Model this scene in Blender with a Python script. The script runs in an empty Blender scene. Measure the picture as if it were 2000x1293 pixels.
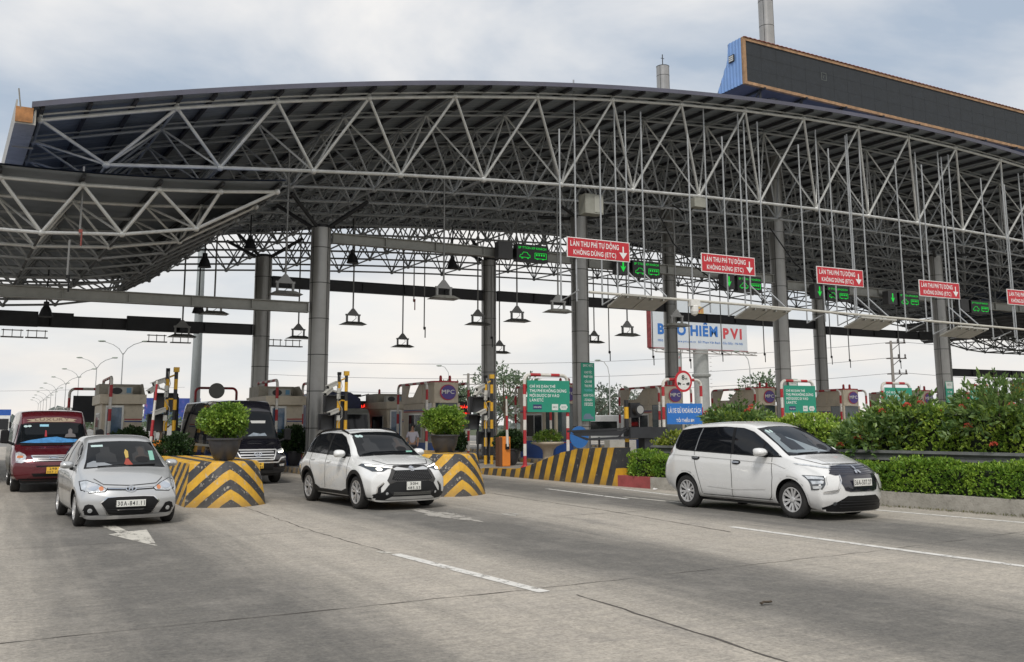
import bpy, bmesh, math, random
from mathutils import Vector, Matrix
from mathutils.bvhtree import BVHTree
random.seed(7)
S = bpy.context.scene
R = math.radians
sin, cos, pi = math.sin, math.cos, math.pi

# ---------------------------------------------------------------- camera
def make_camera():
    yaw, pitch, roll = R(27.8), math.atan(287/1850), R(0.25)
    fw = Vector((sin(yaw)*cos(pitch), cos(yaw)*cos(pitch), sin(pitch)))
    rt = Vector((cos(yaw), -sin(yaw), 0)); up = rt.cross(fw)
    ax = rt*cos(roll) - up*sin(roll); ay = rt*sin(roll) + up*cos(roll); az = -fw
    m = Matrix(((ax.x, ay.x, az.x, -10.32), (ax.y, ay.y, az.y, -35.5), (ax.z, ay.z, az.z, 1.7), (0, 0, 0, 1)))
    cd = bpy.data.cameras.new('camera'); c = bpy.data.objects.new('camera', cd)
    S.collection.objects.link(c); c.matrix_world = m
    cd.sensor_width = 36; cd.lens = 36*1850/2000; cd.shift_y = -103.5/2000
    cd.clip_start = .1; cd.clip_end = 5000
    S.camera = c
make_camera()
S.view_settings.view_transform = 'Standard'; S.view_settings.look = 'None'
S.view_settings.exposure = 0.55; S.view_settings.gamma = 1
SUN_EL, SUN_AZ = 52, 215      # degrees; azimuth clockwise from +Y

def make_world():
    w = bpy.data.worlds.new('World'); S.world = w; w.use_nodes = True
    nt = w.node_tree; N = nt.nodes; L = nt.links; N.clear()
    out = N.new('ShaderNodeOutputWorld')
    sky = N.new('ShaderNodeTexSky'); sky.sky_type = 'NISHITA'; sky.sun_disc = False
    sky.sun_elevation = R(SUN_EL); sky.sun_rotation = R(SUN_AZ); sky.air_density = 1.3; sky.dust_density = 2.5
    b1 = N.new('ShaderNodeBackground'); b1.inputs[1].default_value = 0.085; L.new(sky.outputs[0], b1.inputs[0])
    tc = N.new('ShaderNodeTexCoord'); sp = N.new('ShaderNodeSeparateXYZ'); L.new(tc.outputs['Generated'], sp.inputs[0])
    ad = N.new('ShaderNodeMath'); ad.operation = 'ADD'; ad.inputs[1].default_value = .22; L.new(sp.outputs[2], ad.inputs[0])
    dv = N.new('ShaderNodeVectorMath'); dv.operation = 'DIVIDE'
    cb = N.new('ShaderNodeCombineXYZ'); cb.inputs[2].default_value = 1
    L.new(ad.outputs[0], cb.inputs[0]); L.new(ad.outputs[0], cb.inputs[1])
    L.new(tc.outputs['Generated'], dv.inputs[0]); L.new(cb.outputs[0], dv.inputs[1])
    n1 = N.new('ShaderNodeTexNoise'); n1.inputs['Scale'].default_value = 1.15; n1.inputs['Detail'].default_value = 7
    n1.inputs['Roughness'].default_value = .52; n1.inputs['Distortion'].default_value = .35
    L.new(dv.outputs[0], n1.inputs['Vector'])
    r1 = N.new('ShaderNodeValToRGB'); r1.color_ramp.elements[0].position = .40; r1.color_ramp.elements[1].position = .60
    r1.color_ramp.elements[0].color = (.31, .365, .44, 1); r1.color_ramp.elements[1].color = (.69, .67, .645, 1)
    L.new(n1.outputs[0], r1.inputs[0])
    r2 = N.new('ShaderNodeValToRGB'); e = r2.color_ramp.elements
    e[0].position = .0; e[0].color = (1, 1, 1, 1); e[1].position = .30; e[1].color = (0, 0, 0, 1)
    m1 = e.new(.10); m1.color = (.72, .72, .72, 1)
    L.new(sp.outputs[2], r2.inputs[0])
    n2 = N.new('ShaderNodeTexNoise'); n2.inputs['Scale'].default_value = 2.2; n2.inputs['Detail'].default_value = 4
    L.new(dv.outputs[0], n2.inputs['Vector'])
    r3 = N.new('ShaderNodeValToRGB'); r3.color_ramp.elements[0].position = .35; r3.color_ramp.elements[1].position = .7
    r3.color_ramp.elements[0].color = (.585, .59, .595, 1); r3.color_ramp.elements[1].color = (.70, .655, .61, 1)
    L.new(n2.outputs[0], r3.inputs[0])
    mx = N.new('ShaderNodeMixRGB'); L.new(r2.outputs[0], mx.inputs[0]); L.new(r1.outputs[0], mx.inputs[1]); L.new(r3.outputs[0], mx.inputs[2])
    b2 = N.new('ShaderNodeBackground'); b2.inputs[1].default_value = 1.0; L.new(mx.outputs[0], b2.inputs[0])
    ms = N.new('ShaderNodeMixShader'); ms.inputs[0].default_value = .90
    L.new(b1.outputs[0], ms.inputs[1]); L.new(b2.outputs[0], ms.inputs[2]); L.new(ms.outputs[0], out.inputs[0])
make_world()

def make_sun():
    ld = bpy.data.lights.new('sun', 'SUN'); ld.energy = 1.6; ld.angle = R(14); ld.color = (1, .955, .9)
    o = bpy.data.objects.new('sun', ld); S.collection.objects.link(o)
    a, e = R(SUN_AZ), R(SUN_EL)
    d = Vector((sin(a)*cos(e), cos(a)*cos(e), sin(e)))
    o.rotation_euler = d.to_track_quat('Z', 'Y').to_euler(); o.location = d*80
make_sun()

# ---------------------------------------------------------------- materials
_m = {}
def M(name, col=(.5, .5, .5), rough=.5, metal=0, var=0, vs=3, bump=0, bs=40, coat=0, emit=None, es=1, spec=.5, dirt=0, grime=0):
    if name in _m: return _m[name]
    m = bpy.data.materials.new(name); m.use_nodes = True; _m[name] = m
    nt = m.node_tree; N = nt.nodes; L = nt.links; p = N['Principled BSDF']
    p.inputs['Base Color'].default_value = (*col, 1); p.inputs['Roughness'].default_value = rough
    p.inputs['Metallic'].default_value = metal; p.inputs['Coat Weight'].default_value = coat
    p.inputs['Coat Roughness'].default_value = .04; p.inputs['Specular IOR Level'].default_value = spec
    if emit: p.inputs['Emission Color'].default_value = (*emit, 1); p.inputs['Emission Strength'].default_value = es
    tc = N.new('ShaderNodeTexCoord')
    if var or dirt or grime:
        n = N.new('ShaderNodeTexNoise'); n.inputs['Scale'].default_value = vs; n.inputs['Detail'].default_value = 6
        n.inputs['Roughness'].default_value = .62
        L.new(tc.outputs['Object'], n.inputs['Vector'])
        r = N.new('ShaderNodeValToRGB'); e = r.color_ramp.elements
        e[0].position = .3; e[1].position = .7
        a = 1-var; b = 1+var*.6
        e[0].color = (col[0]*a, col[1]*a, col[2]*a*.97, 1); e[1].color = (min(col[0]*b, 1), min(col[1]*b, 1), min(col[2]*b, 1), 1)
        L.new(n.outputs[0], r.inputs[0]); src = r.outputs[0]
        if dirt:
            n3 = N.new('ShaderNodeTexNoise'); n3.inputs['Scale'].default_value = vs*2.7; n3.inputs['Detail'].default_value = 8
            n3.inputs['Roughness'].default_value = .75
            L.new(tc.outputs['Object'], n3.inputs['Vector'])
            r3 = N.new('ShaderNodeValToRGB'); r3.color_ramp.elements[0].position = .52; r3.color_ramp.elements[1].position = .72
            L.new(n3.outputs[0], r3.inputs[0])
            mf = N.new('ShaderNodeMath'); mf.operation = 'MULTIPLY'; mf.inputs[1].default_value = dirt; L.new(r3.outputs[0], mf.inputs[0])
            mx = N.new('ShaderNodeMixRGB'); mx.inputs[2].default_value = (.09, .075, .06, 1)
            L.new(mf.outputs[0], mx.inputs[0]); L.new(src, mx.inputs[1]); src = mx.outputs[0]
        if grime:      # road dust thrown up on the lower body
            sz = N.new('ShaderNodeSeparateXYZ'); L.new(tc.outputs['Object'], sz.inputs[0])
            rz = N.new('ShaderNodeMapRange'); rz.inputs[1].default_value = .62; rz.inputs[2].default_value = .16; rz.inputs[3].default_value = .03; rz.inputs[4].default_value = 1; L.new(sz.outputs[2], rz.inputs[0])
            n4 = N.new('ShaderNodeTexNoise'); n4.inputs['Scale'].default_value = 5; n4.inputs['Detail'].default_value = 7; L.new(tc.outputs['Object'], n4.inputs['Vector'])
            g1 = N.new('ShaderNodeMath'); g1.operation = 'MULTIPLY'; L.new(rz.outputs[0], g1.inputs[0]); L.new(n4.outputs[0], g1.inputs[1])
            g2 = N.new('ShaderNodeMath'); g2.operation = 'MULTIPLY'; g2.inputs[1].default_value = grime; L.new(g1.outputs[0], g2.inputs[0])
            mx = N.new('ShaderNodeMixRGB'); mx.inputs[2].default_value = (.22, .19, .15, 1); L.new(g2.outputs[0], mx.inputs[0]); L.new(src, mx.inputs[1]); src = mx.outputs[0]
        L.new(src, p.inputs['Base Color'])
        mr = N.new('ShaderNodeMapRange'); mr.inputs[3].default_value = max(rough-.08, .02); mr.inputs[4].default_value = min(rough+.12, 1)
        L.new(n.outputs[0], mr.inputs[0]); L.new(mr.outputs[0], p.inputs['Roughness'])
    if bump:
        n = N.new('ShaderNodeTexNoise'); n.inputs['Scale'].default_value = bs; n.inputs['Detail'].default_value = 5
        L.new(tc.outputs['Object'], n.inputs['Vector'])
        b = N.new('ShaderNodeBump'); b.inputs['Strength'].default_value = bump; b.inputs['Distance'].default_value = .02
        L.new(n.outputs[0], b.inputs['Height']); L.new(b.outputs[0], p.inputs['Normal'])
    return m

def leafmat(name, dark, mid, light, trans=.25):
    if name in _m: return _m[name]
    m = bpy.data.materials.new(name); m.use_nodes = True; _m[name] = m
    nt = m.node_tree; N = nt.nodes; L = nt.links; p = N['Principled BSDF']; out = N['Material Output']
    g = N.new('ShaderNodeNewGeometry'); tc = N.new('ShaderNodeTexCoord')
    n = N.new('ShaderNodeTexNoise'); n.inputs['Scale'].default_value = 2.2; n.inputs['Detail'].default_value = 3
    L.new(tc.outputs['Object'], n.inputs['Vector'])
    a = N.new('ShaderNodeMath'); a.operation = 'MULTIPLY_ADD'; a.inputs[1].default_value = .55; L.new(g.outputs['Random Per Island'], a.inputs[0])
    s = N.new('ShaderNodeMath'); s.operation = 'MULTIPLY_ADD'; s.inputs[1].default_value = 1.5; s.inputs[2].default_value = -.40; L.new(n.outputs[0], s.inputs[0])
    L.new(s.outputs[0], a.inputs[2])
    r = N.new('ShaderNodeValToRGB'); e = r.color_ramp.elements
    e[0].position = .05; e[0].color = (*dark, 1); e[1].position = .95; e[1].color = (*light, 1); k = e.new(.5); k.color = (*mid, 1)
    L.new(a.outputs[0], r.inputs[0]); L.new(r.outputs[0], p.inputs['Base Color'])
    p.inputs['Roughness'].default_value = .45
    t = N.new('ShaderNodeBsdfTranslucent'); L.new(r.outputs[0], t.inputs[0])
    ms = N.new('ShaderNodeMixShader'); ms.inputs[0].default_value = trans
    L.new(p.outputs[0], ms.inputs[1]); L.new(t.outputs[0], ms.inputs[2]); L.new(ms.outputs[0], out.inputs[0])
    return m

# ---------------------------------------------------------------- helpers
class MB:
    def __init__(s): s.v = []; s.f = []; s.m = []
    def add(s, vs, fs, mi=0):
        o = len(s.v); s.v += [tuple(v) for v in vs]; s.f += [tuple(i+o for i in f) for f in fs]; s.m += [mi]*len(fs); return s
    def box(s, x0, x1, y0, y1, z0, z1, mi=0, mat=None):
        vs = [Vector((x, y, z)) for z in (z0, z1) for y in (y0, y1) for x in (x0, x1)]
        if mat: vs = [mat @ v for v in vs]
        return s.add(vs, [(0, 2, 3, 1), (4, 5, 7, 6), (0, 1, 5, 4), (2, 6, 7, 3), (0, 4, 6, 2), (1, 3, 7, 5)], mi)
    def tube(s, p, q, r, n=6, r2=None, mi=0, cap=True):
        p = Vector(p); q = Vector(q); d = (q-p)
        if d.length < 1e-6: return s
        d.normalize(); a = d.orthogonal().normalized(); b = d.cross(a); r2 = r if r2 is None else r2
        vs = []
        for c, rr in ((p, r), (q, r2)):
            for k in range(n):
                t = 2*pi*k/n; vs.append(c+a*(rr*cos(t))+b*(rr*sin(t)))
        fs = [(k, (k+1) % n, n+(k+1) % n, n+k) for k in range(n)]
        if cap: fs += [tuple(range(n-1, -1, -1)), tuple(range(n, 2*n))]
        return s.add(vs, fs, mi)
    def path(s, pts, r, n=6, bands=None, mi=0, radii=None):
        P = [Vector(p) for p in pts]; k = len(P); ring = []; prev = None
        for i in range(k):
            d = (P[min(i+1, k-1)]-P[max(i-1, 0)]).normalized()
            if prev is None: a = d.orthogonal().normalized()
            else: a = (prev-d*prev.dot(d)).normalized()
            prev = a; b = d.cross(a); rr = radii[i] if radii else r
            ring.append([P[i]+a*(rr*cos(2*pi*j/n))+b*(rr*sin(2*pi*j/n)) for j in range(n)])
        acc = 0
        for i in range(k-1):
            mm = mi
            if bands: mm = int(acc/bands) % 2
            acc += (P[i+1]-P[i]).length
            s.add(ring[i]+ring[i+1], [(j, (j+1) % n, n+(j+1) % n, n+j) for j in range(n)], mm)
        s.add(ring[0], [tuple(range(n-1, -1, -1))], mi); s.add(ring[-1], [tuple(range(n))], mi)
        return s
    def prism(s, poly, y0, y1, mi=0, axis='y', mat=None):
        # poly: (a,b) pairs; axis y -> (a,Y,b); axis x -> (X,a,b); axis z -> (a,b,Z)
        def f(a, b, c): return {'y': (a, c, b), 'x': (c, a, b), 'z': (a, b, c)}[axis]
        n = len(poly); vs = [Vector(f(a, b, y0)) for a, b in poly]+[Vector(f(a, b, y1)) for a, b in poly]
        if mat: vs = [mat @ v for v in vs]
        fs = [tuple(range(n)), tuple(range(2*n-1, n-1, -1))]+[(i, (i+1) % n, n+(i+1) % n, n+i) for i in range(n)]
        return s.add(vs, fs, mi)
    def lathe(s, prof, c=(0, 0, 0), n=16, mi=0, mat=None):
        vs = []; k = len(prof)
        for r, z in prof:
            for j in range(n):
                t = 2*pi*j/n; v = Vector((r*cos(t), r*sin(t), z))
                if mat: v = mat @ v
                vs.append(v+Vector(c))
        fs = [(i*n+j, i*n+(j+1) % n, (i+1)*n+(j+1) % n, (i+1)*n+j) for i in range(k-1) for j in range(n)]
        fs += [tuple(range(n-1, -1, -1)), tuple((k-1)*n+j for j in range(n))]
        return s.add(vs, fs, mi)
    def ball(s, c, r, n=8, mi=0, sz=1):
        return s.lathe([(r*max(sin(pi*i/6), .02), -r*cos(pi*i/6)*sz) for i in range(7)], c, n, mi)
    def quad(s, a, b, c, d, mi=0): return s.add([a, b, c, d], [(0, 1, 2, 3)], mi)
    def leaf(s, p, d, up, l, w, mi=0):
        d = d.normalized(); t = d.cross(up)
        if t.length < .01: t = d.orthogonal()
        t.normalize(); nn = t.cross(d)
        m = p+d*(l*.5)
        return s.add([p, m+t*w*.5+nn*(w*.15), p+d*l, m-t*w*.5+nn*(w*.15)], [(0, 1, 2, 3)], mi)
    def build(s, name, mats, parent=None, smooth=False, fixn=True):
        me = bpy.data.meshes.new(name); me.from_pydata(s.v, [], s.f)
        if not isinstance(mats, (list, tuple)): mats = [mats]
        for m in mats: me.materials.append(m)
        if len(mats) > 1: me.polygons.foreach_set('material_index', s.m)
        if fixn and len(s.f) < 60000:
            b = bmesh.new(); b.from_mesh(me); bmesh.ops.recalc_face_normals(b, faces=b.faces); b.to_mesh(me); b.free()
        if smooth: me.polygons.foreach_set('use_smooth', [True]*len(me.polygons))
        me.update()
        o = bpy.data.objects.new(name, me); S.collection.objects.link(o)
        if parent: o.parent = parent
        return o

def smoothang(o, ang=35):
    me = o.data; b = bmesh.new(); b.from_mesh(me)
    for e in b.edges:
        e.smooth = len(e.link_faces) == 2 and e.calc_face_angle(0) < R(ang)
    for f in b.faces: f.smooth = True
    b.to_mesh(me); b.free(); return o

def tag(o, label, cat, group=None, kind=None):
    o['label'] = label; o['category'] = cat
    if group: o['group'] = group
    if kind: o['kind'] = kind
    return o
def thing(name, label, cat, loc=(0, 0, 0), rz=0, group=None):
    o = bpy.data.objects.new(name, None); S.collection.objects.link(o)
    o.empty_display_size = .3; o.location = loc; o.rotation_euler = (0, 0, rz); tag(o, label, cat, group); return o
def struct(o): o['kind'] = 'structure'; return o
def dup(o, loc=None, label=None, rz=None, parent=None):
    c = o.copy(); S.collection.objects.link(c)
    if parent: c.parent = parent
    if loc is not None: c.location = loc
    if rz is not None: c.rotation_euler = (0, 0, rz)
    if label: c['label'] = label
    for ch in list(o.children):
        if ch.name.split('.')[0] in _skip: continue
        dup(ch, parent=c)
    return c
_skip = set()
def arc(c, r, a0, a1, n, f):
    return [f(c[0]+r*cos(R(a0+(a1-a0)*i/n)), c[1]+r*sin(R(a0+(a1-a0)*i/n))) for i in range(n+1)]
def densify(pts, step):
    P = [Vector(p) for p in pts]; out = [P[0]]
    for a, b in zip(P, P[1:]):
        n = max(1, int(round((b-a).length/step)))
        out += [a+(b-a)*((i+1)/n) for i in range(n)]
    return out

_gl = {}
def glyph(ch, bold):
    k = (ch, bold)
    if k not in _gl:
        cu = bpy.data.curves.new('t', 'FONT'); cu.body = ch; cu.size = 1; cu.offset = bold; cu.resolution_u = 3
        o = bpy.data.objects.new('t', cu); me = bpy.data.meshes.new_from_object(o)
        _gl[k] = ([tuple(x.co) for x in me.vertices], [tuple(p.vertices) for p in me.polygons])
        bpy.data.objects.remove(o); bpy.data.curves.remove(cu); bpy.data.meshes.remove(me)
    return _gl[k]
def text_verts(s, bold=0.0, mono=False):
    """capital lettering with the accents drawn as short strokes over plain letters"""
    import unicodedata
    V = []; F = []; x = 0.0; t = .075+bold
    def bar(a, b, w=t):
        (x0, y0), (x1, y1) = a, b; d = math.hypot(x1-x0, y1-y0) or 1; nx, ny = -(y1-y0)/d*w/2, (x1-x0)/d*w/2; o = len(V)
        V.extend([(x0-nx, y0-ny, 0), (x1-nx, y1-ny, 0), (x1+nx, y1+ny, 0), (x0+nx, y0+ny, 0)]); F.append((o, o+1, o+2, o+3))
    for ch in s:
        if ch == ' ': x += .26; continue
        base = 'D' if ch == 'Đ' else ch; dec = unicodedata.normalize('NFD', base); g, f = glyph(dec[0], bold)
        if not g: continue
        x0 = min(p[0] for p in g); x1 = max(p[0] for p in g)
        if ch in '0123456789' and mono: mid = (x0+x1)/2; x0, x1 = mid-.25, mid+.25
        h = max(p[1] for p in g); o = len(V)
        V.extend([(p[0]-x0+x, p[1], 0) for p in g]); F.extend([tuple(q+o for q in k) for k in f]); w = x1-x0; c = x+w/2
        if ch == 'Đ': bar((x-.07, .34), (x+.26, .34))
        y = h+.09
        for m in dec[1:]:
            if m == '\u0302': bar((c-.15, y), (c+.015, y+.12)); bar((c-.015, y+.12), (c+.15, y)); y += .19
            elif m == '\u0306': bar((c-.14, y+.1), (c-.06, y)); bar((c-.07, y), (c+.07, y)); bar((c+.06, y), (c+.14, y+.1)); y += .17
            elif m == '\u0323': bar((c-.05, -.15), (c+.05, -.15), .10)
            elif m == '\u031b': bar((x+w-.06, h-.06), (x+w+.05, h-.02)); bar((x+w+.04, h-.04), (x+w+.07, h+.10))
        for m in dec[1:]:
            if m == '\u0301': bar((c-.05, y), (c+.08, y+.13))
            elif m == '\u0300': bar((c-.08, y+.13), (c+.05, y))
            elif m == '\u0303': bar((c-.15, y), (c-.05, y+.08)); bar((c-.05, y+.08), (c+.05, y+.02)); bar((c+.05, y+.02), (c+.15, y+.10))
            elif m == '\u0309': bar((c-.06, y+.14), (c+.06, y+.14)); bar((c+.05, y+.15), (c+.05, y+.07)); bar((c+.05, y+.07), (c, y))
        x += w+.115+(.05 if '\u031b' in dec else 0)
    return V, F
def text_mb(mb, s, x0, z0, w, h, y, mi=0, bold=.012, mat=None, keep=False, mono=False):
    """lettering facing -Y: left x0, bottom z0, fitted to width w and height h"""
    v, f = text_verts(s, bold, mono)
    if not v: return mb
    ax = min(a[0] for a in v); bx = max(a[0] for a in v); ay = min(a[1] for a in v); by = max(a[1] for a in v)
    sx = w/(bx-ax); sy = h/(by-ay)
    if keep: sx = sy = min(sx, sy)
    vs = [Vector((x0+(a[0]-ax)*sx, y, z0+(a[1]-ay)*sy)) for a in v]
    if mat: vs = [mat @ q for q in vs]
    return mb.add(vs, f, mi)

# common materials
WHITE = M('white_paint', (.74, .73, .70), .5, var=.10, vs=4, dirt=.25)
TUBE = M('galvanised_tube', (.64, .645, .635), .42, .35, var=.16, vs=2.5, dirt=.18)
TUBED = M('shaded_tube', (.37, .385, .40), .5, .2, var=.2, vs=2)  # darker copy of the tube colour, canopy shade put into it
DARKST = M('dark_steel', (.035, .036, .04), .55, .3, var=.3, vs=3)
GREYST = M('grey_steel', (.30, .30, .28), .5, .3, var=.18, vs=1.5, dirt=.2)
RED = M('red_paint', (.42, .028, .035), .5, var=.2, vs=5, dirt=.2)
PWHITE = M('pipe_white_paint', (.66, .63, .58), .5, var=.15, vs=5, dirt=.3)
YEL = M('yellow_paint', (.72, .40, .025), .5, var=.15, vs=5, dirt=.25)
BLK = M('black_paint', (.022, .022, .024), .5, var=.3, vs=5)
BLKP = M('black_plastic', (.012, .012, .013), .45, var=.2, vs=8, spec=.2)
RUBBER = M('tyre_rubber', (.022, .021, .02), .8, var=.3, vs=20, bump=.3, bs=90)
CREAM = M('cream_panel', (.56, .49, .38), .5, var=.1, vs=2, dirt=.3)
BLUEP = M('blue_panel', (.02, .09, .36), .4, var=.15, vs=2, dirt=.15)
GLASS = M('window_glass', (.02, .025, .03), .06, spec=.7)
ALU = M('aluminium', (.62, .62, .60), .35, .6, var=.1)
CONC = M('concrete', (.34, .325, .295), .85, var=.2, vs=2.5, bump=.5, bs=30, dirt=.35)
POT = M('pot_glaze', (.045, .045, .05), .4, var=.25, vs=6, dirt=.2)
SOIL = M('soil', (.05, .035, .025), .95, bump=.6, bs=25)
LEAF = leafmat('leaf_green', (.035, .085, .012), (.13, .24, .028), (.33, .47, .07))
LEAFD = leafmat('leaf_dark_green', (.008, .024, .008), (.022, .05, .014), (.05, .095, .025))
LEAFY = leafmat('leaf_yellow_green', (.07, .11, .015), (.19, .25, .03), (.40, .43, .07))
LEAFI = leafmat('leaf_broad_green', (.03, .07, .018), (.09, .165, .045), (.21, .30, .08))
# ---------------------------------------------------------------- ground and road
def nodes(name):
    m = bpy.data.materials.new(name); m.use_nodes = True; _m[name] = m
    return m, m.node_tree.nodes, m.node_tree.links, m.node_tree.nodes['Principled BSDF']
def mth(N, L, op, a, b=None, c=None):
    n = N.new('ShaderNodeMath'); n.operation = op
    for i, x in enumerate((a, b, c)):
        if x is None: continue
        if isinstance(x, (int, float)): n.inputs[i].default_value = x
        else: L.new(x, n.inputs[i])
    return n.outputs[0]
def ramp(N, L, src, stops):
    r = N.new('ShaderNodeValToRGB'); e = r.color_ramp.elements
    while len(e) < len(stops): e.new(.5)
    for k, (p, c) in enumerate(stops):
        e[k].position = p; e[k].color = (*c, 1) if isinstance(c, tuple) else (c, c, c, 1)
    L.new(src, r.inputs[0]); return r.outputs[0]
def noise(N, L, vec, scale, det=5, rough=.6, dist=0):
    n = N.new('ShaderNodeTexNoise'); n.inputs['Scale'].default_value = scale; n.inputs['Detail'].default_value = det
    n.inputs['Roughness'].default_value = rough; n.inputs['Distortion'].default_value = dist
    L.new(vec, n.inputs['Vector']); return n.outputs[0]
def mix(N, L, f, a, b, t='MIX'):
    x = N.new('ShaderNodeMixRGB'); x.blend_type = t
    for i, q in enumerate((f, a, b)):
        if isinstance(q, (int, float)): x.inputs[i].default_value = q
        elif isinstance(q, tuple): x.inputs[i].default_value = (*q, 1)
        else: L.new(q, x.inputs[i])
    return x.outputs[0]
def mapping(N, L, vec, sc, loc=(0, 0, 0), rot=(0, 0, 0)):
    m = N.new('ShaderNodeMapping'); m.inputs['Scale'].default_value = sc; m.inputs['Location'].default_value = loc
    m.inputs['Rotation'].default_value = rot
    L.new(vec, m.inputs[0]); return m.outputs[0]

def road_material():
    m, N, L, p = nodes('worn_concrete_road')
    v = N.new('ShaderNodeTexCoord').outputs['Object']
    sp = N.new('ShaderNodeSeparateXYZ'); L.new(v, sp.inputs[0])
    big = noise(N, L, v, .22, 5, .6, .4); mid = noise(N, L, v, 1.4, 7, .68)
    fine = noise(N, L, v, 26, 6, .75)
    streak = noise(N, L, mapping(N, L, v, (2.6, .16, 1)), 1.0, 7, .66, .3)      # worn along the driving direction
    cross = noise(N, L, mapping(N, L, v, (.9, 9, 1)), 1.1, 6, .7, .5)           # brushed across
    x = mth(N, L, 'ADD', sp.outputs[0], mth(N, L, 'MULTIPLY', mth(N, L, 'SUBTRACT', big, .5), 1.0))
    # darkened wheel path per lane, 5.75 m apart
    w = mth(N, L, 'COSINE', mth(N, L, 'MULTIPLY', mth(N, L, 'ADD', x, 3.15), 2*pi/5.5))
    band = mth(N, L, 'MULTIPLY_ADD', w, .5, .5)
    band = mth(N, L, 'ADD', mth(N, L, 'MULTIPLY', mth(N, L, 'POWER', band, 1.5), .66), mth(N, L, 'MULTIPLY', streak, .66))
    band = mth(N, L, 'ADD', band, mth(N, L, 'MULTIPLY', mth(N, L, 'SUBTRACT', mid, .5), .35))
    c = ramp(N, L, band, [(.22, (.455, .415, .36)), (.42, (.375, .345, .30)), (.62, (.255, .238, .21)), (.88, (.15, .143, .13))])
    c = mix(N, L, .5, c, ramp(N, L, mid, [(.3, (.62, .62, .62)), (.7, (1.18, 1.16, 1.12))]), 'MULTIPLY')
    c = mix(N, L, .8, c, ramp(N, L, fine, [(.34, (.60, .60, .60)), (.66, (1.32, 1.32, 1.32))]), 'MULTIPLY')
    grit = noise(N, L, v, 9, 9, .82)
    c = mix(N, L, .7, c, ramp(N, L, grit, [(.36, (.66, .66, .67)), (.64, (1.26, 1.25, 1.23))]), 'MULTIPLY')
    c = mix(N, L, .35, c, ramp(N, L, cross, [(.35, (.7, .7, .7)), (.68, (1.3, 1.28, 1.22))]), 'MULTIPLY')
    # oil spots and small debris
    vo = N.new('ShaderNodeTexVoronoi'); vo.inputs['Scale'].default_value = 3.1; L.new(v, vo.inputs['Vector'])
    sp2 = ramp(N, L, vo.outputs['Distance'], [(.02, 1.0), (.055, 0.0)])
    rn = ramp(N, L, noise(N, L, v, 1.7, 3), [(.5, 0.0), (.62, 1.0)])
    c = mix(N, L, mth(N, L, 'MULTIPLY', mth(N, L, 'MULTIPLY', sp2, rn), .7), c, (.07, .06, .05))
    oil = ramp(N, L, noise(N, L, mapping(N, L, v, (1.2, .35, 1), (3, 7, 0)), .8, 5, .6), [(.60, 0.0), (.74, 1.0)])
    c = mix(N, L, mth(N, L, 'MULTIPLY', oil, .45), c, (.12, .115, .11))
    pale = ramp(N, L, noise(N, L, mapping(N, L, v, (1.0, .6, 1), (9, 2, 0)), 1.3, 8, .7), [(.50, 0.0), (.75, 1.0)])
    c = mix(N, L, mth(N, L, 'MULTIPLY', pale, .28), c, (.50, .46, .40))
    L.new(c, p.inputs['Base Color'])
    L.new(ramp(N, L, mid, [(.3, .66), (.7, .88)]), p.inputs['Roughness'])
    b = N.new('ShaderNodeBump'); b.inputs['Strength'].default_value = .6; b.inputs['Distance'].default_value = .015
    L.new(mth(N, L, 'ADD', fine, mth(N, L, 'MULTIPLY', cross, .6)), b.inputs['Height']); L.new(b.outputs[0], p.inputs['Normal'])
    return m

def worn_paint(name, col, wear=.5, sc=6):
    """road paint with holes worn through it"""
    m, N, L, p = nodes(name); out = N['Material Output']
    v = N.new('ShaderNodeTexCoord').outputs['Object']
    a = noise(N, L, v, sc, 8, .72); bb = noise(N, L, mapping(N, L, v, (3, .6, 1)), 3, 6, .7)
    k = mth(N, L, 'ADD', mth(N, L, 'MULTIPLY', a, .6), mth(N, L, 'MULTIPLY', bb, .4))
    msk = ramp(N, L, k, [(wear-.03, 0.0), (wear+.05, 1.0)])
    c = ramp(N, L, a, [(.3, tuple(q*.72 for q in col)), (.7, col)]); L.new(c, p.inputs['Base Color']); p.inputs['Roughness'].default_value = .7
    tr = N.new('ShaderNodeBsdfTransparent'); ms = N.new('ShaderNodeMixShader')
    L.new(msk, ms.inputs[0]); L.new(tr.outputs[0], ms.inputs[1]); L.new(p.outputs[0], ms.inputs[2]); L.new(ms.outputs[0], out.inputs[0])
    return m

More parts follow.
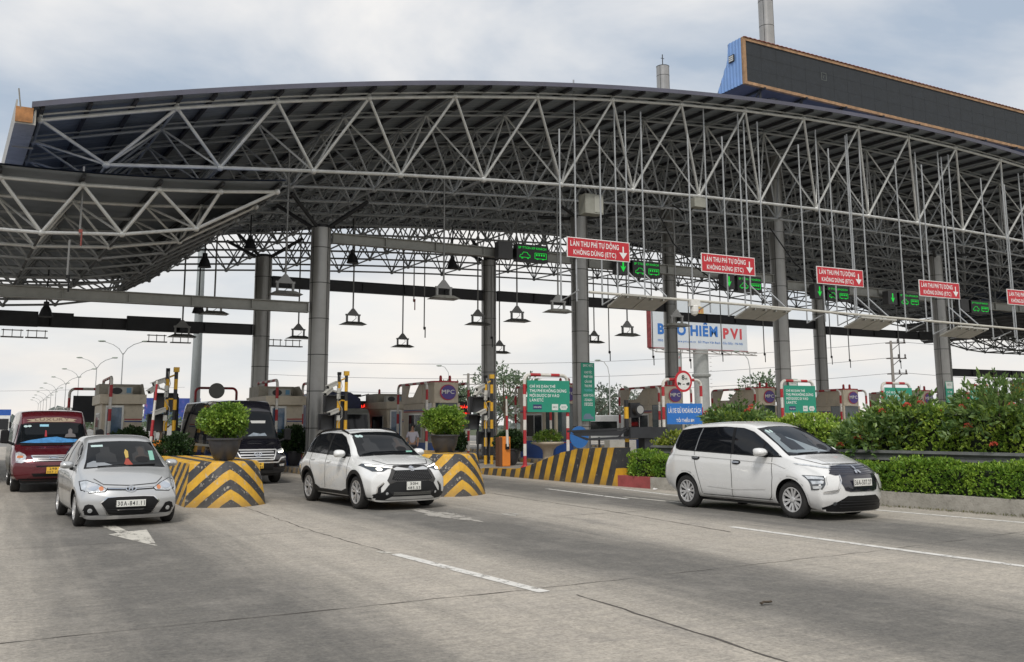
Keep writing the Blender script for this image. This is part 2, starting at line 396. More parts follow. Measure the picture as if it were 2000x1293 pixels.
def stripe_material(name, mode, period, k, off=0, chips=.66):
    """hazard paint; chevron: z + k|x| ; side: y + k z"""
    m, N, L, p = nodes(name)
    tc = N.new('ShaderNodeTexCoord'); v = tc.outputs['Object']
    sp = N.new('ShaderNodeSeparateXYZ'); L.new(v, sp.inputs[0])
    g = N.new('ShaderNodeNewGeometry'); gn = N.new('ShaderNodeSeparateXYZ'); L.new(g.outputs['Normal'], gn.inputs[0])
    wob = mth(N, L, 'MULTIPLY', mth(N, L, 'SUBTRACT', noise(N, L, v, 5, 3), .5), .03)
    if mode == 'chevron':
        ax = mth(N, L, 'ABSOLUTE', sp.outputs[0])
        curve = mth(N, L, 'MULTIPLY', mth(N, L, 'POWER', ax, 1.25), k)
        a = mth(N, L, 'ADD', sp.outputs[2], curve)
        b = mth(N, L, 'ADD', mth(N, L, 'MULTIPLY', sp.outputs[1], -.62), mth(N, L, 'MULTIPLY', sp.outputs[2], -.75))
        side = mth(N, L, 'GREATER_THAN', mth(N, L, 'ABSOLUTE', gn.outputs[0]), .93)
        val = mth(N, L, 'ADD', mth(N, L, 'MULTIPLY', a, mth(N, L, 'SUBTRACT', 1, side)), mth(N, L, 'MULTIPLY', b, side))
    else:
        val = mth(N, L, 'ADD', sp.outputs[1], mth(N, L, 'MULTIPLY', sp.outputs[2], k))
    val = mth(N, L, 'ADD', mth(N, L, 'ADD', val, wob), 40+off)
    fr = mth(N, L, 'FRACT', mth(N, L, 'DIVIDE', val, period))
    f = ramp(N, L, fr, [(0.0, 0.0), (.012, 1.0), (.5, 1.0), (.512, 0.0)])
    nz = noise(N, L, v, 2.5, 6, .65)
    yel = ramp(N, L, nz, [(.3, (.50, .27, .02)), (.7, (.76, .43, .03))]); blk = ramp(N, L, nz, [(.3, (.022, .022, .026)), (.7, (.06, .06, .062))])
    c = mix(N, L, f, blk, yel)
    ch = ramp(N, L, noise(N, L, v, 9, 7, .7), [(chips, 0.0), (chips+.03, 1.0)])
    c = mix(N, L, mth(N, L, 'MULTIPLY', ch, .8), c, (.42, .38, .31))
    dr = ramp(N, L, noise(N, L, mapping(N, L, v, (3, 3, .8)), 2, 6, .7), [(.5, 0.0), (.8, 1.0)])
    low = ramp(N, L, sp.outputs[2], [(0.0, 1.0), (.30, .0)])
    c = mix(N, L, mth(N, L, 'MULTIPLY', mth(N, L, 'MAXIMUM', dr, low), .5), c, (.10, .085, .065))
    L.new(c, p.inputs['Base Color']); p.inputs['Roughness'].default_value = .62
    bp = N.new('ShaderNodeBump'); bp.inputs['Strength'].default_value = .4; bp.inputs['Distance'].default_value = .01
    L.new(noise(N, L, v, 30, 4), bp.inputs['Height']); L.new(bp.outputs[0], p.inputs['Normal'])
    return m

def build_ground():
    GR = M('field_grass', (.06, .075, .03), .95, var=.4, vs=.05)
    mb = MB(); mb.quad((-2500, -400, -.02), (2500, -400, -.02), (2500, 4000, -.02), (-2500, 4000, -.02))
    struct(mb.build('ground', GR))
    mb = MB(); mb.quad((-60, -60, 0), (70, -60, 0), (70, 60, 0), (-60, 60, 0))
    struct(mb.build('toll_plaza_road', road_material()))
    ASP = M('far_asphalt', (.20, .195, .185), .85, var=.18, vs=.3)
    mb = MB(); mb.quad((-30, 60, 0), (60, 60, 0), (22, 1500, 0), (-22, 1500, 0)); struct(mb.build('motorway', ASP))
build_ground()

WP = worn_paint('worn_white_road_paint', (.72, .70, .65), .42)
WP2 = worn_paint('faded_white_road_paint', (.60, .57, .50), .44, 3.2)
WP3 = worn_paint('nearly_worn_off_road_paint', (.42, .395, .35), .45, 1.8)
def mark(name, pts, mat):
    mb = MB(); mb.add([(x, y, .005) for x, y in pts], [tuple(range(len(pts)))]); return struct(mb.build(name, mat))
def strip(name, pts, w, mat, z=.005, jit=0):
    mb = MB(); P = densify([(x, y, 0) for x, y in pts], .22 if jit else 1.0); vs = []
    for i, p in enumerate(P):
        d = (P[min(i+1, len(P)-1)]-P[max(i-1, 0)]).normalized(); n = Vector((-d.y, d.x, 0)); j = random.gauss(0, jit); ww = w*(1+(random.random()-.5)*(1.4 if jit else 0))
        for s in (-1, 1): vs.append((p.x+n.x*(s*ww/2+j), p.y+n.y*(s*ww/2+j), z))
    mb.add(vs, [(2*i, 2*i+1, 2*i+3, 2*i+2) for i in range(len(P)-1)]); return struct(mb.build(name, mat))
def build_markings():
    strip('lane_marking', [(-5.62, -23.2), (-5.32, -26.7)], .15, WP)
    strip('lane_marking', [(-5.72, -22.85), (-5.66, -23.1)], .12, WP2)
    strip('lane_marking', [(.50, -22.8), (.52, -26), (.62, -31)], .15, WP)
    strip('edge_line', [(4.25, -11.9), (4.3, -14), (4.05, -16.4), (4.6, -19.5), (5.02, -21.6), (5.25, -24.8), (5.6, -30)], .15, WP)
    strip('lane_marking', [(2.62, -12.9), (2.42, -17)], .12, WP)
    strip('lane_marking', [(2.72, -16.4), (2.85, -18.6)], .12, WP2)
    # worn arrows
    mark('road_arrow', [(-8.15, -18.3), (-8.30, -20.75), (-8.78, -18.75), (-8.62, -18.6), (-8.78, -17.2), (-8.55, -17.2), (-8.45, -18.45)], WP2)
    mark('road_arrow', [(-2.35, -17.6), (-2.75, -20.1), (-3.2, -18.2), (-3.0, -18.1), (-2.95, -16.9), (-2.7, -16.9), (-2.72, -17.9)], WP3)
    mark('road_arrow', [(-1.62, -18.6), (-1.42, -18.9), (-1.75, -19.35), (-1.85, -18.9)], WP3)
    J = M('joint_tar', (.09, .08, .07), .9, var=.3, vs=8)
    for p, w in (([(-14, -26.7), (-5.35, -26.5)], .022), ([(-5.33, -26.5), (.4, -26.1), (5.2, -25.5)], .012), ([(-5.1, -27), (-5.15, -28.5), (-5.25, -31)], .028),
                 ([(.62, -13.3), (.45, -16), (.36, -19.5), (-.02, -23.4)], .03), ([(-1.45, -19.75), (.4, -19.65)], .018), ([(-14, -20.1), (-5.8, -19.9)], .012),
                 ([(-5.75, -14), (-5.8, -20), (-5.65, -22.9)], .02), ([(.4, -19.65), (4.8, -19.4)], .012), ([(-5.6, -19.8), (-1.6, -19.7)], .012)):
        strip('pavement_joint', p, w*.75, J, .004, .012)
build_markings()

# ---------------------------------------------------------------- islands, kerbs, hazard noses
def build_islands():
    SIDE = stripe_material('kerb_hazard_paint', 'side', .62, .5, 0, .47)
    TOP = M('island_paving', (.27, .25, .22), .9, var=.25, vs=2, bump=.4, bs=20, dirt=.4)
    for n in range(-2, 9):
        x = 5.9*n
        y0 = -9.6 if n < 1 else -5.2
        hw = 1.0 if n < 1 else 1.4
        if n == 1: continue
        mb = MB(); mb.prism([(x-hw, y0), (x+hw, y0), (x+hw, 26), (x-hw, 26)], 0, .2, axis='z')
        mb.m = [1 if i < 2 else 0 for i in range(len(mb.f))]
        struct(mb.build('toll_island', [SIDE, TOP]))
    mb = MB(); mb.prism([(4.45, -5.2), (4.6, -8.4), (8.3, -8.4), (8.3, 26), (4.5, 26)], 0, .2, axis='z')
    mb.m = [1 if i < 2 else 0 for i in range(len(mb.f))]
    struct(mb.build('toll_island', [SIDE, TOP]))
    # chevron noses
    CHEV = stripe_material('chevron_paint', 'chevron', .41, .95, .02, .585)
    for n, lab in ((-1, 'black and yellow chevron concrete crash block behind the silver hatchback'),
                   (0, 'black and yellow chevron concrete crash block beside the white crossover')):
        x = 5.9*n-(.12 if n else .46)
        mb = MB(); N1 = 15
        prof = []
        for k in range(N1+1):
            a = -1+2*k/N1; prof.append((a, 1-abs(a)**2.1))
        yb = 1.05
        bot = [(a*.86, -yb*.55*b) for a, b in prof]; top = [(a*.74, .30-yb*.50*b) for a, b in prof]
        vs = []; H = [0, .3, .62, .94]
        for i, h in enumerate(H):
            t = h/.94; bul = .05*sin(pi*t)
            for (ax_, ay_), (bx_, by_) in zip(bot, top): vs.append((ax_+(bx_-ax_)*t, ay_+(by_-ay_)*t-bul*.6, h))
            for s in (1, -1): vs.append((s*(.92-.14*t), 5.0, h))
        w = N1+3
        fs = [(i*w+j, i*w+(j+1) % w, (i+1)*w+(j+1) % w, (i+1)*w+j) for i in range(3) for j in range(w)]
        fs.append(tuple(3*w+j for j in range(w)))
        mb.add(vs, fs); o = mb.build('crash_block', CHEV); o.location = (x, -14.0 if n else -13.7, 0); o.scale = (1, 1, 1 if n else 1.06)
        b = o.modifiers.new('bevel', 'BEVEL'); b.width = .05; b.segments = 3; b.limit_method = 'ANGLE'; b.angle_limit = R(40)
        tag(o, lab, 'crash block', 'chevron crash blocks at the island noses')
    # striped ramped wall
    WS = stripe_material('wall_hazard_paint', 'side', .60, .42, .1, .63)
    mb = MB()
    poly = [(-5.2, 0), (-5.2, .22), (-7.4, .26), (-8.2, .38), (-9.2, .62), (-10.2, .86), (-11.1, .99), (-12.4, 1.05), (-13.0, 1.06), (-13.0, 0)]
    vs = []; n = len(poly)
    for dx in (0, .5):
        for y, z in poly: vs.append((4.45+(-5.2-y)*.045+dx, y, z))
    mb.add(vs, [tuple(range(n)), tuple(range(2*n-1, n-1, -1))]+[(i, (i+1) % n, n+(i+1) % n, n+i) for i in range(n)])
    tag(mb.build('striped_wall', WS), 'black and yellow diagonally striped ramped concrete wall left of the hedge', 'wall')
    # planter kerb along the hedge
    K = M('kerb_concrete', (.36, .34, .30), .9, var=.22, vs=3, bump=.5, bs=25, dirt=.55)
    KR = M('faded_red_kerb', (.33, .07, .07), .8, var=.25, vs=4, bump=.3, bs=25, dirt=.4)
    pts = [(4.85, -13.0), (4.98, -14.35), (5.15, -16.5), (5.6, -19.5), (5.93, -21.3), (6.22, -24.2), (6.7, -28), (7.3, -34)]
    mb = MB()
    for i, ((ax_, ay_), (bx_, by_)) in enumerate(zip(pts, pts[1:])):
        h = .30; q = [(ax_, ay_), (bx_, by_-0.0), (bx_+.22, by_), (ax_+.22, ay_)]
        mb.prism(q, 0, h, 1 if i == 0 else 0, 'z')
    mb.prism([(5.3, -13.2), (5.5, -14.5), (5.7, -16.5), (6.1, -19.5), (6.4, -21.3), (6.8, -24.2), (7.3, -28), (7.9, -34), (14, -34), (12, -13.2)], .005, .24, 2, 'z')
    struct(mb.build('planter_kerb', [K, KR, SOIL]))
build_islands()
# ---------------------------------------------------------------- main canopy: space frame arch
XC = 24.55
def zt(x): return 14.98-.00385*(x-XC)**2
def zb(x): return 11.27-.00158*(x-XC)**2
_l = [-10.07, -6.39, -3.35, -.28, 2.9, 6.22, 9.56, 12.9, 16.25, 19.58, 22.9]
TX = _l+[2*XC-x for x in reversed(_l)]
BX = [(a+b)/2+.1 for a, b in zip(TX, TX[1:])]
SH = -.055
TYs = [-6.2+2.38*j for j in range(12)]; BYs = [-5.0+2.38*j for j in range(11)]
def tn(i, j): return Vector((TX[i]+SH*(TYs[j]+6.2), TYs[j], zt(TX[i])))
def bn(i, j): return Vector((BX[i]+SH*(BYs[j]+6.2), BYs[j], zb(BX[i])))

def build_canopy():
    root = thing('toll_canopy', 'huge arched grey space frame canopy spanning every toll lane', 'canopy', (0, 0, 0))
    nt_, nb = len(TX), len(BX)
    for j in range(12):
        mb = MB(); r = .060 if j == 0 else .05; n = 8 if j < 2 else 5
        for i in range(nt_-1): mb.tube(tn(i, j), tn(i+1, j), r, n)
        for i in range(nt_):
            mb.ball(tn(i, j), .11, 8 if j < 3 else 5)
            mb.tube(tn(i, j), tn(i, j)+Vector((0, 0, .20)), .05, 5)
        # secondary rail under the sheet
        for i in range(nt_-1):
            a, b = tn(i, j)+Vector((0, 0, .155)), tn(i+1, j)+Vector((0, 0, .155)); mb.tube(a, b, .035, 4)
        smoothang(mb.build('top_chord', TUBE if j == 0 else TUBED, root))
    for j in range(11):
        mb = MB(); r = .062 if j == 0 else .052; n = 8 if j < 2 else 5
        for i in range(nb-1): mb.tube(bn(i, j), bn(i+1, j), r, n)
        for i in range(nb): mb.ball(bn(i, j), .12, 8 if j < 3 else 5)
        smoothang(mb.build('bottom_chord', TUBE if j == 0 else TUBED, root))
    for j in range(11):          # web members rising from bottom row j to top rows j and j+1
        for s in (0, 1):
            mb = MB(); front = j == 0 and s == 0
            for i in range(nb):
                for k in (0, 1): mb.tube(bn(i, j), tn(i+k, j+s), .052 if front else .038, 8 if front else 5, cap=False)
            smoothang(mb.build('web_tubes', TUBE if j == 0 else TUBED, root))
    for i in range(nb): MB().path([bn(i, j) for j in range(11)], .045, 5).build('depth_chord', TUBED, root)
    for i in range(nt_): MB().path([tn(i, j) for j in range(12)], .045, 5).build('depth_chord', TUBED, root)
    # purlins along the depth
    PUR = M('purlin_steel', (.05, .05, .058), .6, .2, var=.3, vs=1)
    mb = MB(); xs = []
    for i in range(nt_-1):
        for k in range(3): xs.append(TX[i]+(TX[i+1]-TX[i])*k/3)
    xs.append(TX[-1])
    for x in xs:
        y0, y1 = -6.75, 21.2; z = zt(x)+.24
        a = Vector((x+SH*(y0+6.2), y0, z)); b = Vector((x+SH*(y1+6.2), y1, z))
        mb.add([a+Vector((dx, 0, dz)) for dx, dz in ((-.045, -.09), (.045, -.09), (.045, .045), (-.045, .045))]+[b+Vector((dx, 0, dz)) for dx, dz in ((-.045, -.09), (.045, -.09), (.045, .045), (-.045, .045))],
               [(0, 1, 2, 3), (4, 7, 6, 5), (0, 4, 5, 1), (1, 5, 6, 2), (2, 6, 7, 3), (3, 7, 4, 0)])
    mb.build('purlin', PUR, root)
    # corrugated sheet: ribs run across, so the fine lines read along the arch
    SHEET = M('roof_sheet_underside', (.28, .31, .345), .45, .35, var=.22, vs=.8)
    SHT = M('roof_sheet_top', (.16, .20, .33), .5, .2, var=.15, vs=.6)
    mb = MB(); X = []; x = TX[0]-.25
    while x < TX[-1]+.25: X.append(x); x += 1.1
    X.append(TX[-1]+.25); Y = []; y = -6.85; k = 0
    while y < 21.4: Y.append((y, .028 if k % 2 else 0)); y += .16; k += 1
    for side, dz, mi in ((0, 0, 0), (1, .045, 1)):
        vs = [(x+SH*(y+6.2), y, zt(x)+.29+c+dz) for x in X for y, c in Y]
        ny = len(Y)
        mb.add(vs, [(i*ny+j, (i+1)*ny+j, (i+1)*ny+j+1, i*ny+j+1) for i in range(len(X)-1) for j in range(ny-1)], mi)
    mb.build('roof_sheet', [SHEET, SHT], root, fixn=False)
    # turned-up front lip
    mb = MB()
    for a, b in zip(X, X[1:]):
        mb.add([(a, -6.9, zt(a)+.20), (b, -6.9, zt(b)+.20), (b, -6.9, zt(b)+.36), (a, -6.9, zt(a)+.36),
                (a, -6.87, zt(a)+.20), (b, -6.87, zt(b)+.20), (b, -6.87, zt(b)+.36), (a, -6.87, zt(a)+.36)],
               [(0, 1, 2, 3), (4, 7, 6, 5), (3, 2, 6, 7), (0, 4, 5, 1)])
    mb.build('eaves_flashing', M('dull_blue_flashing', (.11, .11, .145), .5, .3, var=.25, vs=.5, dirt=.3), root)
    # back fascia
    mb = MB(); mb.add([(x+SH*27.6, 21.45, zt(x)+dz) for x in X for dz in (-.05, .4)], [(2*i, 2*i+2, 2*i+3, 2*i+1) for i in range(len(X)-1)])
    o = mb.build('rear_fascia', M('rear_fascia_sheet', (.05, .05, .055), .6, var=.3), root); s = o.modifiers.new('s', 'SOLIDIFY'); s.thickness = .04
    # box gutter at the left end
    GUT = M('gutter_steel', (.42, .40, .36), .5, .4, var=.25, vs=1.2, dirt=.5)
    RUST = M('rusty_plate', (.42, .20, .08), .8, .1, var=.45, vs=4, dirt=.3)
    for s, x0 in ((-1, TX[0]-.42), (1, TX[-1]+.42)):
        mb = MB(); z0 = zt(TX[0])
        for (dx0, dx1, dz0, dz1) in ((-.26, .26, -.32, -.27), (-.26, -.22, -.27, .36), (.22, .26, -.27, .12)):
            for yy in range(10):
                ya = -6.7+2.38*yy; yb_ = ya+2.36; mb.add([(x0+dx+SH*(q+6), q, z0+dz) for q in (ya, yb_) for dz in (dz0, dz1) for dx in (dx0, dx1)], [(0, 1, 3, 2), (4, 6, 7, 5), (0, 4, 5, 1), (2, 3, 7, 6), (0, 2, 6, 4), (1, 5, 7, 3)])
        mb.box(x0-.22, x0+.22, -6.74, -6.70, z0-.27, z0+.16, 1)
        mb.tube((x0-.1, -6.72, z0+.1), (x0-.18, -6.9, z0+.62), .02, 5)
        for yy in (-4.2, -1.8, .6): mb.box(x0-.29, x0+.29, yy, yy+.07, z0-.35, z0-.30)
        mb.path([(x0-.26, -1.2, z0-.1), (x0-.6, -1.5, z0-.5), (x0-.7, -1.8, z0-1.1), (x0-.75, -1.8, z0-1.9)], .02, 5)
        mb.build('box_gutter', [GUT, RUST], root)
    return root
build_canopy()

# ---------------------------------------------------------------- low wing canopies at both ends
def build_wing(mirror, label):
    root = thing('wing_canopy', label, 'canopy', (0, 0, 0), group='low wing canopies at the ends of the arch')
    f = (lambda x: 2*XC-x) if mirror else (lambda x: x)
    tx = [-3.26, -5.0, -6.78, -8.86, -10.97, -13.1, -15.2, -17.3]; bx = [-5.54, -7.65, -9.8, -12.0, -14.1, -16.2]
    def z1(x): return 8.58+.0085*max(0, x+10.5)**2
    def z2(x): return 7.22+.031*max(0, x+9.9)**1.9
    Y1 = [-6.2+2.38*j for j in range(10)]; Y2 = [-5.6+2.38*j for j in range(9)]
    T = lambda i, j: Vector((f(tx[i])+SH*(Y1[j]+6.2), Y1[j], z1(tx[i])))
    B = lambda i, j: Vector((f(bx[i])+SH*(Y2[j]+6.2), Y2[j], z2(bx[i])))
    for j in range(10):
        mb = MB(); n = 8 if j < 2 else 5
        for i in range(7): mb.tube(T(i, j), T(i+1, j), .058, n)
        for i in range(8): mb.ball(T(i, j), .10, 8 if j < 3 else 5)
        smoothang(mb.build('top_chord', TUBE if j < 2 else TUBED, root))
    for j in range(9):
        mb = MB(); n = 8 if j < 2 else 5
        for i in range(5): mb.tube(B(i, j), B(i+1, j), .055, n)
        for i in range(6): mb.ball(B(i, j), .10, 8 if j < 3 else 5)
        mb.tube(B(0, j), T(0, j), .055, n)
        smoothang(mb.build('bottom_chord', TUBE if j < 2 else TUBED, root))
        for s in (0, 1):
            mb = MB()
            for i in range(6):
                for k in (1, 2): mb.tube(B(i, j), T(min(i+k, 7), j+s), .052 if j+s == 0 else .038, 8 if j+s == 0 else 5, cap=False)
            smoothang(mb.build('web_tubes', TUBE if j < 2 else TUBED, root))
    mb = MB()
    for i in range(6):
        for j in range(8): mb.tube(B(i, j), B(i, j+1), .04, 5, cap=False)
    for i in range(8): mb.tube(T(i, 0)+Vector((0, -.4, .16)), T(i, 9)+Vector((0, .4, .16)), .07, 4)
    mb.build('depth_tubes', DARKST, root)
    mb = MB(); X = [-3.1+(-14.4)*k/26 for k in range(27)]; Y = []; y = -6.75; k = 0
    while y < 15.9: Y.append((y, .035 if k % 2 else 0)); y += .15; k += 1
    ny = len(Y)
    for dz, mi in ((0, 0), (.05, 1)):
        vs = [(f(x)+SH*(y+6.2), y, z1(x)+.22+c+dz) for x in X for y, c in Y]
        mb.add(vs, [(i*ny+j, (i+1)*ny+j, (i+1)*ny+j+1, i*ny+j+1) for i in range(26) for j in range(ny-1)], mi)
    mb.build('roof_sheet', [_m['roof_sheet_underside'], _m['roof_sheet_top']], root, fixn=False)
    # side skirt of lapped sheets below the inner edge
    mb = MB()
    for k in range(6):
        x = -3.2-.37*k; z = z1(-3.26)+.1-.21*k
        a = Vector((f(x)+SH*0, -5.7, z)); b = Vector((f(x)+SH*21.5, 15.4, z))
        mb.tube(a, b, .05, 4)
        mb.add([a+Vector((0, .1, .02)), b+Vector((0, 0, .02)), b+Vector(((.3 if mirror else -.3), 0, -.17)), a+Vector(((.3 if mirror else -.3), .1, -.17))], [(0, 1, 2, 3)])
    mb.build('side_skirt', M('skirt_sheet', (.13, .13, .135), .5, .4, var=.3, vs=1), root)
    return root
build_wing(False, 'low left wing canopy of white tubes under a grey corrugated sheet')
build_wing(True, 'low right wing canopy, dark underside past the farthest column')

# ---------------------------------------------------------------- columns
def build_columns():
    CM = M('column_cladding', (.34, .335, .325), .34, .5, var=.16, vs=.7, dirt=.12)
    JN = M('column_joint', (.03, .03, .03), .7)
    data = []
    for n in range(-1, 6):
        for r, (y, dx) in enumerate(((0, 0), (8.28, -.28-.13*max(n, 0)))):
            h = {(0, 0): 9.3, (1, 0): 10.9, (2, 0): 24.7, (3, 0): 11.0, (0, 1): 9.45, (1, 1): 10.2, (2, 1): 22.9, (3, 1): 9.7}.get((n, r), 9.6)
            if r == 0 and n == -1: continue
            if n == -1: continue
            data.append((n, r, 11.8*n+dx, y, h))
    labs = {(0, 0): 'tall grey clad column behind the white crossover', (0, 1): 'grey column behind the black van and the left black sign board',
            (1, 0): 'grey column carrying the tall green banner', (1, 1): 'grey column behind the yellow and black camera poles of the second island',
            (2, 0): 'grey column that pierces the roof and rises behind the black screen', (2, 1): 'grey column under the billboard, rising through the roof as a mast with antenna',
            (3, 0): 'grey column with a narrow green banner above the right hedge', (3, 1): 'grey column between the green lane sign boards, right of the roof piercing one',
            (4, 0): 'grey front column beyond the right edge of the hedge', (4, 1): 'grey rear column past the green bannered one',
            (5, 0): 'farthest grey front column', (5, 1): 'farthest grey rear column'}
    for n, r, x, y, h in data:
        t = thing('canopy_column', labs[(n, r)], 'column', (x, y, 0), 0, 'columns carrying the canopy')
        rad = .385
        mb = MB(); mb.lathe([(rad, .2), (rad, h)], n=32); smoothang(mb.build('shaft', CM, t))
        mb = MB(); z = 1.6
        while z < h: mb.lathe([(rad+.004, z), (rad+.004, z+.028)], n=32); z += 1.38
        for a in (-62, 118): mb.box(-.012, .012, rad-.006, rad+.005, .2, h, 0, Matrix.Rotation(R(a+180), 4, 'Z'))
        for a in (28,): mb.box(-.012, .012, rad-.006, rad+.005, .2, h, 0, Matrix.Rotation(R(a+180), 4, 'Z'))
        mb.build('panel_joint', JN, t)
        if h < 20:
            mb = MB()
            for sx in (-1, 1):
                for sy in (-1, 1): mb.tube((.15*sx, .15*sy, h-.05), (1.5*sx, 1.1*sy, zb(min(max(x, BX[0]), BX[-1]))), .075, 8)
            mb.lathe([(.28, h-.02), (.28, h+.14)], n=16)
            mb.build('head_strut', DARKST, t)
        else:
            mb = MB(); mb.lathe([(rad+.01, h), (rad+.01, h+.03), (.05, h+.12)], n=24)
            if r: mb.tube((0, 0, h), (0, 0, h+.8), .03, 6); mb.tube((-.12, 0, h+.55), (.12, 0, h+.55), .02, 5)
            mb.build('mast_cap', DARKST, t)
build_columns()

# ---------------------------------------------------------------- box girders between the columns
def girder(x0, x1, y, z0, z1, label, mat, skew=0):
    t = thing('cross_girder', label, 'girder', ((x0+x1)/2, y, z0), 0, 'steel girders between the columns')
    L = (x1-x0)/2; h = z1-z0
    mb = MB(); mb.box(-L, L, -.05, .05, .03, h-.03)
    mb.build('web_plate', mat, t)
    mb = MB(); mb.box(-L, L, -.15, .15, 0, .03); mb.box(-L, L, -.15, .15, h-.03, h); mb.build('flange', mat, t)
    n = max(2, int(2*L/2.05))
    for k in range(n+1):
        x = -L+.04+(2*L-.08)*k/n; MB().box(x-.015, x+.015, -.14, -.052, .032, h-.032).build('stiffener', mat, t)
    return t
def build_girders():
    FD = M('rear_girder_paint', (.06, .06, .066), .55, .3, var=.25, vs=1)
    girder(.42, 11.38, 0, 8.76, 9.16, 'upper grey girder between the crossover column and the bannered column', GREYST)
    girder(12.22, 23.18, 0, 8.66, 9.10, 'upper grey girder right of the green bannered column', GREYST)
    girder(24.02, 34.98, 0, 8.40, 8.86, 'upper grey girder behind the third red lane sign', GREYST)
    girder(35.82, 46.8, 0, 8.2, 8.64, 'upper grey girder behind the fourth red lane sign', GREYST)
    girder(-17.5, -.42, 0, 5.98, 6.38, 'lower pale grey girder at the left of the front columns', GREYST)
    girder(47.6, 62, 0, 5.5, 5.9, 'lower front girder at the far right end', GREYST)
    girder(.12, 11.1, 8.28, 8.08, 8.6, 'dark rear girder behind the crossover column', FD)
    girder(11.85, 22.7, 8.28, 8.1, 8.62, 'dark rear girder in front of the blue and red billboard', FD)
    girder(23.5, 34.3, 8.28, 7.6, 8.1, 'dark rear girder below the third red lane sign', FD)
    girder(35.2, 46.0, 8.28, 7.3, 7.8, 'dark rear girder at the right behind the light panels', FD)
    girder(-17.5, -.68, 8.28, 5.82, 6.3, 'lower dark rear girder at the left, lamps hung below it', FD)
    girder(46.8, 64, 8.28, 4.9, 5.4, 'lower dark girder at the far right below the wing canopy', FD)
    # dark signal cabinets bolted on the left rear girder
    t = 0
    for x, w, h, lab in ((-10.6, 2.2, .62, 'dark cabinet bolted on the left end of the rear girder'), (-8.6, .85, .6, 'small dark cabinet beside the left end cabinet'),
                         (-5.0, 2.2, .62, 'long dark cabinet on the rear girder near the black van'), (-3.6, 1.0, .5, 'dark cabinet hung right of the long cabinet')):
        mb = MB(); mb.box(-w/2, w/2, -.12, .12, -h/2, h/2); mb.box(-w/2+.04, w/2-.04, -.15, -.12, -h/2+.04, h/2-.04)
        o = mb.build('girder_cabinet', DARKST); o.location = (x, 7.9, 6.08 if h > .55 else 6.0); tag(o, lab, 'cabinet', 'dark cabinets on the left rear girder')
build_girders()

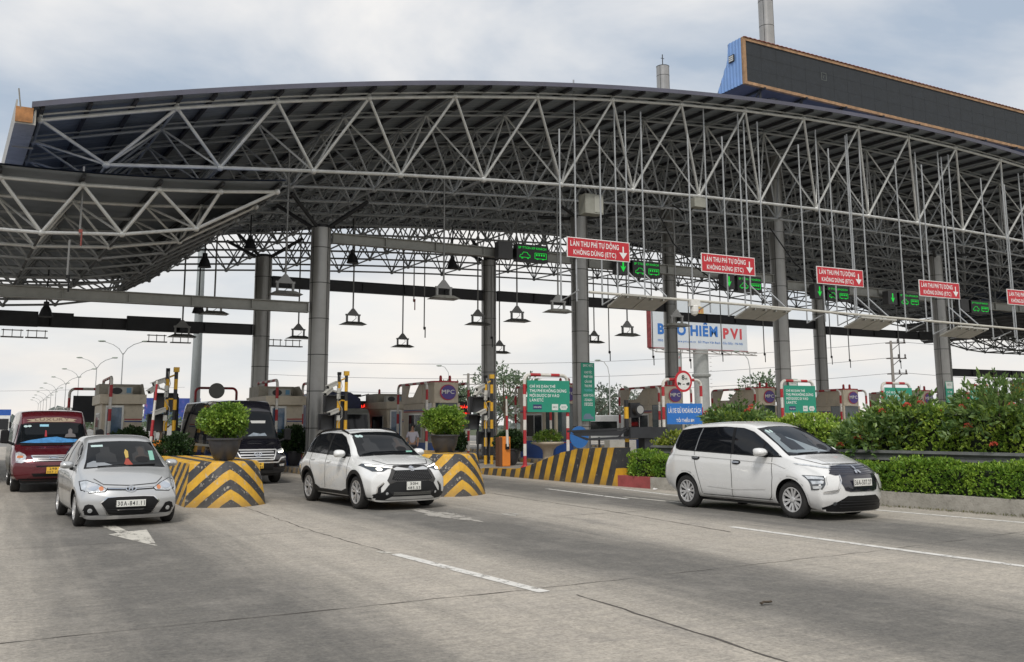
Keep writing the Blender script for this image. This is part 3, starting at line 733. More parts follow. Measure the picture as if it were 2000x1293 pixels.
# ---------------------------------------------------------------- rooftop screen
def build_screen():
    t = thing('rooftop_screen', 'long black rooftop screen with rusty frame and blue corrugated end', 'screen', (20.8, -1.2, 18.35), R(-.0))
    L = 27.0; H = 2.42; sl = -.021
    SC = M('screen_face', (.022, .026, .030), .65, var=.35, vs=3, bump=.3, bs=60)
    RF = M('rusty_frame', (.40, .24, .13), .8, .1, var=.45, vs=2.5, dirt=.45)
    BC = M('blue_corrugated', (.20, .34, .62), .5, .1, var=.08, vs=2)
    rot = Matrix.Rotation(-math.atan(-sl)*1.0, 4, 'Y') if False else Matrix(((1, 0, 0, 0), (0, 1, 0, 0), (sl, 0, 1, 0), (0, 0, 0, 1)))
    mb = MB(); mb.box(.18, L, 0, .1, .16, H-.16, 0, rot)
    mb.build('display', SC, t)
    sm = M('screen_seam', (.012, .014, .016), .6); q = MB()
    for k in range(1, 27): q.box(.18+k*1.0, .19+k*1.0, -.004, 0, .16, H-.16, 0, rot)
    for k in (1, 2): q.box(.18, L, -.004, 0, .16+k*.7, .168+k*.7, 0, rot)
    q.build('module_seams', sm, t)
    GR = M('faint_grey_mark', (.10, .11, .10), .7)
    mb = MB()
    for a, b, c, d in ((5.3, 5.33, 1.2, 1.62), (5.62, 5.65, 1.2, 1.62), (5.33, 5.62, 1.59, 1.62), (5.33, 5.62, 1.2, 1.23), (5.42, 5.45, 1.32, 1.46), (5.42, 5.54, 1.44, 1.47)): mb.box(a, b, -.012, 0, c, d, 0, rot)
    mb.build('panel_mark', GR, t)
    mb = MB(); mb.box(0, .17, -.05, .12, 0, H, 0, rot); mb.box(.17, L, -.05, .12, 0, .15, 0, rot); mb.box(.17, L, -.05, .12, H-.15, H, 0, rot); mb.build('frame', RF, t)
    # corrugated end sheet
    mb = MB(); n = 34; pts = []
    for k in range(n+1):
        y = .1+2.0*k/n; top = H if y < 1.05 else H-.75-(y-1.05)*1.75
        pts.append((-.02-(.035 if k % 4 in (1, 2) else 0), y, -.0-.0*y, max(top, .05)))
    vs = []
    for x, y, a, b in pts: vs += [(x, y, a), (x, y, b)]
    mb.add(vs, [(2*i, 2*i+2, 2*i+3, 2*i+1) for i in range(n)])
    o = mb.build('end_sheet', BC, t); s = o.modifiers.new('s', 'SOLIDIFY'); s.thickness = .02
    mb = MB(); mb.box(-.1, -.06, .55, .95, 1.35, 1.72); mb.build('vent_opening', BLK, t)
    mb = MB()
    for k in range(3): mb.box(-.115, -.1, .6, .93, 1.40+k*.1, 1.47+k*.1)
    mb.build('vent_louvre', ALU, t)
    # top and back sheets
    mb = MB(); n = 180; vs = []
    for k in range(n+1):
        x = L*k/n; c = .03 if k % 2 else 0
        vs += [(x, -.1, H+.02+c+sl*x), (x, 1.1, H-.02+c+sl*x)]
    mb.add(vs, [(2*i, 2*i+2, 2*i+3, 2*i+1) for i in range(n)])
    o = mb.build('cover_sheet', M('rust_red_sheet', (.33, .10, .07), .75, var=.4, vs=1.5), t); s = o.modifiers.new('s', 'SOLIDIFY'); s.thickness = .02
    mb = MB(); mb.add([(0, 2.1, -.02), (L, 2.1, -.02+sl*L), (L, .12, -.0+sl*L), (0, .12, 0), (0, 1.05, H-.75), (L, 1.05, H-.75+sl*L), (0, 1.1, H), (L, 1.1, H+sl*L)],
                      [(0, 1, 2, 3), (0, 4, 5, 1), (4, 6, 7, 5)])
    mb.build('back_sheet', M('screen_soffit', (.10, .10, .13), .6, var=.2), t)
    for k in range(10):
        mb = MB(); x = 1.2+2.8*k; zr = zt(20.8+x)+.32-18.35
        mb.tube((x, .2, .0+sl*x), (x, .2, zr), .07, 6); mb.tube((x, 2.0, .0+sl*x), (x, 2.0, zr), .07, 6)
        mb.tube((x-1.2, 1.9, zr), (x, .1, sl*x), .045, 5); mb.box(x-.05, x+.05, -.2, 2.2, -.12+sl*x, -.03+sl*x)
        mb.build('support_frame', DARKST, t)
    d = MB(); d.lathe([(1.3, 0), (1.15, .25), (.7, .5), (.05, .6)], n=20); o = d.build('red_dome', RED, t); o.location = (4.9, 1.6, 2.05)
build_screen()
# ---------------------------------------------------------------- vehicles
import numpy as np
def pchip(xs, ys, x):
    xs = np.array(xs, float); ys = np.array(ys, float); h = np.diff(xs); d = np.diff(ys)/h; n = len(xs); m = np.zeros(n)
    for i in range(1, n-1):
        if d[i-1]*d[i] > 0:
            w1 = 2*h[i]+h[i-1]; w2 = h[i]+2*h[i-1]; m[i] = (w1+w2)/(w1/d[i-1]+w2/d[i])
    m[0] = d[0]; m[-1] = d[-1]
    x = np.clip(x, xs[0], xs[-1]); k = np.clip(np.searchsorted(xs, x)-1, 0, n-2); t = (x-xs[k])/h[k]
    return (2*t**3-3*t*t+1)*ys[k]+(t**3-2*t*t+t)*h[k]*m[k]+(-2*t**3+3*t*t)*ys[k+1]+(t**3-t*t)*h[k]*m[k+1]

class Car:
    def __init__(s, root, K, paint, nose=None, tail=None, cf=.16, cr=.10, well=None):
        s.root = root; s.K = K
        c = {k: [list(q) for q in zip(*v)] for k, v in K.items()}
        x0, x1 = c['zt'][0][0], c['zt'][0][-1]
        nx = 96; t = np.linspace(0, 1, nx); xs = x0+(x1-x0)*t
        g = lambda k: pchip(c[k][0], c[k][1], xs)
        zt_, zb_, be, wm, wb, wr, ws = (g(k) for k in ('zt', 'zb', 'belt', 'wm', 'wb', 'wr', 'ws'))
        rings = []
        for i in range(nx):
            top = zt_[i]; b = min(be[i], top-.05); z0 = zb_[i]
            cp = [(0, z0), (ws[i]*.8, z0), (ws[i]*.97, z0+.025), (ws[i]+(wm[i]-ws[i])*.55, z0+.13), (wm[i], z0+(b-z0)*.48), (wm[i]*.992, z0+(b-z0)*.80), (wb[i], b),
                  (wb[i]+(wr[i]-wb[i])*.5+.012, b+(top-b)*.5), (wr[i], top-.055*min(1, (top-b)/.2)), (wr[i]-.07, top-.012), (wr[i]*.55, top+.014), (0, top+.022)]
            pts = []
            for k in range(len(cp)-1):
                p0 = cp[max(k-1, 0)] if k else (-cp[1][0], cp[1][1]); p1 = cp[k]; p2 = cp[k+1]; p3 = cp[k+2] if k+2 < len(cp) else (-cp[-2][0], cp[-2][1])
                for u in (0, .25, .5, .75):
                    def cr_(a, b_, cc, d): return .5*((2*b_)+(-a+cc)*u+(2*a-5*b_+4*cc-d)*u*u+(-a+3*b_-3*cc+d)*u**3)
                    lin = [p1[q]+(p2[q]-p1[q])*u for q in (0, 1)]; ct = [cr_(p0[q], p1[q], p2[q], p3[q]) for q in (0, 1)]
                    pts.append(tuple(.45*lin[q]+.55*ct[q] for q in (0, 1)))
            pts.append(cp[-1]); rings.append(pts)
        full = [[(-y, z) for y, z in r]+[(y, z) for y, z in reversed(r[1:-1])] for r in rings]
        V = []; m = len(full[0])
        def capr(r, kk, cz): return [(y*kk, cz+(z-cz)*kk) for y, z in r]
        st = []
        cz0 = (zt_[0]+zb_[0])/2; cz1 = (zt_[-1]+zb_[-1])/2
        for kk in (.02, .3, .55, .75, .9, .97): st.append((xs[0]-.05*(1-kk**2), capr(full[0], kk, cz0)))
        for i in range(nx): st.append((xs[i], full[i]))
        for kk in (.97, .9, .75, .55, .3, .02): st.append((xs[-1]+.05*(1-kk**2), capr(full[-1], kk, cz1)))
        W = max(wm)
        for x, r in st:
            for y, z in r:
                X = x; a = abs(y)/W
                f = max(0, min(1, (x-(x1-.95))/.95)); b = max(0, min(1, ((x0+.7)-x)/.7))
                f = f*f*(3-2*f); b = b*b*(3-2*b)
                X -= cf*a**2.6*f; X += cr*a**2.6*b
                if nose: X -= float(np.interp(z, *zip(*nose)))*f
                if tail: X += float(np.interp(z, *zip(*tail)))*b
                V.append((X, y, z))
        F = [(i*m+j, i*m+(j+1) % m, (i+1)*m+(j+1) % m, (i+1)*m+j) for i in range(len(st)-1) for j in range(m)]
        F += [tuple(range(m-1, -1, -1)), tuple((len(st)-1)*m+j for j in range(m))]
        mb = MB(); mb.add(V, F)
        s.bvh = BVHTree.FromPolygons([Vector(v) for v in V], F)
        o = mb.build('body', [paint, BLKP], root, smooth=True)
        s.body = o
        if well:
            for (wx, wr_) in well:
                cut = MB()
                for sgn in (-1, 1):
                    cc = MB(); cc.lathe([(wr_, 0), (wr_, .62)], n=40, mat=Matrix.Rotation(R(90), 4, 'X'))
                    cut.add([(v[0]+wx, v[1]+(1.2 if sgn > 0 else -.58), v[2]+s_wz) for v in cc.v], cc.f)
                co = cut.build('cutter', [BLKP], root); bpy.context.view_layer.update(); md = o.modifiers.new('b', 'BOOLEAN'); md.object = co; md.operation = 'DIFFERENCE'; md.solver = 'EXACT'
                dg = bpy.context.evaluated_depsgraph_get(); me = bpy.data.meshes.new_from_object(o.evaluated_get(dg)); me.name = 'body'
                o.modifiers.clear(); o.data = me; bpy.data.objects.remove(co)
            me = o.data; me.materials.clear(); me.materials.append(paint); me.materials.append(BLKP)
            for p in me.polygons:
                p.use_smooth = True; c_ = p.center; p.material_index = 0
                for wx, wr_ in well:
                    rr = math.hypot(c_.x-wx, c_.z-s_wz)
                    if rr < wr_+.004 and abs(c_.y) > .3:
                        n_ = p.normal; rad = abs(n_.x*(c_.x-wx)+n_.z*(c_.z-s_wz))/max(rr, 1e-3)
                        if rad > .9 or abs(c_.y) < W-.3: p.material_index = 1; p.use_smooth = False
    def cast(s, view, a, b, off):
        if view in 'RL': sg = -1 if view == 'R' else 1; o = Vector((a, 3*sg, b)); d = Vector((0, -sg, 0))
        elif view == 'F': o = Vector((6, a, b)); d = Vector((-1, 0, 0))
        elif view == 'B': o = Vector((-6, a, b)); d = Vector((1, 0, 0))
        else: o = Vector((a, b, 5)); d = Vector((0, 0, -1))
        h = s.bvh.ray_cast(o, d)
        if h[0] is None:
            p = Vector((a, 0, b)) if view in 'RL' else Vector((0, a, b))
            h = s.bvh.find_nearest(o+d*(3-.8 if view in 'RL' else 4))
            return h[0]+h[1]*off if h[1].dot(d) < 0 else h[0]-h[1]*off
        n = h[1] if h[1].dot(d) < 0 else -h[1]
        return h[0]+n*off
    def patch(s, name, view, poly, mat, off=.004, step=.06, parent=None, both=False, thick=0):
        views = ('R', 'L') if view == 'S' else (view,)
        polys = [(v, poly) for v in views]
        if both: polys = [(view, poly), (view, [(-a, b) for a, b in poly])]
        out = []
        for v, pl in polys:
            b = bmesh.new(); vs = [b.verts.new((p[0], p[1], 0)) for p in pl]; b.faces.new(vs)
            for ax in (0, 1):
                lo = min(p[ax] for p in pl); hi = max(p[ax] for p in pl); k = int((hi-lo)/step)
                for i in range(1, k+1):
                    co = [0, 0, 0]; no = [0, 0, 0]; co[ax] = lo+(hi-lo)*i/(k+1); no[ax] = 1
                    bmesh.ops.bisect_plane(b, geom=b.verts[:]+b.edges[:]+b.faces[:], plane_co=co, plane_no=no, dist=1e-5)
            for w in b.verts: w.co = s.cast(v, w.co.x, w.co.y, off)
            bmesh.ops.triangulate(b, faces=[f for f in b.faces if len(f.verts) > 4])
            me = bpy.data.meshes.new(name); b.to_mesh(me); b.free(); me.materials.append(mat)
            me.polygons.foreach_set('use_smooth', [True]*len(me.polygons))
            o = bpy.data.objects.new(name, me); S.collection.objects.link(o); o.parent = parent or s.root
            out.append(o)
        return out[0]
    def line(s, name, view, pts, w, mat, off=.005, parent=None):
        views = ('R', 'L') if view == 'S' else (view,)
        for v in views:
            P = densify([(p[0], p[1], 0) for p in pts], .05); mb = MB(); vs = []
            for i, p in enumerate(P):
                d = (P[min(i+1, len(P)-1)]-P[max(i-1, 0)]).normalized(); n = Vector((-d.y, d.x, 0))*(w/2)
                vs += [s.cast(v, p.x+n.x, p.y+n.y, off), s.cast(v, p.x-n.x, p.y-n.y, off)]
            mb.add(vs, [(2*i, 2*i+1, 2*i+3, 2*i+2) for i in range(len(P)-1)]); o = mb.build(name, mat, parent or s.root, smooth=True)
        return o
    def ring(s, name, wx, wz, r0, r1, mat, off=.006, a0=-12, a1=192, views='RL'):
        for v in views:
            mb = MB(); vs = []; n = 44
            for i in range(n+1):
                t = R(a0+(a1-a0)*i/n)
                for r in (r0, (r0+r1)/2, r1): vs.append(s.cast(v, wx+r*cos(t), wz+r*sin(t), off if r > r0 else off*.4))
            mb.add(vs, [(3*i+k, 3*i+k+1, 3*i+k+4, 3*i+k+3) for i in range(n) for k in (0, 1)]); mb.build(name, mat, s.root, smooth=True)

CHROME = M('chrome', (.72, .72, .73), .12, 1.0)
RIM = M('alloy_rim', (.58, .58, .58), .3, .45)
RIMD = M('dark_alloy', (.05, .05, .055), .35, .6)
LENS = M('clear_lens', (.62, .64, .66), .06, .35, var=.45, vs=14, coat=1)
LENSD = M('dark_lens', (.05, .055, .06), .08, coat=1)
LIT = M('lit_lamp', (1, 1, .9), .3, emit=(1, .97, .80), es=3.2)
LITW = M('lit_drl', (1, 1, .95), .3, emit=(1, .98, .86), es=1.6)
AMBER = M('amber_lens', (.55, .20, .08), .2, coat=1)
TAIL = M('tail_lens', (.16, .006, .01), .15, coat=1)
PLATEW = M('white_plate', (.72, .72, .68), .5, dirt=.2, var=.08)
PLATEY = M('yellow_plate', (.78, .47, .05), .5, dirt=.15, var=.08)
INK = M('plate_ink', (.02, .02, .022), .6)
SEAM = M('panel_gap', (.03, .03, .03), .8)
TINT = M('tinted_glass', (.006, .007, .009), .045, spec=.42)
WSG = M('windscreen_glass', (.006, .0075, .009), .05, spec=.26)
STK = M('pale_sticker', (.45, .58, .56), .5); STK2 = M('green_sticker', (.20, .42, .34), .5)
s_wz = .33

def wheels(c, axles, r, half, w=.205, spokes=5, rimr=.225, rimmat=None, back=None, split=True):
    rm = rimmat or RIM
    for ax in axles:
        for sg in (-1, 1):
            R90 = Matrix.Rotation(R(90 if sg < 0 else -90), 4, 'X')
            mb = MB(); prof = [(rimr-.01, -w), (r-.03, -w), (r-.006, -w+.03), (r, -w+.06), (r, -.05), (r-.012, -.018), (r-.045, -.002), (rimr+.02, -.004), (rimr, -.014)]
            mb.lathe(prof, n=40); mb.f = mb.f[:-2]; mb.m = mb.m[:-2]
            # tread grooves
            o = mb.build('wheel', RUBBER, c.root); smoothang(o, 50)
            o.data.transform(R90); o.location = (ax, half*sg, r)
            rb = MB(); rb.lathe([(rimr+.002, -.016), (rimr+.003, -.006), (rimr-.014, -.006), (rimr-.022, -.05)], n=40)
            rb.v = rb.v; rb.f = rb.f[:-2]; rb.m = rb.m[:-2]
            for k in range(spokes):
                for da in ((-.17, .17) if split else (0,)):
                    a = 2*pi*k/spokes+.3; a1_ = a+da*1.35; a0_ = a+da*.55
                    p0 = Vector((cos(a0_)*.035, sin(a0_)*.035, -.03)); p1 = Vector((cos(a1_)*(rimr-.012), sin(a1_)*(rimr-.012), -.012))
                    d = (p1-p0).normalized(); q = Vector((-d.y, d.x, 0))
                    w0, w1 = (.015, .022) if split else (.03, .045)
                    vs = [p0-q*w0, p1-q*w1, p1+q*w1, p0+q*w0]; vs += [x+Vector((0, 0, -.03)) for x in vs]
                    rb.add(vs, [(0, 1, 2, 3), (4, 7, 6, 5), (0, 4, 5, 1), (1, 5, 6, 2), (2, 6, 7, 3), (3, 7, 4, 0)])
            rb.lathe([(.05, -.04), (.05, -.018), (.03, -.012)], n=16)
            ro = rb.build('rim', rm, o); ro.data.transform(R90)
            bk = MB(); bk.lathe([(.15, -.09), (.15, -.075)], n=24); bk.lathe([(rimr, -.13), (rimr, -.12)], n=24)
            bo = bk.build('brake_disc', back or RIMD, o); bo.data.transform(R90)

def plate(c, y0, z0, w, h, rows, mat, view='F', tilt=0):
    """number plate standing just proud of the bumper"""
    p = max(c.cast('F', y0+dx, z0+dz, .012).x for dx in (-w/2, 0, w/2) for dz in (0, h/2, h))+.004
    mb = MB(); mb.box(-.006, .006, -w/2, w/2, 0, h); o = mb.build('number_plate', mat, c.root); o.location = (p, y0, z0)
    b = o.modifiers.new('b', 'BEVEL'); b.width = .004
    T = MB(); n = len(rows); rh = h/n; mm = Matrix(((0, -1, 0, .0085), (1, 0, 0, 0), (0, 0, 1, 0), (0, 0, 0, 1)))
    mm = Matrix(((0, 1, 0, 0), (1, 0, 0, 0), (0, 0, 1, 0), (0, 0, 0, 1)))
    for i, t in enumerate(rows):
        tw = w*(.9 if n == 1 else (.86 if len(t) > 4 else .55)); text_mb(T, t, -tw/2, h-rh*(i+1)+rh*.17, tw, rh*.66, .0085, 0, .012, mat=mm, mono=True)
    T.build('plate_lettering', INK, o)
    fr = MB()
    for a in ((-w/2, -w/2+.006, .004, h-.004), (w/2-.006, w/2, .004, h-.004)): fr.box(.0062, .0075, a[0], a[1], a[2], a[3])
    fr.build('plate_border', INK, o)
    return o

def mirrors(c, x, y, z, paint, sz=(.10, .13, .085), arm=True):
    for sg in (-1, 1):
        mb = MB(); n = 14; vs = []
        st = [(-.02, .55), (.0, .9), (.25, 1.0), (.6, .95), (.85, .72), (1.0, .25)]
        for t, k in st:
            for j in range(n):
                a = 2*pi*j/n; ca, sa = cos(a), sin(a)
                e = lambda v: math.copysign(abs(v)**.7, v)
                vs.append((x-.5*sz[0]+(t)*sz[0]*1.15-.03*abs(sa), (y+e(ca)*sz[1]*k*(.95)+sz[1])*sg, z+e(sa)*sz[2]*k*(1 if sa > 0 else .85)))
        fs = [(i*n+j, i*n+(j+1) % n, (i+1)*n+(j+1) % n, (i+1)*n+j) for i in range(len(st)-1) for j in range(n)]+[tuple(range(n)), tuple((len(st)-1)*n+j for j in range(n))]
        mb.add(vs, fs); o = mb.build('wing_mirror', paint, c.root); smoothang(o, 50)
        a = MB(); a.tube((x-.02, (y-.14)*sg, z-.10), (x, (y+.07)*sg, z-.055), .032, 8, .026); a.build('mirror_arm', BLKP, o)

def interior(c, w, z0, z1, sc=1.0):
    SE = M('seat_seen_through_glass', (.018, .019, .020), .05, spec=.35); PE = M('occupant_seen_through_glass', (.036, .028, .024), .05, spec=.35)
    for y, m in ((-.34*sc, SE), (.36*sc, SE)):
        zc = z0+(z1-z0)*.58; c.patch('seat', 'F', [(y-.17, z0+.06), (y-.16, zc-.04), (y-.08, zc), (y-.075, zc+.09), (y+.075, zc+.09), (y+.08, zc), (y+.16, zc-.04), (y+.17, z0+.06)], m, .0085, parent=w)
    zc = z0+(z1-z0)*.50; y = .36*sc
    c.patch('occupant', 'F', [(y-.13, z0+.08), (y-.12, zc-.06), (y-.05, zc-.02), (y-.055, zc+.08), (y, zc+.12), (y+.055, zc+.08), (y+.05, zc-.02), (y+.12, zc-.06), (y+.13, z0+.08)], PE, .0095, parent=w)
    c.patch('steering_wheel', 'F', oval(y, z0+.10, .12, .05), BLKP, .0102, parent=w)
def wiper(c, pts):
    for (y0, z0, y1, z1) in pts:
        a = c.cast('F', y0, z0, .02); b = c.cast('F', y1, z1, .02); mb = MB(); mb.tube(a, b, .009, 5); mb.build('wiper', BLKP, c.root)

def oval(cx, cz, a, b, n=20): return [(cx+a*cos(2*pi*k/n), cz+b*sin(2*pi*k/n)) for k in range(n)]
def emblem_ring(c, cy, cz, a, b, t, mat, off=.02, inner=None):
    mb = MB(); n = 28; vs = []
    for k in range(n):
        for q in (1, 1-t):
            y, z = cy+a*q*cos(2*pi*k/n), cz+b*q*sin(2*pi*k/n); vs.append(c.cast('F', y, z, off))
    mb.add(vs, [(2*k, 2*k+1, 2*((k+1) % n)+1, 2*((k+1) % n)) for k in range(n)])
    for poly in inner or []:
        mb.add([c.cast('F', y, z, off) for y, z in poly], [tuple(range(len(poly)))])
    return mb.build('emblem', CHROME, c.root)
def hmark(cy, cz, a, b):
    # slanted H bar shape, drawn as the viewer in front sees it (viewer's left is -y)
    return [[(cy-.52*a, cz-.60*b), (cy-.30*a, cz-.66*b), (cy-.12*a, cz+.62*b), (cy-.34*a, cz+.62*b)],
            [(cy+.12*a, cz-.62*b), (cy+.34*a, cz-.62*b), (cy+.52*a, cz+.60*b), (cy+.30*a, cz+.66*b)],
            [(cy-.22*a, cz-.14*b), (cy+.2*a, cz-.02*b), (cy+.22*a, cz+.18*b), (cy-.18*a, cz+.06*b)]]

def heading(deg): return R(deg)

# ---- silver hatchback
def build_hatch():
    P = M('silver_car_paint', (.49, .50, .51), .30, .45, coat=1, var=.03, vs=1, grime=.5)
    t = thing('hatchback_car', 'small silver hatchback driving toward the camera, nearest the left edge', 'car', (-8.46, -15.74, 0), heading(-86.5)); t.scale = (1.03, 1.03, 1.02)
    K = dict(zt=[(-1.76, .98), (-1.7, 1.12), (-1.5, 1.36), (-1.1, 1.455), (-.5, 1.50), (0, 1.495), (.28, 1.452), (.46, 1.365), (.78, 1.17), (1.08, .985), (1.2, .945), (1.45, .875), (1.65, .79), (1.76, .70), (1.80, .62)],
             zb=[(-1.76, .38), (-1.5, .24), (-1, .19), (1, .19), (1.5, .15), (1.80, .13)],
             belt=[(-1.76, .90), (-1.2, .99), (0, .955), (1.0, .90), (1.4, .82), (1.80, .60)],
             wm=[(-1.76, .74), (-1.4, .81), (-.8, .83), (.8, .83), (1.3, .83), (1.6, .81), (1.80, .76)],
             wb=[(-1.76, .66), (-1.3, .76), (0, .785), (1.0, .775), (1.4, .75), (1.80, .70)],
             wr=[(-1.76, .56), (-1.3, .55), (-.5, .56), (.3, .555), (.6, .60), (1.05, .69), (1.3, .67), (1.80, .62)],
             ws=[(-1.76, .66), (-1.2, .77), (1.2, .78), (1.80, .70)])
    global s_wz; s_wz = .30
    c = Car(t, K, P, nose=[(.19, .05), (.3, .0), (.45, .0), (.6, .035), (.8, .12), (1.1, .2)], tail=[(.3, .05), (.6, 0), (.95, .05), (1.3, .3)], cf=.20, well=[(1.205, .335), (-1.205, .335)])
    c.ring('arch_lip', 1.205, .30, .325, .355, P, .005); c.ring('arch_lip', -1.205, .30, .325, .355, P, .005)
    wheels(c, (1.205, -1.205), .295, .80, .175, 7, .19, split=False)
    # glass
    ws_ = [(-.655, .955), (-.60, 1.10), (-.52, 1.365), (-.3, 1.387), (0, 1.394), (.3, 1.387), (.52, 1.365), (.60, 1.10), (.655, .955), (.4, .975), (0, .985), (-.4, .975)]
    c.patch('windscreen_surround', 'F', [(a*1.02, b+(.012 if b > 1.3 else -.012)) for a, b in ws_], BLKP, .003)
    w = c.patch('windscreen', 'F', ws_, WSG, .006)
    c.patch('dashboard_top', 'F', [(-.62, .965), (-.6, 1.03), (-.5, 1.07), (-.38, 1.06), (-.2, .995), (0, .985), (-.3, .972)], M('grey_dash_cover', (.22, .235, .25), .2, coat=1), .0075, parent=w)  # grey dash cover behind the glass, drawn as a patch on it
    c.patch('sticker', 'F', [(-.5, 1.30), (-.31, 1.307), (-.31, 1.34), (-.5, 1.333)], STK, .008, parent=w)
    c.patch('sticker', 'F', [(.43, 1.06), (.51, 1.06), (.51, 1.22), (.43, 1.22)], STK2, .013, parent=w)
    RO = M('red_ornament', (.30, .05, .03), .6); GO = M('gold_ornament', (.45, .32, .08), .6)
    c.patch('ornament', 'F', [(-.02, .995), (.13, .995), (.07, 1.10), (.03, 1.10)], RO, .008, parent=w)
    c.patch('ornament', 'F', [(.03, 1.10), (.08, 1.12), (.09, 1.22), (.05, 1.26), (.02, 1.2)], GO, .008, parent=w)
    sw = [(-1.32, 1.08), (-1.10, 1.03), (.70, .985), (.86, .985), (.60, 1.17), (.32, 1.33), (.05, 1.395), (-.55, 1.41), (-1.0, 1.38), (-1.22, 1.28)]
    c.patch('side_window', 'S', sw, TINT, .004)
    c.line('door_pillar', 'S', [(-.27, .98), (-.30, 1.41)], .05, BLKP, .007); c.line('door_pillar', 'S', [(.62, .99), (.60, 1.17)], .03, P, .007)
    c.line('panel_gap', 'S', [(.80, .95), (.83, .6), (.80, .28)], .012, SEAM); c.line('panel_gap', 'S', [(-.30, .98), (-.28, .6), (-.30, .26)], .012, SEAM); c.line('panel_gap', 'S', [(-1.05, 1.02), (-1.0, .7), (-.86, .5)], .012, SEAM)
    c.line('door_handle', 'S', [(-.22, .84), (-.05, .845)], .035, P, .02); c.line('door_handle', 'S', [(-1.0, .865), (-.84, .87)], .035, P, .02)
    mirrors(c, .62, .76, 1.00, P, (.13, .115, .075))
    interior(c, w, .98, 1.38, .85)
    # front
    hl = [(-.745, .74), (-.66, .762), (-.50, .70), (-.375, .625), (-.405, .592), (-.62, .575), (-.735, .62)]
    c.patch('headlight_surround', 'F', [(-.76, .75), (-.66, .775), (-.49, .71), (-.355, .622), (-.40, .578), (-.63, .562), (-.75, .605)], BLKP, .003, both=True)
    c.patch('headlight', 'F', hl, LENS, .007, both=True, step=.04)
    for s_ in (-1, 1):
        c.patch('headlight_reflector', 'F', oval(.58*s_, .665, .085, .06), M('lamp_reflector', (.80, .81, .82), .08, .9), .010, .04); c.patch('turn_signal', 'F', oval(.455*s_, .632, .035, .035), AMBER, .011, .03)
    grp = [(-.455, .40), (-.36, .487), (-.2, .497), (.2, .497), (.36, .487), (.455, .40), (.33, .215), (.2, .20), (-.2, .20), (-.33, .215)]
    c.patch('grille_surround', 'F', [(a*1.045, .35+(b-.35)*1.09) for a, b in grp], CHROME, .004)
    g_ = c.patch('grille', 'F', grp, BLKP, .008)
    for z in (.225, .25, .275, .30): c.line('grille_bar', 'F', [(-.36+(z-.2)*-.3, z), (.36+(z-.2)*.3, z)], .008, DARKST, .016, g_)
    c.line('bonnet_trim', 'F', [(-.37, .628), (0, .615), (.37, .628)], .038, BLKP, .005); c.line('bonnet_trim', 'F', [(-.36, .632), (-.09, .622)], .014, CHROME, .009); c.line('bonnet_trim', 'F', [(.09, .622), (.36, .632)], .014, CHROME, .009)
    emblem_ring(c, 0, .618, .088, .046, .2, CHROME, .02, hmark(0, .618, .078, .042))
    c.line('bonnet_gap', 'F', [(-.55, .79), (-.42, .70), (0, .675), (.42, .70), (.55, .79)], .011, SEAM)
    fg = [(-.735, .235), (-.69, .37), (-.64, .39), (-.57, .375), (-.47, .215), (-.6, .20)]
    c.patch('fog_lamp_surround', 'F', fg, BLKP, .005, both=True)
    for s_ in (-1, 1): c.patch('fog_lamp', 'F', oval(.61*s_, .285, .036, .034), LENS, .012, .03)
    c.line('bumper_lip', 'F', [(-.72, .17+.03), (-.4, .165+.02), (.4, .165+.02), (.72, .17+.03)], .03, P, .02)
    plate(c, 0, .335, .47, .11, ['30A-841.11'], PLATEW)
    wiper(c, [(-.45, .965, .0, .99), (.05, .975, .5, .985)])
    c.patch('lower_intake', 'F', [(-.3, .192), (.3, .192), (.28, .2), (-.28, .2)], BLKP, .004)
    mb = MB(); mb.box(-1.5, 1.5, -.6, .6, .16, .24); mb.build('underbody', BLK, t)
    return t
build_hatch()

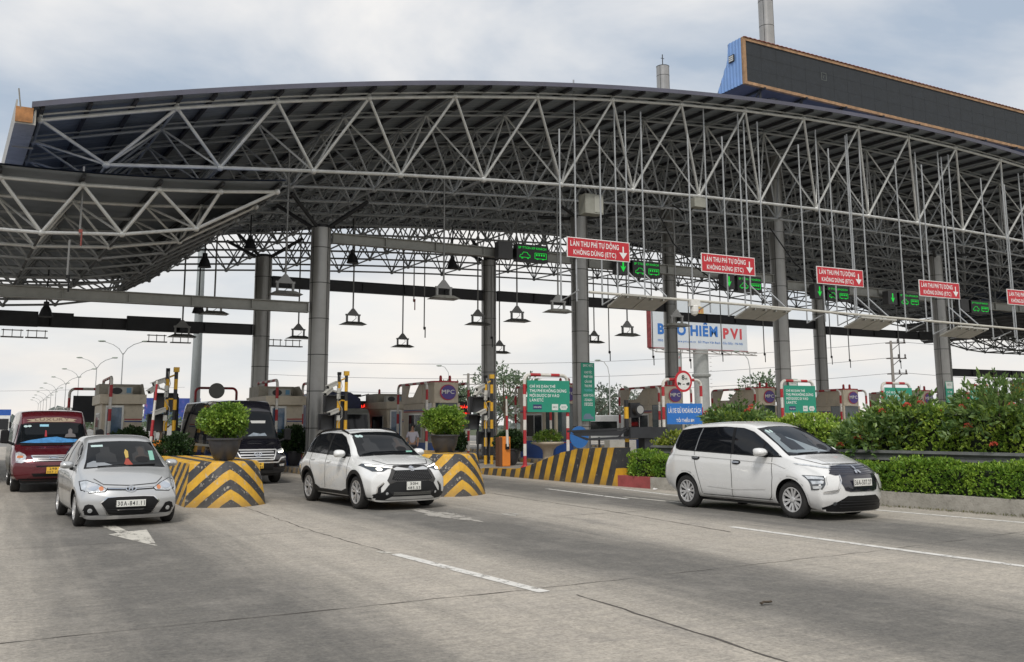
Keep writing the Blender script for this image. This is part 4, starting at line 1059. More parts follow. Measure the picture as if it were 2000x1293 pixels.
# ---- white crossover
def build_crossover():
    P = M('white_car_paint', (.74, .745, .74), .25, 0, coat=1, var=.02, vs=1, grime=.6)
    BP = M('black_cladding', (.017, .0175, .019), .5, var=.15, vs=6, spec=.25)
    t = thing('crossover_car', 'white crossover with lit headlights and black wheel arches', 'car', (-3.12, -14.86, 0), heading(-84.5))
    K = dict(zt=[(-2.18, 1.02), (-2.1, 1.16), (-1.8, 1.44), (-1.55, 1.53), (-.9, 1.585), (-.2, 1.605), (.2, 1.575), (.42, 1.505), (.8, 1.27), (1.12, 1.085), (1.3, 1.05), (1.7, .99), (2.02, .92), (2.14, .84), (2.19, .76)],
             zb=[(-2.18, .42), (-1.8, .28), (-1, .21), (1, .21), (1.8, .18), (2.19, .17)],
             belt=[(-2.18, .98), (-1.4, 1.08), (0, 1.03), (1.0, .99), (1.6, .92), (2.19, .72)],
             wm=[(-2.18, .80), (-1.7, .895), (-1.2, .91), (-.6, .885), (.6, .885), (1.2, .91), (1.8, .90), (2.19, .83)],
             wb=[(-2.18, .70), (-1.5, .82), (0, .83), (1.0, .835), (1.6, .82), (2.19, .74)],
             wr=[(-2.18, .58), (-1.6, .58), (-.5, .61), (.2, .605), (.5, .64), (1.1, .74), (1.5, .74), (2.19, .66)],
             ws=[(-2.18, .72), (-1.2, .83), (1.2, .83), (2.19, .78)])
    global s_wz; s_wz = .345
    c = Car(t, K, P, nose=[(.2, .07), (.35, .0), (.6, .0), (.8, .03), (.95, .12), (1.2, .2)], tail=[(.3, .05), (.6, 0), (1.05, .05), (1.5, .35)], cf=.24, well=[(1.32, .385), (-1.32, .385)])
    for x in (1.32, -1.32): c.ring('arch_cladding', x, .345, .375, .455, BP, .009, -18, 198)
    wheels(c, (1.32, -1.32), .34, .868, .22, 5, .235, rimmat=M('two_tone_alloy', (.50, .50, .50), .3, .4))
    c.patch('sill_cladding', 'S', [(-.88, .215), (.88, .215), (.93, .30), (.93, .40), (.80, .385), (.6, .335), (-.6, .335), (-.80, .40), (-.95, .42), (-.93, .30)], BP, .009)
    c.patch('rear_cladding', 'S', [(-2.1, .33), (-1.74, .27), (-1.76, .42), (-2.1, .52)], BP, .008)
    ws_ = [(-.705, 1.065), (-.64, 1.24), (-.565, 1.515), (-.3, 1.545), (0, 1.552), (.3, 1.545), (.565, 1.515), (.64, 1.24), (.705, 1.065), (.4, 1.085), (0, 1.095), (-.4, 1.085)]
    c.patch('windscreen_surround', 'F', [(a*1.02, b+(.012 if b > 1.4 else -.012)) for a, b in ws_], BLKP, .003)
    w = c.patch('windscreen', 'F', ws_, WSG, .006)
    c.patch('sticker', 'F', oval(-.49, 1.465, .045, .027), STK, .008, parent=w); c.patch('sticker', 'F', oval(-.41, 1.468, .045, .027), STK, .008, parent=w)
    c.patch('sticker', 'F', [(.42, 1.12), (.58, 1.12), (.60, 1.15), (.44, 1.155)], STK2, .008, parent=w)
    sw = [(-1.92, 1.17), (-1.55, 1.12), (.68, 1.065), (.92, 1.07), (.62, 1.265), (.28, 1.44), (-.02, 1.51), (-.7, 1.525), (-1.35, 1.485), (-1.68, 1.38)]
    c.patch('window_trim', 'S', [(a*1.01, 1.3+(b-1.3)*1.09) for a, b in sw], BLKP, .003)
    c.patch('side_window', 'S', sw, TINT, .005)
    c.line('door_pillar', 'S', [(-.30, 1.06), (-.36, 1.53)], .09, BLKP, .008); c.line('door_pillar', 'S', [(-1.22, 1.10), (-1.36, 1.49)], .045, BLKP, .008); c.line('door_pillar', 'S', [(.66, 1.07), (.62, 1.26)], .03, BLKP, .008)
    c.line('panel_gap', 'S', [(.90, 1.04), (.92, .7), (.88, .42)], .013, SEAM); c.line('panel_gap', 'S', [(-.33, 1.05), (-.30, .7), (-.32, .36)], .013, SEAM); c.line('panel_gap', 'S', [(-1.22, 1.1), (-1.16, .85), (-.96, .6)], .013, SEAM)
    c.line('door_handle', 'S', [(-.24, .925), (-.04, .93)], .04, P, .022); c.line('door_handle', 'S', [(-1.12, .955), (-.93, .96)], .04, P, .022)
    c.patch('tail_lamp', 'S', [(-2.12, .88), (-1.86, .98), (-1.95, 1.08), (-2.1, 1.10)], TAIL, .008)
    mirrors(c, .66, .82, 1.105, P, (.16, .13, .09))
    for sg in (-1, 1):
        mb = MB(); pts = []
        for k in range(15):
            x = -1.65+1.95*k/14; h = c.cast('T', x, .585*sg, 0); pts.append((x, .585*sg, h.z+.055*min(1, 4*min(k, 14-k)/14+.02)))
        mb.path(pts, .020, 6); mb.build('roof_rail', BLKP, t)
    c.patch('rear_spoiler', 'T', [(-1.85, -.5), (-1.6, -.54), (-1.6, .54), (-1.85, .5)], BLKP, .02)
    interior(c, w, 1.09, 1.52)
    # front graphics
    hs = [(-.86, .885), (-.82, .925), (-.62, .905), (-.37, .855), (-.37, .83), (-.50, .82), (-.60, .775), (-.76, .775)]
    c.patch('headlight_surround', 'F', hs, LENSD, .006, both=True, step=.035)
    c.patch('daytime_lamp', 'F', [(-.80, .905), (-.62, .888), (-.40, .845), (-.40, .835), (-.62, .862), (-.79, .882)], LITW, .010, both=True, step=.04)
    for s_ in (-1, 1): c.patch('headlight', 'F', oval(.655*s_, .817, .050, .026), LIT, .012, .03)
    # bumper cladding and grille
    c.patch('bumper_cladding', 'F', [(-.84, .23), (-.80, .33), (-.62, .375), (-.50, .53), (-.36, .575), (.36, .575), (.50, .53), (.62, .375), (.80, .33), (.84, .23), (.5, .205), (-.5, .205)], BP, .007)
    gs = [(-.42, .84), (-.35, .885), (.35, .885), (.42, .84), (.55, .60), (.50, .53), (.36, .575), (-.36, .575), (-.50, .53), (-.55, .60)]
    c.patch('grille_surround', 'F', gs, M('satin_grey', (.06, .058, .056), .35, .3), .009)
    c.patch('grille_wing', 'F', [(-.40, .82), (-.30, .855), (-.1, .822), (.1, .822), (.30, .855), (.40, .82), (.36, .79), (-.36, .79)], M('silver_trim', (.66, .66, .65), .3, .5), .013)
    g_ = c.patch('grille', 'F', [(-.37, .785), (.37, .785), (.46, .62), (.36, .592), (-.36, .592), (-.46, .62)], BLKP, .013)
    mb = MB()
    for r in range(7):
        z = .605+r*.026
        for k in range(19):
            y = -.42+.047*k+(.0235 if r % 2 else 0)
            if abs(y) < .43-(z-.6)*.4: mb.add([c.cast('F', y+a, z+b, .02) for a, b in ((-.018, 0), (0, .008), (.018, 0), (0, -.008))], [(0, 1, 2, 3)])
    mb.build('mesh_bars', M('mesh_dark_grey', (.07,.07,.072), .4, .3), g_)
    emblem_ring(c, 0, .815, .062, .045, .2, CHROME, .026, [oval(0, .822, .022, .034, 12), oval(0, .832, .045, .012, 12)])
    c.patch('upper_intake', 'F', [(-.24, .862), (.24, .862), (.28, .878), (-.28, .878)], BLKP, .016)
    i_ = c.patch('lower_intake', 'F', [(-.42, .30), (.42, .30), (.50, .385), (-.50, .385)], BLK, .010)
    for z in (.32, .34, .36): c.line('intake_bar', 'F', [(-.42, z), (.42, z)], .006, GREYST, .015, i_)
    c.patch('skid_plate', 'F', [(-.56, .225), (-.44, .285), (.44, .285), (.56, .225), (.44, .222), (-.44, .222)], M('skid_silver', (.62, .62, .61), .35, .3), .016)
    for s_ in (-1, 1):
        c.patch('fog_lamp', 'F', oval(.545*s_, .345, .026, .026, 12), LENS, .014, .03)
        c.patch('corner_vent', 'F', [(.66*s_, .34), (.74*s_, .345), (.73*s_, .47), (.62*s_, .555), (.60*s_, .545), (.66*s_, .46)], BP, .008)
        c.line('corner_trim', 'F', [(.735*s_, .36), (.72*s_, .47), (.61*s_, .56)], .022, CHROME, .011)
    c.line('bonnet_gap', 'F', [(-.62, .99), (-.45, .905), (0, .895), (.45, .905), (.62, .99)], .011, SEAM)
    c.line('bonnet_crease', 'T', [(1.2, -.42), (1.95, -.36)], .012, P, .006); c.line('bonnet_crease', 'T', [(1.2, .42), (1.95, .36)], .012, P, .006)
    plate(c, 0, .405, .33, .165, ['30H', '485.53'], PLATEW)
    wiper(c, [(-.5, 1.075, .0, 1.10), (.05, 1.09, .55, 1.09)])
    mb = MB(); mb.box(-1.9, 1.85, -.65, .65, .17, .26); mb.build('underbody', BLK, t)
    return t
build_crossover()

# ---- white people carrier
def build_mpv():
    P = M('pearl_car_paint', (.70, .70, .695), .25, 0, coat=1, var=.03, vs=.8, grime=.6)
    t = thing('people_carrier', 'long white people carrier with tinted windows beside the flowering hedge', 'car', (3.16, -20.78, 0), heading(-87.4)); t.scale = (1.035, 1.0, 1.02)
    K = dict(zt=[(-2.2, 1.0), (-2.14, 1.22), (-2.02, 1.50), (-1.85, 1.60), (-1.3, 1.665), (-.5, 1.70), (0, 1.69), (.3, 1.635), (.5, 1.555), (.9, 1.33), (1.28, 1.12), (1.42, 1.075), (1.75, 1.01), (2.05, .93), (2.17, .85), (2.22, .78)],
             zb=[(-2.2, .38), (-1.9, .27), (-1.2, .22), (1.2, .22), (1.9, .18), (2.22, .14)],
             belt=[(-2.2, .98), (-1.8, 1.16), (-1.0, 1.12), (0, 1.06), (1.1, 1.0), (1.6, .93), (2.22, .74)],
             wm=[(-2.2, .78), (-1.7, .86), (-1.0, .865), (1.0, .865), (1.5, .875), (1.9, .87), (2.22, .80)],
             wb=[(-2.2, .72), (-1.7, .80), (0, .82), (1.1, .82), (1.6, .80), (2.22, .72)],
             wr=[(-2.2, .62), (-1.7, .59), (-.5, .615), (.2, .61), (.55, .64), (1.2, .735), (1.6, .72), (2.22, .64)],
             ws=[(-2.2, .70), (-1.2, .81), (1.2, .81), (2.22, .74)])
    global s_wz; s_wz = .335
    c = Car(t, K, P, nose=[(.2, .05), (.35, .0), (.6, .0), (.75, .03), (.95, .12), (1.2, .2)], tail=[(.3, .06), (.6, 0), (1.0, .05), (1.5, .22)], cf=.26, cr=.12, well=[(1.39, .375), (-1.39, .375)])
    for x in (1.39, -1.39): c.ring('arch_lip', x, .335, .365, .392, P, .006)
    wheels(c, (1.39, -1.39), .328, .835, .205, 6, .215, rimmat=RIM)
    ws_ = [(-.70, 1.105), (-.64, 1.30), (-.575, 1.565), (-.3, 1.60), (0, 1.61), (.3, 1.60), (.575, 1.565), (.64, 1.30), (.70, 1.105), (.4, 1.12), (0, 1.13), (-.4, 1.12)]
    c.patch('windscreen_surround', 'F', [(a*1.025, b+(.014 if b > 1.4 else -.014)) for a, b in ws_], BLKP, .003)
    w = c.patch('windscreen', 'F', ws_, WSG, .006)
    c.patch('painted_glare', 'F', [(-.665, 1.15), (-.56, 1.53), (-.47, 1.53), (-.2, 1.40), (.1, 1.25), (.38, 1.135), (0, 1.14), (-.4, 1.13)], M('painted_glare_grey', (.16, .19, .195), .12, coat=1), .0072, parent=w)  # glare painted as a grey patch over part of the windscreen
    c.patch('sticker', 'F', oval(-.50, 1.52, .032, .03), STK, .009, parent=w); c.patch('sticker', 'F', oval(-.42, 1.525, .026, .024), STK, .009, parent=w)
    sw = [(-2.0, 1.44), (-1.72, 1.20), (-1.60, 1.165), (.80, 1.085), (1.13, 1.085), (.72, 1.315), (.36, 1.505), (.10, 1.575), (-.4, 1.605), (-1.2, 1.585), (-1.75, 1.53), (-1.98, 1.49)]
    c.patch('window_trim', 'S', [(-2.03, 1.45), (-1.74, 1.175), (-1.6, 1.14), (.80, 1.06), (1.19, 1.065), (.74, 1.325), (.37, 1.52), (.1, 1.59), (-.4, 1.618), (-1.2, 1.60), (-1.76, 1.545), (-2.02, 1.51)], BLKP, .003)
    c.patch('side_window', 'S', sw, TINT, .005)
    c.line('door_pillar', 'S', [(-.07, 1.10), (-.13, 1.60)], .07, BLKP, .008); c.line('door_pillar', 'S', [(-1.12, 1.14), (-1.04, 1.58)], .03, M('glass_edge_chrome', (.30, .31, .32), .25, .5), .008); c.line('door_pillar', 'S', [(.73, 1.09), (.70, 1.32)], .035, BLKP, .008)
    for pts in ([(.95, 1.06), (.98, .7), (.93, .36), (.85, .28)], [(-.10, 1.09), (-.06, .7), (-.08, .28)], [(-1.14, 1.13), (-1.08, .85), (-.98, .55), (-.92, .32)], [(.93, .30), (-.90, .30)]): c.line('panel_gap', 'S', pts, .012, SEAM)
    for x, z in ((.06, .945), (-1.07, 1.0)):
        c.patch('handle_cup', 'S', oval(x, z, .115, .045, 16), BLKP, .006); c.line('door_handle', 'S', [(x-.10, z+.004), (x+.09, z-.002)], .034, CHROME, .028)
    c.line('body_crease', 'S', [(-1.9, 1.06), (-.9, 1.03), (.2, .99), (1.0, .96), (1.3, .88)], .02, P, .010)
    c.line('body_crease', 'S', [(-.75, .47), (0, .445), (.8, .49)], .02, P, .008)
    c.patch('sill_trim', 'S', [(-.95, .225), (.95, .225), (.92, .262), (-.92, .262)], BLKP, .008)
    c.patch('tail_lamp', 'S', [(-2.12, 1.02), (-1.98, 1.02), (-1.90, 1.10), (-1.99, 1.30), (-2.11, 1.36)], TAIL, .010)
    mirrors(c, .80, .80, 1.145, P, (.17, .135, .085))
    # front
    c.patch('parking_lamp', 'F', [(-.80, .97), (-.60, .925), (-.40, .885), (-.40, .865), (-.60, .895), (-.79, .945)], LENS, .009, both=True, step=.04)
    gu = [(-.42, .925), (-.2, .94), (.2, .94), (.42, .925), (.60, .80), (.52, .77), (.40, .52), (.3, .495), (-.3, .495), (-.40, .52), (-.52, .77), (-.60, .80)]
    g_ = c.patch('grille', 'F', gu, M('gloss_black', (.01, .01, .02), .12, coat=1), .010, .03)
    for z, hw in ((.905, .45), (.872, .50), (.839, .545), (.806, .56), (.775, .50)): c.line('grille_bar', 'F', [(-hw, z+.012), (0, z), (hw, z+.012)], .017, M('smoked_bar', (.07, .07, .085), .25, .6), .014, g_)
    interior(c, w, 1.13, 1.58)
    T3 = []
    for a in (90, 210, 330):
        u = Vector((cos(R(a)), sin(R(a)))); v = Vector((-u.y, u.x)); L_ = .044
        T3.append([(0, .838), (u.x*L_+v.x*L_*.56, .838+u.y*L_+v.y*L_*.56), (u.x*L_*2, .838+u.y*L_*2), (u.x*L_-v.x*L_*.56, .838+u.y*L_-v.y*L_*.56)])
    mb = MB()
    for q in T3: mb.add([c.cast('F', y, z, .03) for y, z in q], [(0, 1, 2, 3)])
    mb.build('emblem', CHROME, t)
    for s_ in (-1, 1):
        c.patch('headlight_housing', 'F', [(.845*s_, .77), (.70*s_, .76), (.715*s_, .63), (.77*s_, .54), (.84*s_, .52)], LENSD, .008, step=.04)
        c.patch('headlight', 'F', [(.835*s_, .755), (.72*s_, .745), (.725*s_, .705), (.835*s_, .705)], LENS, .013, step=.04)
        c.patch('headlight', 'F', [(.83*s_, .675), (.735*s_, .68), (.745*s_, .64), (.83*s_, .62)], LENS, .013, step=.04)
        c.patch('turn_signal', 'F', [(.83*s_, .595), (.765*s_, .60), (.79*s_, .555), (.83*s_, .545)], LENS, .013, step=.04)
        c.patch('bumper_wing', 'F', [(.685*s_, .755), (.46*s_, .765), (.475*s_, .70), (.545*s_, .535), (.76*s_, .50), (.69*s_, .62)], P, .016, step=.05)
        c.line('chrome_arm', 'F', [(.445*s_, .775), (.455*s_, .69), (.535*s_, .515), (.62*s_, .492), (.76*s_, .485)], .022, CHROME, .020)
        c.patch('fog_lamp', 'F', oval(.585*s_, .30, .032, .032, 12), LENSD, .016, .03)
    lo = [(-.36, .425), (.36, .425), (.66, .27), (.80, .215), (.80, .165), (.4, .155), (-.4, .155), (-.80, .165), (-.80, .215), (-.66, .27)]
    i_ = c.patch('lower_intake', 'F', lo, BLKP, .008)
    for z in (.245, .29, .335): c.line('intake_bar', 'F', [(-.5, z), (.5, z)], .012, DARKST, .018, i_)
    c.line('bonnet_gap', 'F', [(-.70, 1.06), (-.5, .955), (0, .955), (.5, .955), (.70, 1.06)], .011, SEAM)
    c.line('bonnet_crease', 'T', [(1.45, -.40), (2.05, -.33)], .012, P, .006); c.line('bonnet_crease', 'T', [(1.45, .40), (2.05, .33)], .012, P, .006)
    plate(c, 0, .585, .47, .13, ['36A-507.27'], PLATEW)
    wiper(c, [(-.5, 1.12, .0, 1.135), (.05, 1.13, .55, 1.125)])
    mb = MB(); mb.box(-1.9, 1.9, -.62, .62, .17, .27); mb.build('underbody', BLK, t)
    return t
build_mpv()

def van(kind, label, loc, deg, P, side, H, L):
    t = thing('passenger_van', label, 'van', loc, heading(deg))
    xf = L/2; hw = 1.0
    d = xf-2.9
    K = dict(zt=[(-xf, H-.5), (-xf+.08, H-.12), (-xf+.5, H), (0, H), (1.15+d, H-.03), (1.38+d, H-.10), (1.62+d, H-.34 if kind != 'red' else 1.78), (2.12+d, 1.36 if kind != 'red' else 1.27), (2.24+d, 1.27 if kind != 'red' else 1.20), (2.6+d, 1.13 if kind != 'red' else 1.09), (2.82+d, .98), (2.9+d, .86)],
             zb=[(-xf, .42), (-xf+.4, .32), (xf-.5, .30), (xf, .32)],
             belt=[(-xf, 1.22), (1.3+d, 1.22), (2.1+d, 1.15), (xf, .80)],
             wm=[(-xf, .95), (-xf+.3, .99), (1.5+d, .99), (xf-.25, .985), (xf, .93)],
             wb=[(-xf, .92), (-xf+.3, .965), (1.5+d, .965), (2.2+d, .93), (xf, .86)],
             wr=[(-xf, .80), (0, .83), (1.0+d, .80), (1.62+d, .76), (2.2+d, .84), (xf, .78)],
             ws=[(-xf, .90), (xf-.5, .92), (xf, .86)])
    global s_wz; s_wz = .34
    ax = (xf-.98, -xf+1.15)
    c = Car(t, K, P, nose=[(.3, .06), (.45, 0), (.75, 0), (.95, .05), (1.2, .12)], tail=[(.3, 0), (2.5, .1)], cf=.22, cr=.05, well=[(a, .42) for a in ax])
    wheels(c, ax, .345, .945, .23, 6, .20, split=False)
    if kind == 'red':
        c.patch('side_panel', 'S', [(-xf+.06, .40), (1.0+d, .36), (1.30+d, .9), (1.62+d, 1.2), (1.36+d, H-.22), (1.0+d, H-.06), (-xf+.2, H-.06)], side, .004, .15)
    zt0, zt1 = (1.26, 1.77) if kind == 'red' else (1.34, 2.10)
    ws_ = [(-.86, zt0), (-.80, 1.6), (-.755, zt1), (-.4, zt1+.03), (0, zt1+.035), (.4, zt1+.03), (.755, zt1), (.80, 1.6), (.86, zt0), (.5, zt0+.01), (0, zt0+.015), (-.5, zt0+.01)]
    c.patch('windscreen_surround', 'F', [(a*1.03, b+(.02 if b > 1.5 else -.03)) for a, b in ws_], BLKP, .004)
    w = c.patch('windscreen', 'F', ws_, WSG, .008)
    c.patch('side_window', 'S', [(-xf+.4, 1.28), (1.75+d, 1.28), (1.45+d, 1.75), (1.25+d, H-.38), (-xf+.45, H-.34)], TINT, .010, .12)
    for x in (1.0+d, -.3, -1.6): c.line('door_pillar', 'S', [(x, 1.28), (x, H-.36)], .06, P if kind != 'red' else side, .014)
    c.line('panel_gap', 'S', [(1.0+d, .4), (1.0+d, 1.28)], .012, SEAM, .008); c.line('panel_gap', 'S', [(-.3, .4), (-.3, 1.28)], .012, SEAM, .008)
    for sg in (-1, 1):
        mb = MB(); mb.prism([(-.10, 0), (.10, -.02), (.115, .30), (.06, .36), (-.09, .34)], -.06, .06, axis='x'); o = mb.build('wing_mirror', BLKP, t); o.location = (1.98+d, 1.17*sg, 1.28)
        bv = o.modifiers.new('b', 'BEVEL'); bv.width = .03; bv.segments = 3
        a = MB(); a.tube((0, 0, .06), (.0, -.25*sg, -.04), .035, 6); a.build('mirror_arm', BLKP, o)
    if kind == 'red':
        CL = M('blue_dash_cloth', (.05, .22, .48), .7, var=.4, vs=9)
        c.patch('dashboard_cloth', 'F', [(-.80, 1.280), (-.55, 1.345), (-.1, 1.415), (.1, 1.430), (.35, 1.375), (.78, 1.345), (.82, 1.285), (.3, 1.275), (-.4, 1.270)], CL, .010, parent=w)
        c.patch('sticker', 'F', oval(-.66, 1.715, .05, .028), STK, .010, parent=w); c.patch('sticker', 'F', oval(-.57, 1.72, .05, .028), STK, .010, parent=w)
        c.patch('sticker', 'F', [(-.32, 1.705), (-.10, 1.705), (-.10, 1.765), (-.32, 1.765)], M('pale_blue_sticker', (.25, .5, .62), .5), .010, parent=w)
        c.patch('ornament', 'F', [(-.2, 1.435), (-.14, 1.435), (-.15, 1.595), (-.18, 1.615)], M('dark_red_tassel', (.3, .02, .03), .7), .010, parent=w)
        # driver seen dimly through the glass, drawn as a patch on it
        c.patch('driver_figure', 'F', [(.30, 1.415), (.58, 1.415), (.56, 1.495), (.49, 1.515), (.49, 1.615), (.44, 1.655), (.39, 1.615), (.39, 1.515), (.32, 1.485)], M('dim_driver', (.12, .11, .11), .5), .010, parent=w)
        D = M('champagne_decal', (.33, .26, .18), .4)
        de = c.patch('header_decal', 'F', [(-.66, 1.900), (-.48, 1.915), (-.2, 1.955), (-.1, 1.950), (.15, 1.960), (.45, 1.925), (.62, 1.900), (.52, 1.875), (.58, 1.840), (.4, 1.840), (.1, 1.830), (-.2, 1.840), (-.5, 1.835), (-.66, 1.840), (-.52, 1.870)], D, .008)
        v, f = text_verts('LUXURY', .01); sx = .86/3.9; mb = MB(); xm = max(q[0] for q in v); 
        mb.add([c.cast('F', -.44+q[0]/xm*.86, 1.862+q[1]*.11, .012) for q in v], f); mb.build('header_lettering', M('decal_shade', (.13, .07, .05), .5), de)
        c.patch('headlight', 'F', [(-.88, 1.02), (-.80, 1.05), (-.68, .99), (-.64, .93), (-.67, .80), (-.74, .77), (-.87, .78)], LENS, .010, both=True)
        for s_ in (-1, 1): c.patch('turn_signal', 'F', [(-.84*s_, .95), (-.72*s_, .95), (-.71*s_, .90), (-.85*s_, .89)], AMBER, .016)
        gr = c.patch('grille', 'F', [(-.52, .955), (.52, .955), (.44, .80), (-.44, .80)], BLKP, .010)
        for k in range(4): c.line('grille_bar', 'F', [(-.51+.02*k, .945-.042*k), (.51-.02*k, .945-.042*k)], .022, M('grille_silver', (.55, .54, .53), .3, .7), .022, gr)
        c.line('grille_bar', 'F', [(-.52, .955), (-.44, .80)], .03, CHROME, .022, gr)
        emblem_ring(c, 0, .885, .115, .042, .18, CHROME, .036, [oval(0, .885, .07, .014, 12)])
        c.patch('lower_intake', 'F', [(-.42, .70), (.42, .70), (.38, .665), (-.38, .665)], BLKP, .008)
        c.patch('lower_intake', 'F', [(-.5, .50), (.5, .50), (.45, .42), (-.45, .42)], BLKP, .008)
        c.patch('bumper_base', 'F', [(-.9, .335), (.9, .335), (.88, .37), (-.88, .37)], BLKP, .010)
        plate(c, .0, .49, .33, .17, ['29B', '307.17'], PLATEY)
        c.patch('cowl_grille', 'F', [(-.75, 1.20), (.75, 1.20), (.78, 1.23), (-.78, 1.23)], BLKP, .010)
    else:
        SV = M('silver_trim', (.66, .66, .65), .3, .5)
        gr = c.patch('grille', 'F', [(-.60, .99), (.60, .99), (.48, .72), (-.48, .72)], BLKP, .010)
        for z in (.925, .85, .775): c.line('grille_bar', 'F', [(-.50, z), (.50, z)], .028 if z != .85 else .035, SV, .024, gr)
        for a, b in (((-.60, .99), (.60, .99)), ((-.60, .99), (-.47, .72)), ((.60, .99), (.47, .72)), ((-.47, .72), (.47, .72))): c.line('grille_bar', 'F', [a, b], .035, SV, .026, gr)
        emblem_ring(c, 0, .855, .12, .062, .22, CHROME, .045, hmark(0, .855, .10, .055))
        for s_ in (-1, 1):
            c.patch('headlight_surround', 'F', [(.62*s_, .98), (.80*s_, 1.03), (.90*s_, 1.06), (.89*s_, .93), (.80*s_, .90), (.64*s_, .90)], LENS, .010)
            c.patch('headlight', 'F', [(.66*s_, .91), (.80*s_, .915), (.89*s_, .96), (.885*s_, 1.03), (.84*s_, .98), (.78*s_, .945), (.66*s_, .94)], LIT, .018, .04)
            c.line('bumper_trim', 'F', [(.47*s_, .64), (.62*s_, .64), (.72*s_, .76), (.90*s_, .79)], .04, SV, .018)
            c.patch('fog_lamp', 'F', [(.66*s_, .58), (.84*s_, .60), (.82*s_, .53), (.68*s_, .52)], LENS, .018)
            c.patch('fog_lamp_surround', 'F', [(.60*s_, .63), (.88*s_, .66), (.86*s_, .50), (.60*s_, .48)], BLKP, .010)
        c.line('bumper_trim', 'F', [(-.47, .64), (.47, .64)], .035, SV, .018)
        c.patch('lower_intake', 'F', [(-.5, .60), (.5, .60), (.45, .42), (-.45, .42)], BLKP, .010)
        plate(c, .0, .47, .33, .17, ['29B', '019.86'], PLATEY)
        c.patch('sun_visor', 'F', [(.05, 1.86), (.52, 1.86), (.50, 1.78), (.07, 1.78)], M('visor_grey', (.45, .45, .43), .6), .014, parent=w)
        c.patch('dashboard_cloth', 'F', [(-.1, 1.39), (.1, 1.50), (.3, 1.46), (.45, 1.49), (.5, 1.40)], M('pale_cloth', (.22, .26, .30), .6, var=.3, vs=9), .014, parent=w)
        c.line('body_stripe', 'S', [(-xf+.3, 1.14), (1.2+d, 1.12)], .07, M('stripe_silver', (.40, .41, .38), .3, .6), .012)
        c.line('body_stripe', 'S', [(-xf+.9, .62), (.6+d, .56)], .03, M('stripe_silver', (.40, .41, .38), .3, .6), .012)
    mb = MB(); mb.box(-xf+.3, xf-.35, -.75, .75, .24, .40); mb.build('underbody', BLK, t)
    return t
van('red', 'dark red passenger van with a blue cloth on its dashboard, behind the silver hatchback', (-9.25, -4.6, 0), -88.5, M('dark_red_paint', (.10, .006, .012), .25, .3, coat=1, var=.05, vs=1), M('champagne_paint', (.34, .32, .27), .35, .5, coat=.6, var=.08), 2.16, 5.5)
van('black', 'tall black passenger van with lit headlights, partly behind the round potted shrub', (-3.95, -3.9, 0), -86.0, M('black_paint_gloss', (.008, .008, .013), .14, .2, coat=1, var=.1), None, 2.50, 6.1)

def far_car(label, loc, deg, col):
    P = M('far_car_paint_'+label[:5].strip().replace(' ', ''), col, .3, .2, coat=.8)
    t = thing('parked_car' if False else 'distant_car', label, 'car', loc, heading(deg), 'cars beyond the toll booths')
    K = dict(zt=[(-2.2, .95), (-1.9, 1.06), (-1.2, 1.46), (-.4, 1.55), (.1, 1.53), (.4, 1.42), (1.0, 1.06), (1.9, .88), (2.15, .72)], zb=[(-2.2, .35), (-1, .2), (1.5, .2), (2.15, .26)],
             belt=[(-2.2, .88), (0, .98), (1, .96), (2.15, .65)], wm=[(-2.2, .78), (-1.5, .89), (1.5, .89), (2.15, .80)], wb=[(-2.2, .72), (-1, .82), (1, .82), (2.15, .72)],
             wr=[(-2.2, .6), (-1, .6), (.2, .6), (1, .72), (2.15, .65)], ws=[(-2.2, .7), (0, .82), (2.15, .72)])
    c = Car(t, K, P, cf=.2)
    c.patch('windscreen', 'F', [(-.66, 1.03), (-.54, 1.43), (.54, 1.43), (.66, 1.03)], WSG, .006, .15)
    c.patch('side_window', 'S', [(-1.6, 1.08), (.9, 1.02), (.3, 1.42), (-1.1, 1.44)], TINT, .006, .2)
    c.patch('grille', 'F', [(-.45, .62), (.45, .62), (.35, .4), (-.35, .4)], BLKP, .008, .2)
    for s_ in (-1, 1): c.patch('headlight', 'F', [(.50*s_, .68), (.78*s_, .72), (.78*s_, .60), (.5*s_, .58)], LENS, .008, .2)
    for x in (1.35, -1.35):
        for sg in (-1, 1):
            mb = MB(); mb.lathe([(.2, -.2), (.33, -.2), (.33, 0), (.2, 0)], n=16, mat=Matrix.Rotation(R(90*(-sg)), 4, 'X')); o = mb.build('wheel', RUBBER, t); o.location = (x, .89*sg, .33)
    return t
far_car('silver car far up the motorway at the left edge', (-8.7, 73, 0), -90, (.45, .46, .47))
far_car('pale grey car waiting beyond the leftmost booth', (1.8, 37, 0), -92, (.42, .45, .46))
far_car('white car in the distance right of the bannered column', (44, 40, 0), -100, (.62, .62, .60))
far_car('dark car approaching far left of the red van', (-8.2, 108, 0), -90, (.12, .12, .14))

